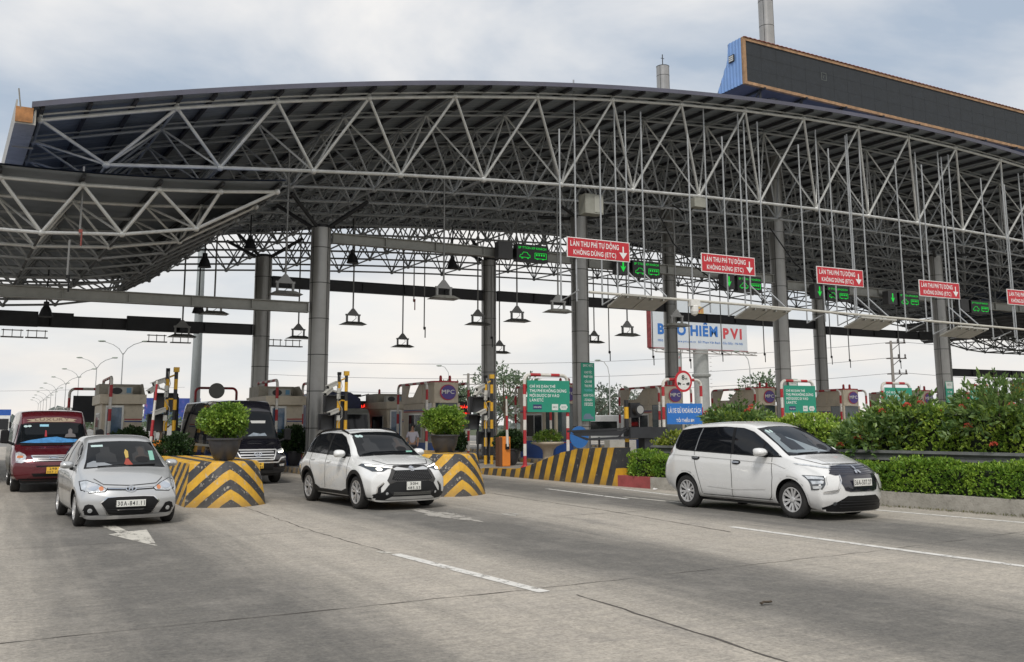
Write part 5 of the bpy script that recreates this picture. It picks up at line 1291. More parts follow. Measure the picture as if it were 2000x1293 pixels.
def build_trucks():
    W = M('truck_white', (.55, .55, .53), .4, var=.15, vs=1.5, dirt=.2)
    t = thing('cab_truck', 'white truck with blue roof box cut by the left edge of the photo', 'truck', (-11.3, 88, 0), R(-90))
    mb = MB(); mb.prism([(0, .5), (2.1, .5), (2.2, 1.4), (1.95, 2.7), (1.7, 3.0), (0, 3.0)], -1.2, 1.2); mb.build('cab', W, t)
    mb = MB(); mb.box(-8, -.05, -1.25, 1.25, .9, 3.7); mb.build('cargo_box', BLUEP, t)
    mb = MB(); mb.prism([(2.06, 1.95), (2.215, 1.95-.5), (2.24, 1.45), (2.01, 2.62), (1.98, 2.62)], -1.05, 1.05); mb.build('windscreen', TINT, t)
    for x in (1.1, -5.8, -6.9):
        for sg in (-1, 1):
            m2 = MB(); m2.lathe([(.25, -.3), (.5, -.3), (.5, 0), (.25, 0)], n=16, mat=Matrix.Rotation(R(90*(-sg)), 4, 'X')); o = m2.build('wheel', RUBBER, t); o.location = (x, 1.2*sg, .5)
    for sg in (-1, 1): m2 = MB(); m2.box(2.0, 2.2, 1.25*sg-.1, 1.25*sg+.1, 1.6, 2.3); m2.build('wing_mirror', BLKP, t)
    # covered truck between the two booths
    t = thing('tarpaulin_truck', 'truck with a dark blue tarpaulin cover waiting right of the crossover column', 'truck', (4.1, 10.6, 0), R(-90))
    TP = M('blue_tarpaulin', (.018, .026, .09), .45, var=.5, vs=3, bump=.6, bs=9)
    mb = MB(); n = 16; vs = []; prof = [(-1.25, 1.3), (-1.26, 2.6), (-1.2, 3.0), (-.7, 3.3), (0, 3.42), (.7, 3.3), (1.2, 3.0), (1.26, 2.6), (1.25, 1.3)]
    for k in range(n+1):
        x = -6.5*k/n
        for y, z in prof: vs.append((x, y*(1+.02*sin(k*2.1+y)), z+.05*sin(k*1.7+y*2)*(z > 2)))
    m_ = len(prof); mb.add(vs, [(i*m_+j, i*m_+j+1, (i+1)*m_+j+1, (i+1)*m_+j) for i in range(n) for j in range(m_-1)]+[tuple(range(m_)), tuple(n*m_+j for j in range(m_))])
    mb.build('tarpaulin', TP, t, smooth=False)
    mb = MB(); mb.box(-6.4, -.05, -1.2, 1.2, .9, 1.5); mb.build('cargo_bed', M('truck_bed', (.25, .23, .2), .7, var=.3, dirt=.5), t)
    mb = MB(); mb.prism([(.1, .5), (1.9, .5), (2.0, 1.3), (1.75, 2.3), (1.5, 2.5), (.1, 2.55)], -1.1, 1.1); mb.build('cab', M('truck_grey', (.30, .30, .27), .5, var=.2, dirt=.4), t)
    mb = MB(); mb.prism([(1.89, 1.9), (2.01, 1.34), (2.04, 1.34), (1.80, 2.24), (1.77, 2.24)], -.98, .98); mb.build('windscreen', TINT, t)
    for x in (1.0, -3.8, -4.9):
        for sg in (-1, 1):
            m2 = MB(); m2.lathe([(.25, -.3), (.48, -.3), (.48, 0), (.25, 0)], n=16, mat=Matrix.Rotation(R(90*(-sg)), 4, 'X')); o = m2.build('wheel', RUBBER, t); o.location = (x, 1.1*sg, .48)
    t = thing('white_bus', 'white bus roof showing right of the green bannered column', 'bus', (33, 33, 0), R(-75))
    mb = MB(); mb.prism([(-5, .4), (5, .4), (5.1, 1.6), (4.9, 2.3), (4.6, 2.45), (-4.9, 2.45), (-5, 2.3)], -1.15, 1.15); o = mb.build('body', W, t); b = o.modifiers.new('b', 'BEVEL'); b.width = .12; b.segments = 3
    mb = MB(); mb.box(-4.5, 4.2, -1.165, 1.165, 1.2, 1.95); mb.build('side_window', TINT, t)
    mb = MB(); mb.prism([(5.03, 1.0), (5.12, 1.6), (4.94, 2.25), (4.9, 2.2), (5.0, 1.0)], -1.0, 1.0); mb.build('windscreen', TINT, t)
build_trucks()
# ---------------------------------------------------------------- banded pipe guards and frames
def upath(w, h, r, axis='x', n=5):
    """inverted U in the XZ (or YZ) plane from -w/2 to w/2"""
    pts = [(-w/2, 0), (-w/2, h-r)]+[(-w/2+r-r*cos(R(90*k/n)), h-r+r*sin(R(90*k/n))) for k in range(1, n+1)]
    pts += [(w/2-r+r*sin(R(90*k/n)), h-r+r*cos(R(90*k/n))) for k in range(0, n+1)]+[(w/2, 0)]
    P = densify([(a, 0, b) if axis == 'x' else (0, a, b) for a, b in pts], .06); return P
def pipe_guard(label, loc, w, h, axis, name='pipe_guard', r=.055, band=.42, grp='red and white pipe guards at the booths'):
    t = thing(name, label, 'pipe frame', loc, 0, grp)
    mb = MB(); mb.path(upath(w, h, .22, axis), r, 8, bands=band); smoothang(mb.build('pipe', [RED, PWHITE], t))
    mb = MB()
    for s_ in (-1, 1):
        c = (s_*w/2, 0, 0) if axis == 'x' else (0, s_*w/2, 0)
        mb.lathe([(.15, 0), (.15, .015), (.07, .02), (.065, .10)], c, 10)
    mb.build('base_flange', RED, t); return t

STRIPE_R = M('stripe_red', (.38, .03, .04), .5); STRIPE_B = M('stripe_blue', (.03, .06, .22), .5)
GLG = M('booth_glass', (.06, .085, .095), .07, coat=.6, var=.3, vs=2)
LOGO = M('logo_purple_blue', (.09, .06, .25), .45); LOGOR = M('logo_red', (.40, .03, .06), .45)
def disc(mb, cx, cz, rx, rz, y, mi=0, n=24, a0=0, a1=360): mb.add([(cx+rx*cos(R(a0+(a1-a0)*k/n)), y, cz+rz*sin(R(a0+(a1-a0)*k/n))) for k in range(n)], [tuple(range(n))], mi)
def beacon(t, x, y, z):
    mb = MB(); mb.lathe([(.07, 0), (.07, .05), (.06, .06), (.06, .2), (.03, .25)], (x, y, z), 10); mb.build('beacon', RED, t)
def booth_logo(n, label):
    t = thing('toll_booth', label, 'toll booth', (5.9*n, 1.2, .2), 0, 'toll booths with round logo panels')
    mb = MB(); mb.box(-.62, .62, 0, 3.3, 0, .78); mb.build('base', BLUEP, t)
    mb = MB(); mb.box(-.62, .62, .9, 3.3, .78, 2.42); mb.box(-.62, -.5, .0, .12, .78, 2.42); mb.box(.5, .62, .0, .12, .78, 2.42)
    o = mb.build('wall', CREAM, t)
    mb = MB(); mb.box(-.5, .5, .02, .07, .78, 2.42); mb.box(-.60, -.56, .12, .9, .78, 2.42); mb.box(.56, .60, .12, .9, .78, 2.42); mb.build('booth_glazing', GLG, t)
    # side windows on the wall
    for s_ in (-1, 1):
        w = MB(); x = .622*s_
        w.box(min(x, x+.03*s_), max(x, x+.03*s_), 1.15, 2.65, .92, 2.0); fr = w.build('side_window', ALU, t)
        w = MB(); w.box(min(x+.031*s_, x+.036*s_), max(x+.031*s_, x+.036*s_), 1.21, 1.86, .98, 1.94); w.box(min(x+.031*s_, x+.036*s_), max(x+.031*s_, x+.036*s_), 1.94, 2.59, .98, 1.94); w.build('pane', GLASS, fr)
    mb = MB()
    for s_ in (-1, 1):
        for z, mi in ((2.06, 0), (2.12, 1)): x = .622*s_; mb.box(min(x, x+.004*s_), max(x, x+.004*s_), .9, 3.3, z, z+.045, mi)
    mb.box(-.62, .62, -.004, 0, .70, .74, 0); mb.build('stripe', [STRIPE_R, STRIPE_B], t)
    # fascia: rounded front drum, cut-away behind
    mb = MB(); pl = [(-.62, .25), (-.55, .02), (-.3, -.10), (0, -.14), (.3, -.10), (.55, .02), (.62, .25), (.62, 1.15), (-.62, 1.15)]
    mb.prism(pl, 2.43, 3.28, 0, 'z')
    mb.prism([(1.15, 2.43), (1.15, 3.28), (1.45, 3.28), (2.15, 2.72), (3.5, 2.72), (3.5, 2.43)], -.64, -.56, 0, 'x')
    mb.prism([(1.15, 2.43), (1.15, 3.28), (1.45, 3.28), (2.15, 2.72), (3.5, 2.72), (3.5, 2.43)], .56, .64, 0, 'x')
    mb.prism([(2.9, 2.72), (3.5, 2.72), (3.5, 3.28), (2.6, 3.28)], -.64, -.58, 0, 'x')
    mb.box(-.56, .56, 1.15, 3.45, 2.43, 2.5)
    mb.build('fascia', CREAM, t)
    mb = MB(); mb.prism([(a*1.02, b*1.02-.005) for a, b in pl], 3.28, 3.34, 0, 'z'); mb.build('roof_edge', RED, t)
    mb = MB(); disc(mb, 0, 2.86, .37, .33, -.150, 1); disc(mb, .03, 2.86, .335, .295, -.155, 0); o = mb.build('logo_disc', [LOGO, LOGOR], t)
    mb = MB(); text_mb(mb, 'MPC', -.29, 2.80, .58, .17, -.162, 0, .02); mb.build('logo_lettering', WHITE, o)
    beacon(t, -.1, .4, 3.34); beacon(t, .3, .35, 3.34)
    return t
def booth_plain(loc, label, w=1.35):
    t = thing('toll_booth', label, 'toll booth', loc, 0, 'plain cream toll booths')
    mb = MB(); mb.box(-w/2, w/2, 0, 3.2, 0, .75); mb.build('base', BLUEP, t)
    mb = MB(); mb.box(-w/2, w/2, .04, 3.2, .75, 2.3)
    mb.build('wall', CREAM, t)
    fr = MB(); 
    for a in ((-w/2+.12, -w/2+.18, .85, 2.18), (-w/2+.66, -w/2+.72, .85, 2.18), (-w/2+.12, -w/2+.72, 2.18, 2.25), (-w/2+.12, -w/2+.72, .79, .85)): fr.box(a[0], a[1], -.01, .06, a[2], a[3])
    f = fr.build('front_window', ALU, t)
    p = MB(); p.box(-w/2+.18, -w/2+.66, .0, .03, .85, 2.18); p.build('pane', M('bluish_pane', (.10, .16, .24), .08, coat=.5, var=.5, vs=3), f)
    mb = MB(); mb.box(-w/2+.76, w/2+.003, .03, .04-.003, 1.74, 1.78, 0); mb.box(-w/2+.76, w/2+.003, .03, .037, 1.66, 1.70, 1); mb.build('stripe', [STRIPE_R, STRIPE_B], t)
    for s_ in (-1, 1):
        w2 = MB(); x = w/2*s_; w2.box(min(x, x+.03*s_), max(x, x+.03*s_), .6, 2.2, .9, 2.0); fr = w2.build('side_window', ALU, t)
        w2 = MB(); w2.box(min(x+.031*s_, x+.035*s_), max(x+.031*s_, x+.035*s_), .66, 2.14, .96, 1.94); w2.build('pane', GLASS, fr)
    mb = MB(); mb.box(-w/2-.10, w/2+.10, -.12, 3.3, 2.302, 2.64); mb.build('fascia', CREAM, t)
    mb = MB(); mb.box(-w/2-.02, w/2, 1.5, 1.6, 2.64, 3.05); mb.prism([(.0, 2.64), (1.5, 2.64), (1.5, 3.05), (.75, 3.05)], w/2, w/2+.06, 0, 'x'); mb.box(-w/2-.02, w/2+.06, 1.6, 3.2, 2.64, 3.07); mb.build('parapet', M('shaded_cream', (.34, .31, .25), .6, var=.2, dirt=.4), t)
    a = MB(); a.box(-.42, .38, .7, 1.05, 2.66, 2.93); ac = a.build('air_conditioner', M('ac_casing', (.42, .41, .37), .5, var=.2, dirt=.3), t)
    a = MB(); disc(a, -.16, 2.79, .19, .12, .695); a.build('fan_opening', BLK, ac)
    a = MB(); a.box(.17, .33, .688, .698, 2.72, 2.90); a.build('sticker', M('blue_sticker', (.12, .28, .42), .5), ac)
    beacon(t, -.25, 2.2, 3.07); return t
def build_booths():
    labs = ['toll booth whose round logo panel shows right of the white crossover', 'toll booth half hidden by the green lane sign and the bannered column',
            'toll booth behind the blue distance board', 'toll booth behind the hedge, left of the column with the small green plate', 'toll booth over the hedge, right of the second green lane board',
            'toll booth showing beside the third green lane board', 'toll booth far right, beside the half hidden green board', 'farthest toll booth at the right edge']
    for k, n in enumerate(range(1, 9)): booth_logo(n, labs[k])
    booth_plain((-6.72, 1.2, .2), 'cream toll booth with bright front window behind the silver hatchback')
    booth_plain((-.88, 1.2, .2), 'cream toll booth right of the black van, blue base')
    booth_plain((6.5, 8.2, .2), 'rear cream booth with louvred panel left of the round logo booth', 1.2)
    P = [('beside the bright windowed booth, lane side', -1, -1), ('at the left of the black van', -1, 1), ('left of the booth behind the black van', 0, -1), ('just left of the crossover column', 0, 1),
         ('left side of the round logo booth', 1, -1), ('right side of the round logo booth', 1, 1), ('left of the first green lane board', 2, -1), ('seen through the first green lane board frame', 2, 1),
         ('left of the blue distance board', 3, -1), ('right of the blue distance board', 3, 1), ('behind the red flowered shoots on the hedge', 4, -1), ('behind the second green lane board', 4, 1),
         ('right of the roof piercing column', 5, -1), ('between the second and third green boards', 5, 1), ('left of the third green lane board', 6, -1), ('right of the third green board', 6, 1),
         ('beyond the column with the narrow banner', 7, -1), ('at the far right behind the hedge', 7, 1)]
    for lab, n, s_ in P: pipe_guard('tall red and white pipe guard '+lab, (5.9*n+.95*s_+(-.3 if n < 1 else 0), 2.7, .2), 3.3, 3.25, 'y')
build_booths()

# ---------------------------------------------------------------- framed lane boards
GREEN = M('green_board', (.015, .26, .17), .45, var=.06)
BLUEB = M('blue_board', (.02, .16, .52), .45, var=.06)
REDB = M('red_board', (.50, .018, .03), .42, var=.05)
TXT = M('sign_lettering', (.78, .78, .76), .5)
def lane_board(x, label, full=True, z0=.2, y=-5.6, w=1.78):
    t = thing('lane_board', label, 'sign board', (x, y, z0), 0, 'green lane boards in red and white pipe frames')
    mb = MB(); mb.path(upath(w, 3.28, .22, 'x'), .06, 8, bands=.42); smoothang(mb.build('pipe_frame', [RED, PWHITE], t))
    mb = MB(); [mb.lathe([(.18, 0), (.16, .02), (.08, .10), (.07, .25)], (s_*w/2, 0, 0), 8) for s_ in (-1, 1)]; mb.build('base_flange', RED, t)
    mb = MB(); mb.box(-w/2+.07, w/2+.04, -.09, -.065, 1.95, 3.08); b = mb.build('board', GREEN, t)
    L_ = ['CHỈ XE DÁN THẺ', 'THU PHÍ KHÔNG DỪNG', 'MỚI ĐƯỢC ĐI VÀO', 'LÀN ETC']; ws_ = [1.06, 1.52, 1.22, .56]
    mb = MB()
    for i, (s, ww) in enumerate(zip(L_, ws_)): text_mb(mb, s, -w/2+.16, 2.82-.165*i-(.03 if i == 2 else 0), ww, .145 if i in (1, 3) else (.13 if i == 0 else .17), -.093, 0, .016)
    mb.build('board_lettering', TXT, b)
    mb = MB(); mb.box(.18, .44, -.095, -.092, 2.02, 2.24); mb.add([(.50, -.095, 2.13), (.56, -.095, 2.03), (.78, -.095, 2.03), (.84, -.095, 2.13), (.78, -.095, 2.23), (.56, -.095, 2.23)], [tuple(range(6))]); mb.build('emblem_panel', M('pale_panel', (.62, .66, .62), .5), b)
    mb = MB(); text_mb(mb, 'SMVC', .22, 2.10, .18, .06, -.098); text_mb(mb, 'VETC', .57, 2.09, .2, .07, -.098); mb.build('emblem_lettering', M('grey_green_ink', (.12, .22, .18), .6), b)
    mb = MB(); mb.box(-.60, -.24, -.095, -.092, 2.05, 2.22); mb.build('dark_label', M('navy_label', (.03, .04, .12), .5), b)
    mb = MB(); text_mb(mb, 'HÓA ĐƠN', -.57, 2.10, .3, .07, -.098); mb.build('label_lettering', TXT, b)
    return t
def build_boards():
    lane_board(6.82, 'green lane board nearest the camera above the stone bird bath planter')
    lane_board(19.0, 'green lane board over the hedge in front of the roof piercing column')
    lane_board(24.95, 'green lane board above the red flowers, third from the left')
    lane_board(30.7, 'green lane board at the right half covered by tall leafy shoots')
    # distance sign frame
    t = thing('distance_sign', 'round red ringed 8m distance sign on a pipe frame over a blue board', 'road sign', (12.95, -5.6, .2))
    mb = MB(); mb.path(upath(1.85, 3.22, .22, 'x'), .06, 8, bands=.42); smoothang(mb.build('pipe_frame', [RED, PWHITE], t))
    mb = MB(); mb.lathe([(.42, -.012), (.42, .012)], (0, 0, 0), 32, mat=Matrix.Rotation(R(90), 4, 'X')); mb.v = [(a, b-.09, c+3.16) for a, b, c in mb.v]; d = mb.build('sign_disc', REDB, t)
    mb = MB(); disc(mb, 0, 3.16, .33, .33, -.104, 0, 32); mb.build('sign_face', WHITE, d)
    mb = MB(); text_mb(mb, '8', -.09, 3.21, .14, .19, -.108, 0, .03); text_mb(mb, 'm', .08, 3.21, .10, .08, -.108, 0, .02)
    mb.box(-.05, .05, -.109, -.106, 3.03, 3.06)
    for s_ in (-1, 1):
        mb.add([(s_*a, -.108, b) for a, b in ((.13, 3.04), (.29, 3.04), (.29, 3.12), (.22, 3.12), (.16, 3.09), (.12, 3.08))], [tuple(range(6))]); disc(mb, s_*.17, 3.03, .03, .03, -.109); disc(mb, s_*.25, 3.03, .03, .03, -.109)
    mb.build('sign_symbols', BLK, d)
    mb = MB(); mb.box(-.83, .88, -.09, -.065, 1.5, 2.30); b = mb.build('blue_panel', BLUEB, t)
    mb = MB(); text_mb(mb, 'LÁI XE GIỮ KHOẢNG CÁCH', -.76, 1.93, 1.58, .26, -.095, 0, .02); text_mb(mb, 'TỐI THIỂU 8M', -.4, 1.58, .86, .2, -.095, 0, .02); mb.build('board_lettering', TXT, b)
    # round sign seen from behind on a red frame, and black screen back on the far left frame
    t = thing('rear_sign_frame', 'red pipe frame with a round sign seen from behind, above the black van', 'road sign', (-1.35, 12.7, 0))
    mb = MB(); mb.path(upath(1.95, 3.55, .22, 'x'), .06, 8, bands=.5); mb.build('pipe_frame', [RED, M('weathered_red', (.24, .05, .05), .6)], t)
    mb = MB(); mb.lathe([(.38, -.012), (.38, .012)], (0, 0, 0), 28, mat=Matrix.Rotation(R(90), 4, 'X')); mb.v = [(a, b-.08, c+3.42) for a, b, c in mb.v]; mb.build('sign_disc', M('grey_sign_back', (.22, .22, .21), .5, .3, var=.2), t)
    t = thing('rear_board_frame', 'pipe frame carrying a black panel left of the bright windowed booth', 'sign board', (-7.35, 10.5, 0))
    mb = MB(); mb.path(upath(1.3, 3.35, .22, 'x'), .06, 8, bands=.42); mb.build('pipe_frame', [RED, PWHITE], t)
    mb = MB(); mb.box(-.5, .7, -.12, -.06, 1.9, 3.05); mb.build('panel', DARKST, t)
    # banners on columns
    t = thing('column_banner', 'tall green banner hung on the column right of the first green lane board', 'banner', (11.85, -.47, 0), 0, 'green banners on the columns')
    mb = MB(); mb.box(-.34, .34, -.012, .012, 1.85, 4.36); mb.build('cloth', GREEN, t)
    mb = MB(); text_mb(mb, 'SMVC  VETC', -.24, 4.18, .5, .11, -.016)
    cy = M('banner_cyan', (.20, .52, .62), .5)
    for i, (s, ww) in enumerate((('CAO TỐC', .38), ('PHÁP VÂN', .44), ('CẦU GIẼ', .36), ('THU PHÍ', .38), ('TỰ ĐỘNG', .40), ('HOÀN TOÀN', .5), ('TỪ NGÀY', .38), ('1/8/2022', .42))): text_mb(mb, s, -ww/2+.01, 3.90-.20*i, ww, .15, -.016, 1 if i in (4,) else 0, .02)
    text_mb(mb, 'HOTLINE 1900 6010', -.22, 2.72, .44, .035, -.016); text_mb(mb, 'www.vetc.com.vn', -.2, 2.60, .4, .035, -.016)
    mb.build('banner_lettering', [TXT, cy], t)
    mb = MB(); mb.add([(-.27, -.016, 1.93), (.27, -.016, 1.93), (.26, -.016, 2.03), (.15, -.016, 2.06), (.08, -.016, 2.17), (-.15, -.016, 2.17), (-.25, -.016, 2.07)], [tuple(range(7))]); mb.build('car_picture', M('banner_car_blue', (.14, .2, .27), .4), t)
    for x, z0, z1, lab in ((23.75, 2.9, 3.88, 'short green plate banner on the roof piercing column'), (35.2, 2.2, 3.95, 'narrow green banner on the column at the right edge')):
        t = thing('column_banner', lab, 'banner', (x, -.47, 0), 0, 'green banners on the columns')
        mb = MB(); mb.box(-.31, .31, -.012, .012, z0, z1); mb.build('cloth', GREEN, t)
        mb = MB(); mb.add([(-.29, -.015, z1-.02), (.29, -.015, z1-.02), (.24, -.015, z1-.38), (-.24, -.015, z1-.38)], [(0, 1, 2, 3)]); mb.build('header_panel', M('pale_panel', (.62, .66, .62), .5), t)
        mb = MB(); text_mb(mb, 'VETC', -.17, z1-.24, .34, .12, -.018); mb.build('header_lettering', _m['grey_green_ink'], t)
        mb = MB()
        for i, s in enumerate(['CHỈ XE', 'DÁN THẺ', 'THU PHÍ', 'KHÔNG', 'DỪNG', 'MỚI'] if z1-z0 > 1.2 else ['ĐIỂM', 'DÁN THẺ']): text_mb(mb, s, -.18, z1-.62-.205*i, .36, .14, -.016, 0, .02)
        mb.build('banner_lettering', TXT, t)
build_boards()

# ---------------------------------------------------------------- camera poles, lights, barriers, displays
CAMW = M('camera_casing', (.52, .51, .47), .45, var=.12, dirt=.25)
def banded_pole(mb, x, y, z0, z1, r, band=.34):
    P = densify([(x, y, z0), (x, y, z1)], .085); mb.path(P, r, 8, bands=band)
def camera_poles(n, label):
    t = thing('camera_pole_pair', label, 'camera pole', (5.9*n+.2, -2.1, .2), 0, 'yellow and black camera poles at the island fronts')
    for x, r in ((0, .065), (.27, .062)):
        mb = MB(); banded_pole(mb, x, 0, 0, 3.32, r, .34); smoothang(mb.build('pole', [YEL, BLK], t))
    mb = MB(); mb.tube((0, 0, 3.1), (.27, 0, 3.22), .03, 6); mb.tube((0, 0, 2.4), (.27, 0, 2.4), .025, 6); mb.box(.18, .36, -.06, .06, 3.3, 3.46); mb.build('crossbar', M('yellow_cap', (.62, .36, .03), .5), t)
    for (x, y, z, a, tilt) in ((-.10, -.05, 3.02, 200, -22), (-.30, -.1, 2.82, 215, -30), (-.05, -.08, 2.05, 205, -18)):
        c = MB(); m = Matrix.Translation((x, y, z)) @ Matrix.Rotation(R(a), 4, 'Z') @ Matrix.Rotation(R(-tilt), 4, 'Y')
        c.box(0, .42, -.065, .065, -.06, .06, 0, m); c.box(-.02, .47, -.08, .08, .062, .075, 0, m); o = c.build('camera', CAMW, t)
        g = MB(); g.box(.421, .428, -.05, .05, -.045, .045, 0, m); g.build('camera_lens', BLK, o)
        b = MB(); b.tube((x, y, z-.06), (.0, 0, z-.14), .03, 6); b.box(-.09, .03, -.09, -.03, z-.36, z-.18); b.build('camera_bracket', CAMW, o)
    mb = MB(); mb.path([(0, -.08, 3.3), (.08, -.12, 2.9), (-.07, -.1, 2.4), (.09, -.12, 2.1), (.1, -.1, 1.8), (-.05, -.09, 1.6), (-.02, -.09, .6)], .014, 5); mb.build('cable', M('pale_cable', (.35, .34, .31), .6), t)
    mb = MB(); mb.box(-.06, .06, -.06, .06, 3.32, 3.42); mb.build('pole_cap', BLKP, t)
    return t
def signal_housing(loc, label, w=.62, h=.62, hood=True):
    t = thing('signal_housing', label, 'signal', loc, 0, 'dark signal boxes on the islands')
    mb = MB(); mb.box(-w/2, w/2, -.08, .12, 0, h); mb.build('housing', M('signal_grey', (.075, .078, .085), .5, var=.25, vs=3), t)
    mb = MB(); mb.add([(-w/2, -.09, h), (w/2, -.09, h), (w/2, -.36, h-.04), (-w/2, -.36, h-.04)], [(0, 1, 2, 3)]); mb.add([(-w/2, -.09, 0), (-w/2, -.09, h), (-w/2, -.36, h-.04), (-w/2, -.2, 0)], [(0, 1, 2, 3)]); mb.add([(w/2, -.09, 0), (w/2, -.09, h), (w/2, -.36, h-.04), (w/2, -.2, 0)], [(0, 1, 2, 3)])
    o = mb.build('hood', DARKST, t); s_ = o.modifiers.new('s', 'SOLIDIFY'); s_.thickness = .012
    mb = MB(); mb.tube((w/2+.05, 0, -loc[2]+.2), (w/2+.05, 0, h*.8), .04, 6); mb.build('bracket', DARKST, t); return t
def build_poles():
    camera_poles(-1, 'pair of yellow black poles with white cameras behind the silver hatchback')
    camera_poles(0, 'pair of yellow black poles with cameras right of the crossover column')
    camera_poles(1, 'pair of yellow black poles with cameras left of the orange barrier machine')
    for n, (a, b) in zip((-1, 0, 1), (('dark square board behind the camera poles of the left island', 'dark hooded box left of the left camera poles'),
                            ('dark board behind the camera poles of the crossover island', 'dark hooded box right of the crossover column'),
                            ('dark board behind the camera poles near the orange barrier', 'black hooded box left of the third pair of camera poles'))):
        signal_housing((5.9*n+.28, -1.2, 2.2), a, .72, .62); signal_housing((5.9*n-.02, -1.25, 1.55), b, .5, .58)
    signal_housing((6.35, -1.3, .95), 'lowest dark box beside the third pair of camera poles', .42, .5)
    # red message displays
    DISP = M('display_black', (.012, .012, .014), .4)
    LEDR = M('red_led', (.3, 0, 0), .5, emit=(1, .03, .015), es=1.4); LEDG = M('green_led', (0, .2, .02), .5, emit=(.01, 1, .08), es=.4)
    for x, lab in ((5.75, 'black display with red lettering left of the rear cream booth'), (11.4, 'black display with red lettering right of the round logo booth')):
        t = thing('message_display', lab, 'display', (x, 11.4, 0), 0, 'red lettered displays')
        mb = MB(); mb.box(-.45, .45, -.06, .1, 1.98, 2.95); mb.box(-.2, .5, -.06, .1, 1.5, 1.97); mb.build('cabinet', DISP, t)
        mb = MB(); text_mb(mb, 'GIẢM', -.3, 2.60, .6, .19, -.066, 0, .03); text_mb(mb, 'TỐC ĐỘ', -.32, 2.25, .64, .19, -.066, 0, .03); text_mb(mb, 'XE CON', -.08, 1.62, .5, .2, -.066, 0, .03); mb.build('led_lettering', LEDR, t)
        mb = MB(); mb.tube((-.3, .1, 0), (-.3, .1, 3.2), .05, 6); mb.tube((-.3, .1, 3.15), (.3, .0, 3.3), .03, 5); mb.box(-.55, -.15, -.1, .1, 3.15, 3.28); mb.build('post', DARKST, t)
    # barrier machines
    OR = M('orange_cabinet', (.72, .22, .025), .4, var=.08, dirt=.12)
    for (x, y, up, lab) in ((5.85, -4.05, True, 'orange barrier machine with its striped arm raised, left of the first green board'), (-6.3, -4.05, False, 'orange barrier machine behind the silver hatchback')):
        t = thing('barrier_machine', lab, 'barrier', (x, y, .2), 0, 'orange barrier machines')
        mb = MB(); mb.box(-.10, .24, -.16, .16, 0, 1.08); o = mb.build('cabinet', OR, t); b = o.modifiers.new('b', 'BEVEL'); b.width = .03; b.segments = 2
        mb = MB(); mb.box(-.22, -.105, -.16, .16, 0, 1.06); mb.build('side_door', M('orange_brown', (.12, .05, .02), .6), t)
        mb = MB(); P = densify([(.09, -.2, .72), (.05, -.2, 2.55)], .1) if up else densify([(-.12, -.2, .6), (.0, -.2, 2.9)], .1)
        mb.path(P, .048, 6, bands=.55, radii=[.055-.025*i/len(P) for i in range(len(P))]); mb.build('barrier_arm', [PWHITE, RED], t)
        mb = MB(); mb.box(.02, .16, -.23, -.162, .62, .82); mb.build('arm_clamp', BLKP, t)
    # arrow light on a yellow black post
    t = thing('warning_light', 'black hooded round warning light on a yellow black post left of the hedge', 'signal light', (10.02, -6.0, .2))
    mb = MB(); banded_pole(mb, 0, 0, 0, 2.4, .085, .42); mb.build('post', [YEL, BLK], t)
    mb = MB(); mb.box(.12, .55, -.1, .15, 1.75, 2.3); mb.lathe([(.19, 0), (.2, .28)], (0, 0, 0), 20, mat=Matrix.Rotation(R(90), 4, 'X')); 
    mb.v[8:] = [(a+.36, b-.08, c+2.04) for a, b, c in mb.v[8:]]; mb.build('housing', DARKST, t)
    mb = MB(); mb.lathe([(.14, -.01), (.15, .02)], (0, 0, 0), 20, mat=Matrix.Rotation(R(90), 4, 'X')); mb.v = [(a+.36, b-.37, c+2.04) for a, b, c in mb.v]; mb.build('lamp_lens', M('grey_lens', (.30, .30, .29), .3), t)
    # black open beam lying across
    t = thing('boom_beam', 'long black folded boom beam lying level behind the striped wall', 'boom', (7.3, -6.2, 0))
    mb = MB()
    mb.prism([(.05, 1.40), (.75, 1.14), (3.6, 1.22), (3.6, 1.30), (.8, 1.22)], -.16, -.12); mb.prism([(-.05, 1.43), (3.6, 1.55), (3.6, 1.62), (-.05, 1.50)], -.16, -.12)
    mb.prism([(.30, 1.30), (2.1, 1.30), (2.5, 1.50), (.12, 1.45)], -.14, -.13)
    for x in (2.1, 2.55, 3.0): mb.prism([(x, 1.25), (x+.06, 1.25), (x+.42, 1.56), (x+.36, 1.56)], -.16, -.10)
    mb.box(2.6, 4.3, -.2, .25, 1.2, 1.6); mb.box(3.3, 3.7, -.1, .3, .2, 1.25); mb.tube((1.4, .05, .2), (1.4, .05, 1.25), .04, 6)
    mb.build('boom', M('boom_black', (.03, .032, .036), .5, .2, var=.25, vs=3), t)
    t = thing('round_blue_sign', 'plain round blue sign behind the black boom beam', 'road sign', (10.3, -2.2, 0))
    mb = MB(); mb.lathe([(.44, -.012), (.44, .012)], (0, 0, 0), 28, mat=Matrix.Rotation(R(90), 4, 'X')); mb.v = [(a, b, c+1.2) for a, b, c in mb.v]; mb.build('sign_disc', M('sign_blue', (.03, .16, .46), .5, var=.08), t)
    mb = MB(); mb.tube((0, .05, .2), (0, .05, 1.2), .03, 6); mb.build('post', GREYST, t)
    t = thing('water_barrier', 'pale control cabinet with small red cones at the foot of the bannered column', 'cabinet', (12.9, -1.6, .2))
    mb = MB(); mb.box(-.8, .55, -.1, .3, 0, .85); mb.build('cabinet', M('pale_cabinet', (.50, .48, .43), .5, var=.15, dirt=.3), t)
    for k, x in enumerate((11.0, 11.9)):
        c = MB(); c.lathe([(.15, 0), (.14, .03), (.07, .05), (.02, .42)], n=10); o = c.build('traffic_cone', RED); o.location = (x, -3.6, .2); tag(o, ('left' if not k else 'right')+' small red cone behind the top of the striped wall', 'cone', 'small red cones')
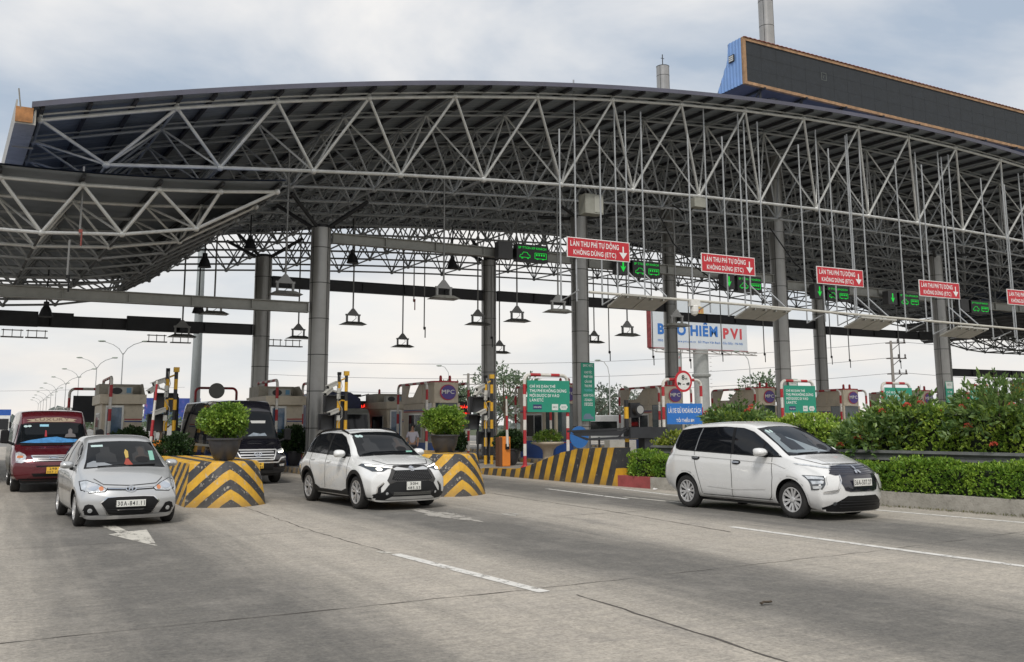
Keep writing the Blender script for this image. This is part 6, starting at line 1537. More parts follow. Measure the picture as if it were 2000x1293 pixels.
    # overhead green lane displays
    labs = ['green lit lane display nearest, above the orange barrier lane', 'green lit lane display right of the first red lane sign', 'green lit lane display under the second red lane sign', 'green lit lane display under the third red lane sign', 'green lit lane display left of the fourth red lane sign', 'green lit lane display right of the fourth red lane sign']
    for (x, z), lab in zip(((9.05, 8.95), (15.0, 8.70), (21.1, 8.42), (27.0, 8.30), (32.3, 8.28), (38.1, 8.2)), labs):
        t = thing('lane_display', lab, 'display', (x, -.62, z), 0, 'green lit lane displays on the girder')
        mb = MB(); mb.box(-.76, .76, -.02, .3, -.37, .37); mb.build('cabinet', DISP, t)
        mb = MB(); mb.box(-1.62, -.95, -.02, .35, -.32, .40); mb.build('arrow_cabinet', M('arrow_cabinet_grey', (.06, .06, .062), .5), t)
        mb = MB()
        text_mb(mb, '2P TTCH-XP KHÁCH', -.68, .17, 1.36, .13, -.024, 0, .01)
        for ox, wd in ((-.62, .5), (.12, .56)):
            if ox < 0: P = [(ox, -.2), (ox+.03, -.1), (ox+.12, -.08), (ox+.18, .02), (ox+.36, .02), (ox+.42, -.08), (ox+.5, -.1), (ox+.5, -.2)]
            else: P = [(ox, -.22), (ox, .02), (ox+wd, .02), (ox+wd, -.22)]
            for a, b in zip(P, P[1:]+P[:1]): mb.tube((a[0], -.028, a[1]), (b[0], -.028, b[1]), .011, 4)
            if ox > 0: [mb.box(ox+.06+.12*k, ox+.12+.12*k, -.03, -.024, -.1, -.02) for k in range(4)]
            for q in (.12, .4): mb.tube((ox+q-.04, -.028, -.24), (ox+q+.04, -.028, -.24), .02, 4)
        mb.build('led_pattern', LEDG, t)
        if lab.startswith('green lit lane display right of the first') or 'under the second' in lab or 'under the third' in lab or 'left of' in lab:
            mb = MB(); mb.add([(-1.32, -.025, .28), (-1.24, -.025, .28), (-1.24, -.025, .0), (-1.13, -.025, .06), (-1.28, -.025, -.22), (-1.43, -.025, .06), (-1.32, -.025, .0)], [tuple(range(7))]); mb.build('led_arrow', LEDG, t)
build_poles()

# ---------------------------------------------------------------- red lane signs with their hangers
def build_gantry():
    cols = ['first (largest) red lane sign, nearest the camera', 'second red lane sign from the left', 'third red lane sign from the left', 'fourth red lane sign from the left', 'fifth red lane sign, cut by the right edge of the photo']
    for k, (x, z) in enumerate(((8.82, 8.17), (15.04, 8.07), (21.27, 8.0), (27.63, 7.84), (33.9, 7.8))):
        t = thing('lane_sign', cols[k], 'lane sign', (x, -6.15, z), 0, 'red lane signs hung from the canopy')
        mb = MB(); mb.box(-1.39, 1.39, -.03, .0, -.38, .38); mb.build('border', TXT, t)
        mb = MB(); mb.box(-1.36, 1.36, -.036, -.031, -.35, .35); b = mb.build('board', REDB, t)
        mb = MB(); text_mb(mb, 'LÀN THU PHÍ TỰ ĐỘNG', -1.25, .0, 2.14, .32, -.04, 0, .02); text_mb(mb, 'KHÔNG DỪNG (ETC)', -1.12, -.32, 1.88, .30, -.04, 0, .02)
        mb.add([(a, -.04, c_) for a, c_ in ((1.06, .2), (1.12, .2), (1.12, -.04), (1.27, -.04), (1.09, -.28), (.91, -.04), (1.06, -.04))], [tuple(range(7))]); mb.build('sign_lettering', TXT, b)
        mb = MB()
        for dx in (-.96, .86): mb.tube((dx, .04, .3), (dx, .04, 2.3+4.2), .033, 6); mb.tube((dx, .04, -2.0), (dx, .04, .3), .033, 6)
        mb.build('hanger_tube', TUBED, t)
    # light panel rail
    t = thing('lamp_rail', 'long pale pipe rail below the red lane signs carrying the flat lamp panels', 'rail', (0, -6.9, 0))
    mb = MB(); P = [(7.9, 0, 6.42), (15, 0, 6.36), (22, 0, 6.27), (29, 0, 6.17), (40, 0, 6.0)]
    mb.path(P, .05, 8); mb.build('rail_pipe', M('pale_pipe', (.58, .56, .50), .45, .2, var=.1), t)
    H = {n: None for n in range(6)}
    for n in range(6):
        xc = 8.85+6.02*n
        for dx in (-1.68, .10, 1.30, 2.05):
            x = xc+dx; mb = MB(); zr = 6.5-.02*(x-8)
            mb.tube((x, .75, zt(x)-1.2 if dx < 1 else zt(x)-.4), (x, .75, zr+.95 if dx > 1 else zr-.4), .034, 6)
            if dx > 1: mb.tube((x, .75, zr+.95), (x+.5, .06, zr+.02), .03, 6); mb.tube((x, .75, zr+1.0), (x, .75, zr-.1), .03, 6)
            else: mb.tube((x, .75, zr-.38), (x+.3, .02, zr-.05), .026, 6)
            mb.build('drop_tube', TUBED, t)
    LP = M('lamp_panel', (.48, .47, .43), .45, .2, var=.15, vs=3)
    for n in range(5):
        for h_ in (0, 1):
            x = 9.75+6.1*n+1.08*h_; z = 6.30-.02*(x-8)
            side = 'left' if h_ == 0 else 'right'
            t = thing('flat_floodlight', '%s flat grey lamp panel on the rail under the %s red lane sign' % (side, ['first', 'second', 'third', 'fourth', 'fifth'][n]), 'lamp', (x, -6.95, z), 0, 'flat lamp panels on the rail')
            mb = MB(); mb.prism([(-.12, .10), (.88, -.24), (.88, -.17), (-.12, .17)], -.53, .53, 0, 'x'); mb.build('panel', LP, t)
            mb = MB(); mb.box(-.30, -.24, -.1, .3, .02, .14); mb.box(.24, .30, -.1, .3, .02, .14); mb.box(-.34, .34, .05, .2, .06, .18); mb.build('bracket', GREYST, t)
    t = thing('white_dome_camera', 'white dome camera on the lamp rail between the first and second lamp panels', 'camera', (12.6, -6.95, 6.0))
    mb = MB(); mb.lathe([(.02, -.22), (.12, -.16), (.16, -.05), (.16, .15), (.05, .22)], n=14); mb.box(-.22, .22, -.1, .1, .15, .38); mb.build('dome', WHITE, t)
    t = thing('equipment_box', 'grey equipment box high in the truss above the first red lane sign', 'equipment box', (9.55, -4.6, 9.9), 0, 'grey equipment boxes in the truss')
    mb = MB(); mb.box(-.42, .42, -.2, .3, 0, .78); mb.build('casing', M('box_beige', (.30, .30, .26), .5, var=.15), t); mb = MB(); mb.box(.0, .38, -.22, -.2, .06, .72); mb.build('door', M('box_beige_door', (.40, .40, .35), .5), t)
    t = thing('equipment_box', 'small white box on the bottom tube above the second red lane sign', 'equipment box', (14.35, -5.2, 10.55), 0, 'grey equipment boxes in the truss')
    mb = MB(); mb.box(-.3, .3, -.2, .2, 0, .38); mb.build('casing', M('box_beige', (.30, .30, .26), .5), t)
    # slack cables
    cb = MB(); CABL = BLKP
    for pts in ([(12.5, -5, 10.2), (13.2, -5, 9.0), (14.0, -5.4, 8.0), (15.2, -6, 7.0)], [(13.2, -5, 10.6), (13.9, -5, 10.3), (14.8, -5, 10.9)], [(19.4, -4, 10.4), (20.4, -4.4, 8.8), (22, -5.5, 7.0)]):
        o = MB().path(pts, .03, 5).build('slack_cable', CABL); tag(o, 'black cable sagging through the truss '+('above the second lane sign' if pts[0][0] == 12.5 else ('beside the small white box' if pts[0][0] == 13.2 else 'between the second and third lane signs')), 'cable', 'black cables in the truss')
build_gantry()

# ---------------------------------------------------------------- hanging lamps and rods
def hanging_lamp():
    t = thing('hanging_lamp', 'x', 'lamp', (0, 0, 0), 0, 'flat lamps hung on rods under the canopy')
    H = M('lamp_housing', (.15, .148, .135), .5, .2, var=.25); A = M('lamp_frame', (.22, .22, .215), .5, .3)
    mb = MB(); mb.add([(-.32, -.22, .12), (.32, -.22, .12), (.32, .22, .12), (-.32, .22, .12), (-.56, -.34, 0), (.56, -.34, 0), (.56, .34, 0), (-.56, .34, 0)],
                      [(0, 1, 2, 3), (0, 4, 5, 1), (1, 5, 6, 2), (2, 6, 7, 3), (3, 7, 4, 0), (7, 6, 5, 4)]); mb.build('housing', H, t)
    mb = MB(); mb.add([(-.5, -.29, -.004), (.5, -.29, -.004), (.5, .29, -.004), (-.5, .29, -.004)], [(0, 1, 2, 3)]); mb.build('lamp_glass', M('lamp_glass', (.16, .155, .14), .3), t)
    mb = MB(); mb.box(-.31, -.24, -.05, .05, .12, .40); mb.box(.24, .31, -.05, .05, .12, .40); mb.box(-.34, .34, -.05, .05, .40, .47)
    mb.prism([(-.26, .47), (.26, .47), (.05, .72), (-.05, .72)], -.03, .03); mb.build('hanger_frame', A, t)
    mb = MB(); mb.tube((0, 0, .7), (0, 0, 5.2), .035, 6); mb.build('rod', A, t)
    mb = MB(); mb.path([(.1, 0, .45), (.16, .02, .3), (.05, .03, .2), (-.05, .02, .12)], .012, 4); mb.build('cable', BLKP, t)
    return t
def build_lamps():
    L_ = [(-2.1, -3, 6.2, 'hanging lamp with pale top, left of the crossover column'), (3.9, -3, 6.4, 'hanging lamp with a side bracket above the crossover lane'), (8.9, -3, 6.15, 'hanging lamp just left of the bannered column'),
          (14.8, -3, 5.85, 'hanging lamp in front of the billboard column'), (9.7, 2, 6.3, 'hanging lamp right of the mid rear column, upper one'), (15.7, 2, 5.9, 'hanging lamp right of the bannered column'),
          (3.0, 5, 6.15, 'hanging lamp just right of the crossover column'), (8.7, 4, 6.3, 'hanging lamp overlapping the mid rear column'), (7.7, 11, 5.75, 'lowest hanging lamp in the middle of the sky gap'),
          (13.4, 11, 5.6, 'low hanging lamp right of the mid rear column'), (19.6, 11, 6.4, 'hanging lamp peeking out behind the bannered column'), (-3.2, 4, 6.2, 'hanging lamp above the black van, upper'), (-4.1, 6, 5.4, 'hanging lamp above the round sign seen from behind'), (1.9, 10, 5.9, 'hanging lamp half hidden by the crossover column')]
    t = hanging_lamp()
    for i, (x, y, z, lab) in enumerate(L_):
        o = t if i == 0 else dup(t); o.location = (x, y, z); o['label'] = lab
    A = _m['lamp_frame']
    R_ = [(-8.85, -6, 6.85, 9.2, 'left wing rod'), (5.1, 3, 6.7, 10, 'rod left of mid'), (5.6, 3, 5.5, 10, 'b'), (15.3, 3, 4.75, 9, 'c'), (17.9, 3, 4.6, 9, 'd'), (20.2, 3, 4.5, 9, 'e'), (22.3, 3, 4.9, 9, 'f'), (25.2, 3, 4.95, 9, 'g'), (30.1, 3, 4.95, 9, 'h'), (31.5, 3, 4.8, 9, 'i'), (35.6, 3, 4.85, 9, 'j'), (8.9, 3, 5.2, 9, 'k'), (-9.1, -6, 5.5, 7, 'l')]
    rl = ['thin sensor rod with red tip hung under the left wing canopy', 'thin sensor rod with red tip left of the mid rear column', 'longer thin rod left of the mid rear column', 'thin rod hanging right of the bannered column', 'thin rod at the left edge of the billboard', 'thin rod crossing the billboard letters', 'thin rod at the red billboard letters', 'thin rod right of the billboard', 'thin rod right of the roof piercing column', 'thin rod further right of the roof piercing column', 'thin rod left of the column at the right edge', 'thin rod beside the upper hanging lamp', 'short rod at the far left wing canopy']
    for (x, y, z0, z1, _), lab in zip(R_, rl):
        t = thing('sensor_rod', lab, 'rod', (x, y, z0), 0, 'thin rods hanging from the canopy')
        mb = MB(); mb.tube((0, 0, .35), (0, 0, z1-z0), .028, 5); mb.build('rod', A, t)
        mb = MB(); mb.tube((.05, 0, .0), (.05, 0, .45), .024, 6); mb.box(-.03, .07, -.03, .03, .38, .48); mb.build('sensor_tip', M('dull_red_tip', (.22, .05, .04), .6) if 'red' in lab and 'tip' in lab else BLKP, t)
    for (x, y, z, lab) in ((-3.65, 4, 8.1, 'bell lamp above the black van, upper left'), (-1.85, 4, 9.0, 'bell lamp left of the crossover column'), (2.6, 4, 8.75, 'bell lamp just right of the crossover column top'), (7.4, 4, 8.85, 'bell lamp left of the mid rear column'), (-3.4, 6.5, 6.5, 'bell lamp standing over the lower rear girder'), (-9.3, 5, 5.9, 'bell lamp at the far left above the rear girder')):
        t = thing('bell_lamp', lab, 'lamp', (x, y, z), 0, 'dark bell lamps under the canopy')
        mb = MB(); mb.lathe([(.27, 0), (.25, .06), (.17, .3), (.10, .42), (.10, .58), (.03, .60)], n=16); mb.build('shade', DARKST, t); mb = MB(); mb.tube((0, 0, .6), (0, 0, 2.0), .03, 5); mb.build('rod', DARKST, t)
    # flat lamp racks below the left rear girder
    for i, x in enumerate((-10.4, -9.5, -4.8, -3.8, .3, 1.2)):
        t = thing('lamp_rack', ['flat lamp rack at the very left below the rear girder', 'second flat lamp rack from the left below the rear girder', 'flat lamp rack above the round sign seen from behind', 'dark flat lamp rack right of it above the black van', 'flat lamp rack between the two left columns', 'flat lamp rack touching the crossover column'][i], 'lamp', (x, 8.3, 5.32), 0, 'flat lamp racks under the left rear girder')
        mb = MB(); mb.prism([(-.2, 0), (.2, .02), (.2, .07), (-.2, .05)], -.42, .42, 0, 'x'); mb.build('panel', M('rack_panel', (.16, .15, .15), .5), t)
        mb = MB(); [mb.box(a, a+.03, -.02, .02, .05, .36) for a in (-.34, -.02, .3)]; mb.box(-.4, .4, -.02, .02, .30, .34); mb.build('bracket', GREYST, t)
build_lamps()
# ---------------------------------------------------------------- vegetation
rnd = random.Random(11)
def rv(): return Vector((rnd.gauss(0, 1), rnd.gauss(0, 1), rnd.gauss(0, 1))).normalized()
def sprig(mb, p, d, n, l, w, spread=.9, up=.3):
    """short twig with leaves fanned round it"""
    for k in range(n):
        q = p+d*(.25*l*k); a = (d+rv()*spread+Vector((0, 0, up))).normalized()
        mb.leaf(q, a, rv(), l*rnd.uniform(.7, 1.25), w*rnd.uniform(.8, 1.2))
def clump(mb, c, r, n, l, w, shell=.55, sq=1.0, k=4, full=False):
    for _ in range(n):
        d = rv()
        if d.z < -.35 and not full: d.z *= -.4; d.normalize()
        t = 1-shell*rnd.random()**2
        bump = 1+.10*sin(d.x*5+c[0])+.10*sin(d.y*6+d.z*5)+.07*sin(d.x*11+d.z*9)+(.12 if rnd.random() < .04 else 0)
        p = Vector(c)+Vector((d.x*r[0], d.y*r[1], d.z*r[2]))*(t*bump)
        sprig(mb, p, (d+rv()*.4).normalized(), k, l, w)
def potted(label, loc, pr, ph, br, bz, mat, n=420, leaf=(.09, .055), grp='potted shrubs'):
    t = thing('potted_shrub', label, 'potted shrub', loc, 0, grp)
    mb = MB(); mb.lathe([(pr*.50, 0), (pr*.66, ph*.12), (pr*.86, ph*.45), (pr*.96, ph*.78), (pr*.98, ph*.9), (pr*1.08, ph*.92), (pr*1.08, ph), (pr*.96, ph), (pr*.92, ph*.88)], n=28)
    smoothang(mb.build('pot', POT, t), 40)
    mb = MB(); mb.lathe([(pr*.9, ph*.86), (pr*.9, ph*.9)], n=20); mb.build('soil', SOIL, t)
    mb = MB()
    for k in range(7):
        a = 2*pi*k/7; mb.path([(.05*cos(a), .05*sin(a), ph*.85), (.35*br[0]*cos(a), .35*br[1]*sin(a), ph+(bz-ph)*.5), (.7*br[0]*cos(a), .7*br[1]*sin(a), bz+.1)], .018, 5)
    mb.build('stem', M('bark', (.12, .085, .055), .9, var=.3, vs=8), t)
    mb = MB(); clump(mb, (0, 0, bz), br, n*2, leaf[0]*.85, leaf[1]*.9, .35, full=True); clump(mb, (0, 0, bz), (br[0]*.75, br[1]*.75, br[2]*.75), n, leaf[0], leaf[1], .9, full=True)
    mb.build('foliage', mat, t, fixn=False); return t
def build_pots():
    potted('round green shrub in a big dark bowl on the left chevron block', (-5.97, -13.35, .94), .36, .50, (.49, .49, .35), .88, LEAF, 620, (.075, .05), 'round shrubs in bowls on the chevron blocks')
    potted('round green shrub in a big brown bowl on the right chevron block', (-.12, -12.3, .94), .37, .52, (.52, .52, .34), .88, LEAF, 620, (.075, .05), 'round shrubs in bowls on the chevron blocks')
    D = 'dark potted shrubs on the islands'
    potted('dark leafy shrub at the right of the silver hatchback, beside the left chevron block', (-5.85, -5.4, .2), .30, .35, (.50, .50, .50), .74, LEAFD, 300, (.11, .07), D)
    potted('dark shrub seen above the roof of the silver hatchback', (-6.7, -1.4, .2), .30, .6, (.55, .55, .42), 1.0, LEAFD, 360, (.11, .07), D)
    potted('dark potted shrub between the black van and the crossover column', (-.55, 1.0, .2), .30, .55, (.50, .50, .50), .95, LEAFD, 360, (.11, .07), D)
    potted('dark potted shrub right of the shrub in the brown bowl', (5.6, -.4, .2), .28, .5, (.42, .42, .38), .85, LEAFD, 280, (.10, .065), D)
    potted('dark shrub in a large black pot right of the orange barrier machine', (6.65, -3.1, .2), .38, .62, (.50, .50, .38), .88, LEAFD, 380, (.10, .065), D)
    # bird bath planter
    t = thing('bath_planter', 'cream stone pedestal planter under the first green lane board', 'planter', (7.45, -4.6, .2))
    ST = M('cream_stone', (.46, .39, .30), .8, var=.15, vs=4, bump=.3, dirt=.25)
    mb = MB(); mb.lathe([(.28, 0), (.27, .05), (.21, .12), (.19, .45), (.21, .58), (.32, .70), (.50, .78), (.585, .80), (.60, .84), (.585, .88), (.50, .88), (.44, .82)], n=32); smoothang(mb.build('pedestal', ST, t), 40)
    mb = MB(); clump(mb, (0, 0, .95), (.46, .42, .28), 330, .09, .035, .7, k=5); mb.build('foliage', LEAF, t, fixn=False)
build_pots()

KP = [(4.85, -13.0), (4.98, -14.35), (5.15, -16.5), (5.6, -19.5), (5.93, -21.3), (6.22, -24.2), (6.7, -28), (7.3, -34)]
def kx(y):
    for (ax, ay), (bx, by) in zip(KP, KP[1:]):
        if by <= y <= ay: return ax+(bx-ax)*(y-ay)/(by-ay)
    return KP[0][0] if y > -13 else KP[-1][0]
def hedge_run(name, label, y0, y1, d0, d1, z0, ztop, mat, dens, l, w, k=4, cat='hedge', core=True, grp=None):
    mb = MB(); n = int(abs(y1-y0)*dens)
    for _ in range(n):
        y = y0+(y1-y0)*rnd.random(); zt_ = ztop(y); u = rnd.random()
        wob = .09*sin(y*3.1)+.07*sin(y*7.3+1)
        if u < .60:
            z = z0+(zt_-z0)*rnd.random(); h = (z-z0)/(zt_-z0); x = kx(y)+d0+.04+.16*h**3-wob*.7+abs(rnd.gauss(0, .05)); d = Vector((-1, -.4, .35))
        else:
            x = kx(y)+d0+(d1-d0)*rnd.random(); z = zt_+wob*.8-abs(rnd.gauss(0, .05)); d = Vector((-.3, -.2, 1))
        sprig(mb, Vector((x, y, z)), (d.normalized()+rv()*.5).normalized(), k, l, w)
    t = thing(name, label, cat, (0, 0, 0), 0, grp)
    mb.build('foliage', mat, t, fixn=False)
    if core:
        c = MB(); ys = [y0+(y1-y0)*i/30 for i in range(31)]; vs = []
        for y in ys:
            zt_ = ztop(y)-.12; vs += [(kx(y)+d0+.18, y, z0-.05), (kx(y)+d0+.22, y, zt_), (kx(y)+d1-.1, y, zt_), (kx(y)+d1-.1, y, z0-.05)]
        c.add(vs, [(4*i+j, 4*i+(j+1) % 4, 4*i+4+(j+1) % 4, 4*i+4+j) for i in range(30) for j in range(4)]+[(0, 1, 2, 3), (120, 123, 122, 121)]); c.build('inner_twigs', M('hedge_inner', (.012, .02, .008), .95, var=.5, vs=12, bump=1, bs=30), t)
    return t
def build_hedges():
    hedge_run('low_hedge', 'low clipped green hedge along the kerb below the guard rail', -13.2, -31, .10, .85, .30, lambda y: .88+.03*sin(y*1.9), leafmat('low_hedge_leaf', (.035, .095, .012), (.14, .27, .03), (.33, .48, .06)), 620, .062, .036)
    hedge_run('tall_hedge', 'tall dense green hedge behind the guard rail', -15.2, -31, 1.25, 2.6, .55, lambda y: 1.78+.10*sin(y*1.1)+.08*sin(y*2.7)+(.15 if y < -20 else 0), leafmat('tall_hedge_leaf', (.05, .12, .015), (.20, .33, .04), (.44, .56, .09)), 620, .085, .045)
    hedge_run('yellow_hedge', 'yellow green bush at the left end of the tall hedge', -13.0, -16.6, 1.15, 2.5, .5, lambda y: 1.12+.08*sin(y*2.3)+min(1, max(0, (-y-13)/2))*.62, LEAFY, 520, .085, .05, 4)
    # guard rail on posts
    GRAIL = M('dark_guard_rail', (.13, .135, .13), .5, .3, var=.35, vs=3, dirt=.5)
    t = thing('guard_rail', 'dark weathered metal guard rail between the two hedge rows', 'guard rail')
    ys = [-13.3+(-17.7)*i/40 for i in range(41)]; mb = MB(); prof = [(0, .0), (-.05, .05), (0, .10), (.0, .15), (-.05, .20), (0, .26), (.03, .26), (.03, 0)]
    vs = []
    for i, y in enumerate(ys):
        for dx, dz in prof: vs.append((kx(y)+.92+dx, y, .86+dz))
    m_ = len(prof); mb.add(vs, [(i*m_+j, i*m_+(j+1) % m_, (i+1)*m_+(j+1) % m_, (i+1)*m_+j) for i in range(40) for j in range(m_)]+[tuple(range(m_)), tuple(40*m_+j for j in range(m_))]); mb.build('rail', GRAIL, t)
    for k in range(9):
        y = -13.6-2.1*k; p = MB(); p.box(kx(y)+.96, kx(y)+1.06, y-.05, y+.05, .2, 1.1); p.build('post', GRAIL, t)
    # flowering shrubs rising from the tall hedge
    FL = M('red_flower', (.55, .085, .05), .6, var=.3, vs=20)
    def ixora(label, x, y, base, r, n, flowers, shoots=()):
        t = thing('flowering_shrub', label, 'shrub', (x, y, base), 0, 'red flowering shrubs in the hedge')
        mb = MB(); clump(mb, (0, 0, r[2]*.5), r, n, .15, .06, .6, k=4)
        for (sx, sy, z0, z1) in shoots:
            z = z0; m = 0
            while z < z1:
                for s in range(3):
                    a = m*1.7+s*2.1; d = Vector((cos(a), sin(a), .45)); L_ = .17*(1-.45*(z-z0)/(z1-z0)); mb.leaf(Vector((sx, sy, z)), d, Vector((0, 0, 1)), L_, .055)
                z += .075; m += 1
            for s in range(4): mb.leaf(Vector((sx, sy, z1)), Vector((cos(s*1.6)*.4, sin(s*1.6)*.4, 1)), rv(), .1, .035)
        mb.build('foliage', LEAFI, t, fixn=False)
        st = MB()
        for (sx, sy, z0, z1) in shoots: st.tube((sx*.6, sy*.6, 0), (sx, sy, z1), .012, 5, .006)
        for k in range(5): st.tube((0, 0, -.5), (.3*r[0]*cos(k*1.3), .3*r[1]*sin(k*1.3), r[2]), .015, 5)
        st.build('stem', _m['bark'], t)
        for (fx, fy, fz) in flowers:
            f = MB()
            for _ in range(46):
                d = rv(); d.z = abs(d.z); f.leaf(Vector((fx, fy, fz))+d*.055, (d+rv()*.4).normalized(), rv(), .045, .028)
            f.build('flower_head', FL, t, fixn=False)
    ixora('flowering shrub with tall bare shoot above the people carrier roof', 6.6, -15.9, 1.55, (.75, .85, .40), 260, [(-.35, .2, .52), (.15, -.5, .50), (.25, -.42, .58), (-.5, .5, .42), (-.1, -.65, .46)], [(.0, -.25, .3, 1.25), (-.35, .15, .2, .75), (.35, -.75, .2, .6)])
    ixora('flowering shrub with three red heads left of the screen of leafy shoots', 7.5, -20.6, 1.45, (.8, .9, .55), 300, [(-.5, .2, .50), (-.35, -.35, .62), (-.1, -.5, .66), (-.66, .6, .1), (.1, -.95, .50)], [(0, -.2, .4, .8)])
    ixora('tall flowering shrub with leafy shoots against the sky near the right edge', 7.65, -22.75, 1.30, (.80, .95, .85), 520, [(-.72, .15, .32), (-.66, -.35, -.05), (-.6, .35, .7), (-.3, -.55, .72), (.0, .3, .95)], [(0, 0, .6, 1.45), (-.15, .25, .6, 1.30), (.15, -.3, .5, 1.28), (.1, .35, .5, 1.1), (-.1, -.6, .5, 1.2)])
    ixora('dark leaved flowering shrub low behind the front of the people carrier', 7.05, -20.0, .95, (.7, .8, .55), 260, [(-.55, -.1, .42), (-.62, .35, .25)])
    ixora('broad flowering shrub cut by the right edge of the photo', 8.0, -24.5, 1.2, (.8, .9, .75), 360, [(-.5, .3, .7), (-.3, -.2, .85)], [(0, 0, .5, 1.0)])
    # weeds at the kerb foot
    mb = MB()
    for _ in range(900):
        y = -19-rnd.random()*11; x = kx(y)-rnd.random()**2*.16
        mb.leaf(Vector((x, y, .004)), Vector((rnd.gauss(0, .5), rnd.gauss(0, .5), 1)), rv(), rnd.uniform(.02, .07), .012)
    for _ in range(260):
        y = -17.5-rnd.random()*13; x = kx(y)-.02-rnd.random()*.15; mb.leaf(Vector((x, y, .006)), Vector((rnd.gauss(0, 1), rnd.gauss(0, 1), .1)), Vector((0, 0, 1)), .05, .03)
    o = mb.build('kerb_weeds', leafmat('weed_leaf', (.05, .06, .02), (.11, .12, .04), (.2, .18, .07)), fixn=False); tag(o, 'sparse weeds and dead leaves along the foot of the kerb', 'weeds', kind='stuff')
    # litter
    LT = M('litter_white', (.6, .58, .55), .8)
    for k, (x, y, lab) in enumerate(((4.72, -14.9, 'white scrap of litter at the foot of the kerb behind the people carrier'), (-1.0, -13.95, 'flattened pink scrap below the right chevron block'))):
        m2 = MB(); m2.add([(0, 0, .01), (.13, .03, .03), (.15, .1, .015), (.05, .12, .05), (-.03, .06, .02)], [(0, 1, 3), (1, 2, 3), (0, 3, 4)]); o = m2.build('litter_scrap', LT if not k else M('litter_pink', (.5, .25, .2), .8)); o.location = (x, y, .006); tag(o, lab, 'litter', 'scraps of litter')
    m2 = MB(); m2.path([(0, 0, 0), (.06, .02, .02), (.13, .01, .012), (.2, .03, .01)], .016, 5); m2.path([(.02, .05, 0), (.12, .05, .012), (.19, .0, .012)], .012, 5); o = m2.build('twig', M('twig_brown', (.06, .045, .03), .9)); o.location = (-3.9, -28.35, .02); o.scale = (.7, .7, .7); tag(o, 'small broken brown twig lying on the road in the foreground', 'twig')
build_hedges()

def tree(name, label, loc, h, cr, mat, n, leaf, trunk=.2, lobes=9, grp='trees beyond the plaza'):
    t = thing(name, label, 'tree', loc, 0, grp)
    mb = MB(); mb.path([(0, 0, 0), (.1, 0, h*.3), (-.1, .05, h*.6), (0, 0, h*.8)], trunk, 8, radii=[trunk, trunk*.75, trunk*.5, trunk*.3])
    L = []
    for k in range(lobes):
        a = k*2.4; rr = cr[0]*(.25+.5*rnd.random()); z = h*(.45+.45*rnd.random()); c = (rr*cos(a), rr*sin(a)*cr[1]/cr[0], z); L.append(c)
        mb.path([(0, 0, h*.35), (c[0]*.5, c[1]*.5, (h*.4+z)/2), c], trunk*.3, 5)
    mb.build('trunk', _m['bark'], t)
    mb = MB()
    for c in L: clump(mb, c, (cr[0]*.42, cr[1]*.42, h*.16), n//lobes, leaf, leaf*.6, .7, k=4)
    mb.build('crown', mat, t, fixn=False); return t
def build_trees():
    HZ1 = leafmat('hazy_tree_leaf', (.05, .085, .055), (.10, .155, .085), (.18, .24, .13)); HZ2 = leafmat('hazy_far_tree_leaf', (.075, .10, .075), (.12, .16, .12), (.17, .21, .15))  # distance haze mixed into both leaf colours
    for k, (x, y, h, c, m, lab) in enumerate(((39.5, 61, 8.6, 4.2, HZ1, 'leafy tree behind the yellow black poles right of the mid rear column'), (36, 68, 6.8, 3.4, HZ1, 'lower tree to the left of the mid rear column'), (44.5, 66, 5.0, 3.6, HZ1, 'small tree under the right side of that leafy tree'),
          (52.0, 62, 6.2, 4.2, HZ2, 'rounded tree behind the green banner'), (57, 66, 5.6, 4.5, HZ2, 'rounded hazy tree left of the warning light'), (47, 78, 6.0, 5, HZ2, 'hazy tree far behind the blue round sign'), (62, 88, 6.5, 5, HZ2, 'far hazy tree behind the distance sign'),
          (70, 52, 7.6, 3.8, HZ1, 'tree top over the hedge left of the roof piercing column'), (3, 64, 3.2, 2.2, HZ1, 'small tree seen through the left booth window gap'), (-3.5, 48, 3.0, 1.8, HZ1, 'small bushy tree between the red van and the left booth'), (24, 52, 4.5, 3, HZ1, 'tree behind the rear cream booth'), (18, 60, 3.6, 3, HZ2, 'low tree right of the tarpaulin truck'))):
        tree('broadleaf_tree', lab, (x, y, -.02), h, (c, c*.9), m, 620 if h > 5 else 330, .30 if h > 5 else .22, .18)
    # far wood line
    mb = MB()
    for k in range(2600):
        x = -260+rnd.random()*700; y = 260+rnd.random()*90; mb.leaf(Vector((x, y, rnd.random()**1.3*(6+3*sin(x*.05)+2*sin(x*.13)))), rv(), rv(), 3.6, 2.6)
    o = mb.build('far_wood', leafmat('hazy_wood_leaf', (.10, .125, .115), (.14, .165, .15), (.18, .20, .18)), fixn=False); tag(o, 'pale hazy line of far trees along the horizon', 'woodland', kind='stuff')  # haze of the far air put into the pale leaf colours
build_trees()

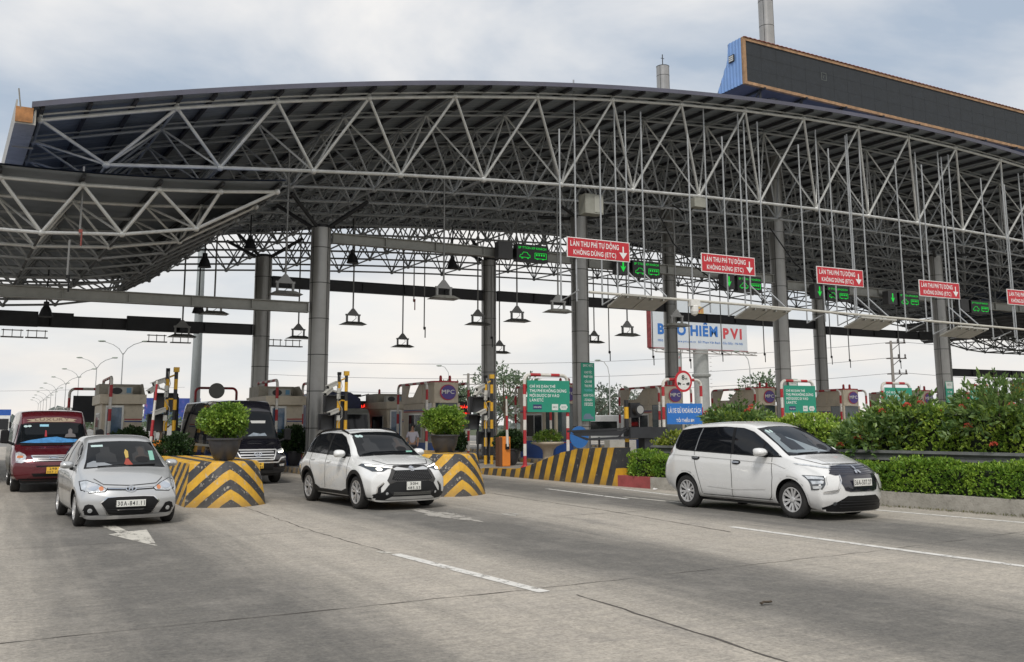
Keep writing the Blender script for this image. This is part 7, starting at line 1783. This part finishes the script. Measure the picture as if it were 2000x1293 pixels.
# ---------------------------------------------------------------- street lamps, poles, billboards
def build_street():
    LM = M('lamp_post_grey', (.33, .34, .34), .5, .3); HD = M('lamp_head', (.25, .29, .24), .5)
    t = None
    labs = ['nearest', 'second', 'third', 'fourth', 'fifth', 'sixth', 'seventh', 'eighth', 'ninth', 'tenth']
    for k in range(10):
        y = 76.6+28.5*k; x = .4-2.2*min(k, 4)/4+.05*k
        if t is None:
            t = thing('street_lamp', 'nearest twin armed street lamp of the motorway row behind the left booth', 'street lamp', (x, y, 0), R(-20), 'twin street lamps along the motorway')
            mb = MB(); mb.tube((0, 0, 0), (0, 0, 9.7), .10, 6, .055)
            for s in (-1, 1): mb.path([(0, 0, 9.5), (s*.45, 0, 10.2), (s*1.1, 0, 10.65), (s*2.0, 0, 10.95)], .045, 5)
            mb.build('mast', LM, t)
            for s in (-1, 1):
                m2 = MB(); m2.lathe([(.06, -.4), (.16, -.2), (.17, .2), (.05, .4)], (0, 0, 0), 8, mat=Matrix.Rotation(R(90), 4, 'Y')); m2.v = [(a+s*2.3, b, c*.6+11.0) for a, b, c in m2.v]; m2.build('lamp_head', HD, t)
        else: dup(t, (x, y, 0), '%s twin armed street lamp of the receding motorway row' % labs[k])
    for x, y, z, lab in ((50.3, 55.7, 9.0, 'single armed street lamp right of the green banner'), (56, 38.6, 9.0, 'single armed street lamp right of the billboard'), (38.4, 73.9, 9.1, 'small single armed street lamp above the round logo booth')):
        s = thing('single_street_lamp', lab, 'street lamp', (x, y, 0), R(-27.8), 'single armed street lamps')
        mb = MB(); mb.tube((0, 0, 0), (0, 0, z-1.6), .08, 6, .05); mb.path([(0, 0, z-1.7), (-.15, 0, z-.8), (-.6, 0, z-.15), (-1.1, 0, z)], .045, 5); mb.build('mast', M('white_mast', (.48, .49, .48), .5, .2), s)
        m2 = MB(); m2.lathe([(.06, -.35), (.15, -.15), (.16, .2), (.05, .35)], (0, 0, 0), 8, mat=Matrix.Rotation(R(90), 4, 'Y')); m2.v = [(a-1.3, b, c*.6+z) for a, b, c in m2.v]; m2.build('lamp_head', HD, s)
    # tall plain mast
    o = MB().tube((0, 0, 0), (0, 0, 16), .34, 12, .20).build('steel_mast', M('mast_blue_grey', (.36, .39, .40), .5, .3, var=.06)); smoothang(o); o.location = (0.02, 27, 0); tag(o, 'tall plain tapering blue grey mast behind the left wing canopy', 'mast')
    # billboard
    BW = M('billboard_white', (.62, .66, .70), .5, var=.03); BB = M('billboard_blue', (.03, .16, .50), .5); BR = M('billboard_red', (.55, .06, .07), .5)
    t = thing('billboard', 'big white billboard with blue and red lettering behind the columns', 'billboard', (59, 50, 0), 0)
    mb = MB(); mb.box(-6.9, 6.9, -.1, .35, 10.15, 15.75); b = mb.build('panel', BW, t)
    mb = MB(); mb.box(-7.05, -6.9, -.15, .5, 10.1, 15.8); mb.box(-6.9, 6.9, -.2, .5, 10.0, 10.14); mb.build('panel_frame', M('billboard_rust', (.25, .05, .05), .7, var=.4), t)
    mb = MB(); text_mb(mb, 'BẢO HIỂM', -6.0, 11.6, 8.5, 2.0, -.12, 0, .045); text_mb(mb, 'PVI', 3.3, 11.45, 2.8, 1.25, -.12, 1, .045)
    text_mb(mb, '1900 5454 58   www.pvi.com.vn   Số 1 Phạm Văn Bạch - Cầu Giấy - Hà Nội', -6.0, 10.75, 12.2, .40, -.12, 0, .01); text_mb(mb, 'INSURANCE', -.95, 13.85, 1.5, .22, -.12, 0, .01)
    mb.build('billboard_lettering', [BB, BR], b)
    mb = MB(); mb.box(-.95, .55, -.13, -.11, 14.2, 15.0, 0); text_mb(mb, 'PVI', -.75, 14.3, 1.1, .55, -.14, 1); mb.build('emblem_panel', [M('emblem_gold', (.55, .38, .12), .5), BR], b)
    mb = MB(); mb.lathe([(.85, 0), (.85, 10.1)], n=20); mb.lathe([(1.0, 7.0), (1.05, 7.1), (1.05, 7.3), (.9, 7.35)], n=20); smoothang(mb.build('pylon', M('pylon_grey', (.34, .35, .34), .6, var=.1), t))
    mb = MB()
    for z in (9.55, 9.9): mb.tube((-7.2, -1.2, z), (7.3, -1.2, z), .06, 5)
    for k in range(9): x = -7+1.75*k; mb.tube((x, -1.2, 9.55), (x, .3, 10.0), .05, 5); mb.tube((x, -1.2, 9.55), (x, -1.2, 9.9), .04, 5)
    mb.build('catwalk', M('catwalk_steel', (.30, .28, .26), .6), t)
    mb = MB(); [mb.tube((.95, -.4, .5+.48*k), (1.2, -.4, .5+.48*k), .03, 4) for k in range(20)]; mb.build('ladder_rungs', _m['catwalk_steel'], t)
    t = thing('small_hanging_sign', 'small white sign with red foot hung below the left part of the billboard', 'sign', (54.6, 49, 0), 0)
    mb = MB(); mb.box(-.7, .7, -.05, .05, 8.0, 9.5); mb.build('panel', M('pale_sign', (.45, .50, .50), .5), t); mb = MB(); mb.box(-.75, .75, -.07, .07, 7.45, 8.0); text_mb(mb, 'CHO THUÊ', -.6, 8.9, 1.2, .3, -.08); mb.build('red_foot', RED, t)
    mb = MB(); mb.tube((.9, .1, 0), (.9, .1, 9.9), .08, 6); mb.build('post', GREYST, t)
    t = thing('blue_billboard', 'dark blue billboard in the distance between the left booth and the black van', 'billboard', (11.2, 108, 0), R(0))
    m, N, L, p = nodes('blue_billboard_print'); v = N.new('ShaderNodeTexCoord').outputs['Object']
    c = ramp(N, L, noise(N, L, v, .35, 4, .6, 1.5), [(.35, (.02, .05, .22)), (.55, (.05, .08, .32)), (.68, (.45, .12, .14)), (.8, (.6, .4, .3))]); L.new(c, p.inputs['Base Color'])
    mb = MB(); mb.box(-4.6, 3.0, -.1, .1, 2.7, 5.7); mb.build('panel', m, t); mb = MB(); mb.add([(-3.2, -.12, 3.6), (-.4, -.12, 4.5), (-.2, -.12, 4.35), (-2.9, -.12, 3.4)], [(0, 1, 2, 3)]); mb.build('white_stroke', TXT, t); mb = MB(); mb.tube((-3, 0, 0), (-3, 0, 2.8), .15, 6); mb.tube((2, 0, 0), (2, 0, 2.8), .15, 6); mb.build('leg', GREYST, t)
    # sign gantry with a red round sign
    t = thing('motorway_gantry', 'low grey lattice gantry over the far motorway beside the red van roof', 'gantry', (4.2, 150, 0), 0)
    mb = MB()
    for z in (3.6, 5.0): mb.tube((-7, 0, z), (7.2, 0, z), .09, 5)
    for k in range(12): mb.tube((-7+1.2*k, 0, 3.6), (-6.4+1.2*k, 0, 5.0), .06, 4); mb.tube((-6.4+1.2*k, 0, 5.0), (-5.8+1.2*k, 0, 3.6), .06, 4)
    for x in (-7, 7): mb.tube((x, 0, 0), (x, 0, 5.0), .16, 6)
    mb.build('lattice', GREYST, t)
    mb = MB(); disc(mb, -.6, 4.7, 1.15, 1.15, -.2, 0); disc(mb, -.6, 4.7, .6, .6, -.22, 1); mb.build('round_light_sign', [M('glowing_red_sign', (.8, .10, .04), .4, emit=(1, .12, .05), es=1.2), M('glowing_pale_red', (.9, .4, .3), .4, emit=(1, .3, .2), es=.8)], t)
    # utility poles and wires
    for x, y, h, lab, w in ((90.5, 50.3, 12.3, 'wooden utility pole with cross arms and insulators left of the column at the right edge', 1.0), (75, 146.3, 12.5, 'distant utility pole with cross arms left of the mid rear column', 1.6)):
        t = thing('utility_pole', lab, 'utility pole', (x, y, 0), R(-27.8), 'utility poles')
        mb = MB(); mb.tube((0, 0, 0), (0, 0, h), .28*w, 8, .16*w); mb.build('pole', M('pole_concrete', (.26, .235, .215), .85, var=.1), t)
        mb = MB()
        for q, z in enumerate((h-.3, h-2.3, h-4.3)): mb.box(-.7*w, 1.9*w, -.06, .06, z-.07, z+.07); mb.tube((0, 0, z-1), (1.2*w, 0, z), .05, 4); 
        for z in (h-.3, h-2.3, h-4.3):
            for x2 in (.9, 1.75): mb.lathe([(.06, 0), (.15, .1), (.06, .2), (.15, .3), (.06, .4), (.12, .5)], (x2*w, 0, z+.05), 8)
        mb.build('cross_arm', M('insulator_dark', (.07, .055, .05), .6), t)
    WR = M('wire', (.22, .22, .23), .6)
    for k, (a, b, lab) in enumerate((((91.5, 50, 12.2), (20, 100, 11), 'top power line passing the utility pole'), ((91.5, 50, 10.2), (20, 100, 9), 'middle power line passing the utility pole'), ((91.5, 50, 8.2), (20, 100, 7), 'lowest power line passing the utility pole'),
                              ((91.5, 50, 12.2), (160, 20, 12), 'top power line right of the utility pole'), ((91.5, 50, 8.2), (160, 20, 8), 'lowest power line right of the utility pole'), ((-140, 190, 9.6), (20, 160, 9.3), 'thin wire across the far sky at the left edge'))):
        A, B = Vector(a), Vector(b); pts = [A+(B-A)*t_/12-Vector((0, 0, 1.6*4*(t_/12)*(1-t_/12))) for t_ in range(13)]
        o = MB().path(pts, .035, 4).build('power_line', WR); tag(o, lab, 'power line', 'power lines')
    mb = MB(); mb.path([(.9, -3, 6.1), (1.8, -2.6, 5.2), (3.0, -2.9, 6.3)], .008, 4)
    # far buildings
    t = thing('low_building', 'low pale roadside building beyond the left booth', 'building', (8, 118, 0), 0)
    mb = MB(); mb.box(-6, 6, -3, 3, 0, 2.4); mb.build('wall', M('far_wall', (.42, .42, .40), .8, var=.1), t); mb = MB(); mb.prism([(-6.3, 2.4), (6.3, 2.4), (6, 2.9), (-6, 2.9)], -3.3, 3.3); mb.build('roof', M('far_roof', (.20, .27, .32), .7), t)
    mb = MB(); [mb.box(x, x+1.2, -3.05, -3.01, .9, 1.9) for x in (-5, -2, 1, 4)]; mb.build('window', TINT, t)
    t = thing('yellow_truck_canopy', 'yellow sided shelter behind the leafy shoots at the right edge', 'shelter', (48, -1.0, 0), 0)
    mb = MB(); mb.box(-4, 8, 0, 3, 3.2, 4.1); mb.build('fascia', M('yellow_fascia', (.55, .36, .04), .6, var=.15), t); mb = MB(); mb.box(-4.1, 8.1, -.1, 3.1, 4.1, 4.25); mb.build('roof', GREYST, t); mb = MB(); [mb.box(x, x+.2, .1, .3, 0, 3.2) for x in (-3.8, 2, 7.6)]; mb.build('leg', GREYST, t)
build_street()

# ---------------------------------------------------------------- people
SKIN = M('skin', (.36, .21, .14), .6); HAIR = M('black_hair', (.012, .01, .01), .5)
def person(label, loc, rz, shirt, trousers, arm=0, z=0):
    t = thing('person', label, 'person', loc, rz)
    def skinned(name, verts, edges, rad, mat, sub=2):
        me = bpy.data.meshes.new(name); me.from_pydata(verts, edges, []); o = bpy.data.objects.new(name, me); S.collection.objects.link(o); o.parent = t
        m = o.modifiers.new('s', 'SKIN'); me.skin_vertices  # ensure layer
        for i, r in enumerate(rad): me.skin_vertices[0].data[i].radius = (r[0], r[1]) if isinstance(r, tuple) else (r, r)
        me.skin_vertices[0].data[0].use_root = True
        sd = o.modifiers.new('u', 'SUBSURF'); sd.levels = sub; sd.render_levels = sub; me.materials.append(mat); return o
    a = arm
    V = [(0, 0, .95), (0, 0, 1.12), (0, 0, 1.35), (0, .0, 1.46), (0, -.01, 1.56), (0, -.02, 1.64), (0, -.01, 1.70),
         (.17, 0, 1.40), (.24, -.02-.05*a, 1.14), (.22, -.12-.25*a, .93+.2*a), (.21, -.15-.32*a, .84+.25*a),
         (-.17, 0, 1.40), (-.24, 0, 1.14), (-.25, -.05, .90), (-.25, -.08, .80),
         (.10, 0, .88), (.11, -.01, .50), (.11, .02, .10), (.11, -.10, .04), (-.10, 0, .88), (-.12, .02, .50), (-.12, .04, .10), (-.12, -.08, .04)]
    E = [(0, 1), (1, 2), (2, 3), (3, 4), (4, 5), (5, 6), (2, 7), (7, 8), (8, 9), (9, 10), (2, 11), (11, 12), (12, 13), (13, 14), (0, 15), (15, 16), (16, 17), (17, 18), (0, 19), (19, 20), (20, 21), (21, 22)]
    r = [(.14, .10), (.13, .09), (.15, .10), .05, .055, (.075, .09), (.05, .07), .06, .045, .034, .026, .06, .045, .034, .026, .085, .06, .04, .04, .085, .06, .04, .04]
    skinned('body', V, E, r, SKIN)
    skinned('shirt', [(0, 0, .93), (0, 0, 1.12), (0, 0, 1.35), (0, 0, 1.43), (.17, 0, 1.39), (.235, -.02-.04*a, 1.18), (-.17, 0, 1.39), (-.235, 0, 1.18)], [(0, 1), (1, 2), (2, 3), (2, 4), (4, 5), (2, 6), (6, 7)], [(.155, .12), (.145, .11), (.165, .12), (.07, .07), .075, .062, .075, .062], shirt)
    skinned('trousers', [(0, 0, .95), (.10, 0, .86), (.11, -.01, .50), (.11, .02, .09), (-.10, 0, .86), (-.12, .02, .50), (-.12, .04, .09)], [(0, 1), (1, 2), (2, 3), (0, 4), (4, 5), (5, 6)], [(.15, .11), .10, .075, .06, .10, .075, .06], trousers)
    m = MB(); m.lathe([(.02, .13), (.075, .10), (.098, .03), (.096, -.04), (.06, -.08)], (0, .012, 1.665), 14); smoothang(m.build('hair', HAIR, t), 80)
    f = MB()
    for s in (-1, 1): f.ball((s*.032, -.105, 1.64), .011, 8)
    f.build('eyes', BLKP, t)
    return t
def build_people():
    person('person in a pale shirt standing by the left glass of the round logo booth', (4.55, 1.6, 0.0), R(-25), M('pale_shirt', (.45, .43, .48), .8), M('dark_trousers', (.04, .04, .05), .8))
    person('person in an orange vest and dark cap behind the hedge before the second green board', (20.3, -3.2, .2), R(10), M('orange_vest', (.70, .20, .03), .7), M('dark_trousers', (.04, .04, .05), .8), .4)
    person('person seen through the bright window of the left booth', (-6.95, 2.0, -.05), R(-15), M('maroon_shirt', (.16, .03, .06), .8), M('dark_trousers', (.04, .04, .05), .8))
build_people()
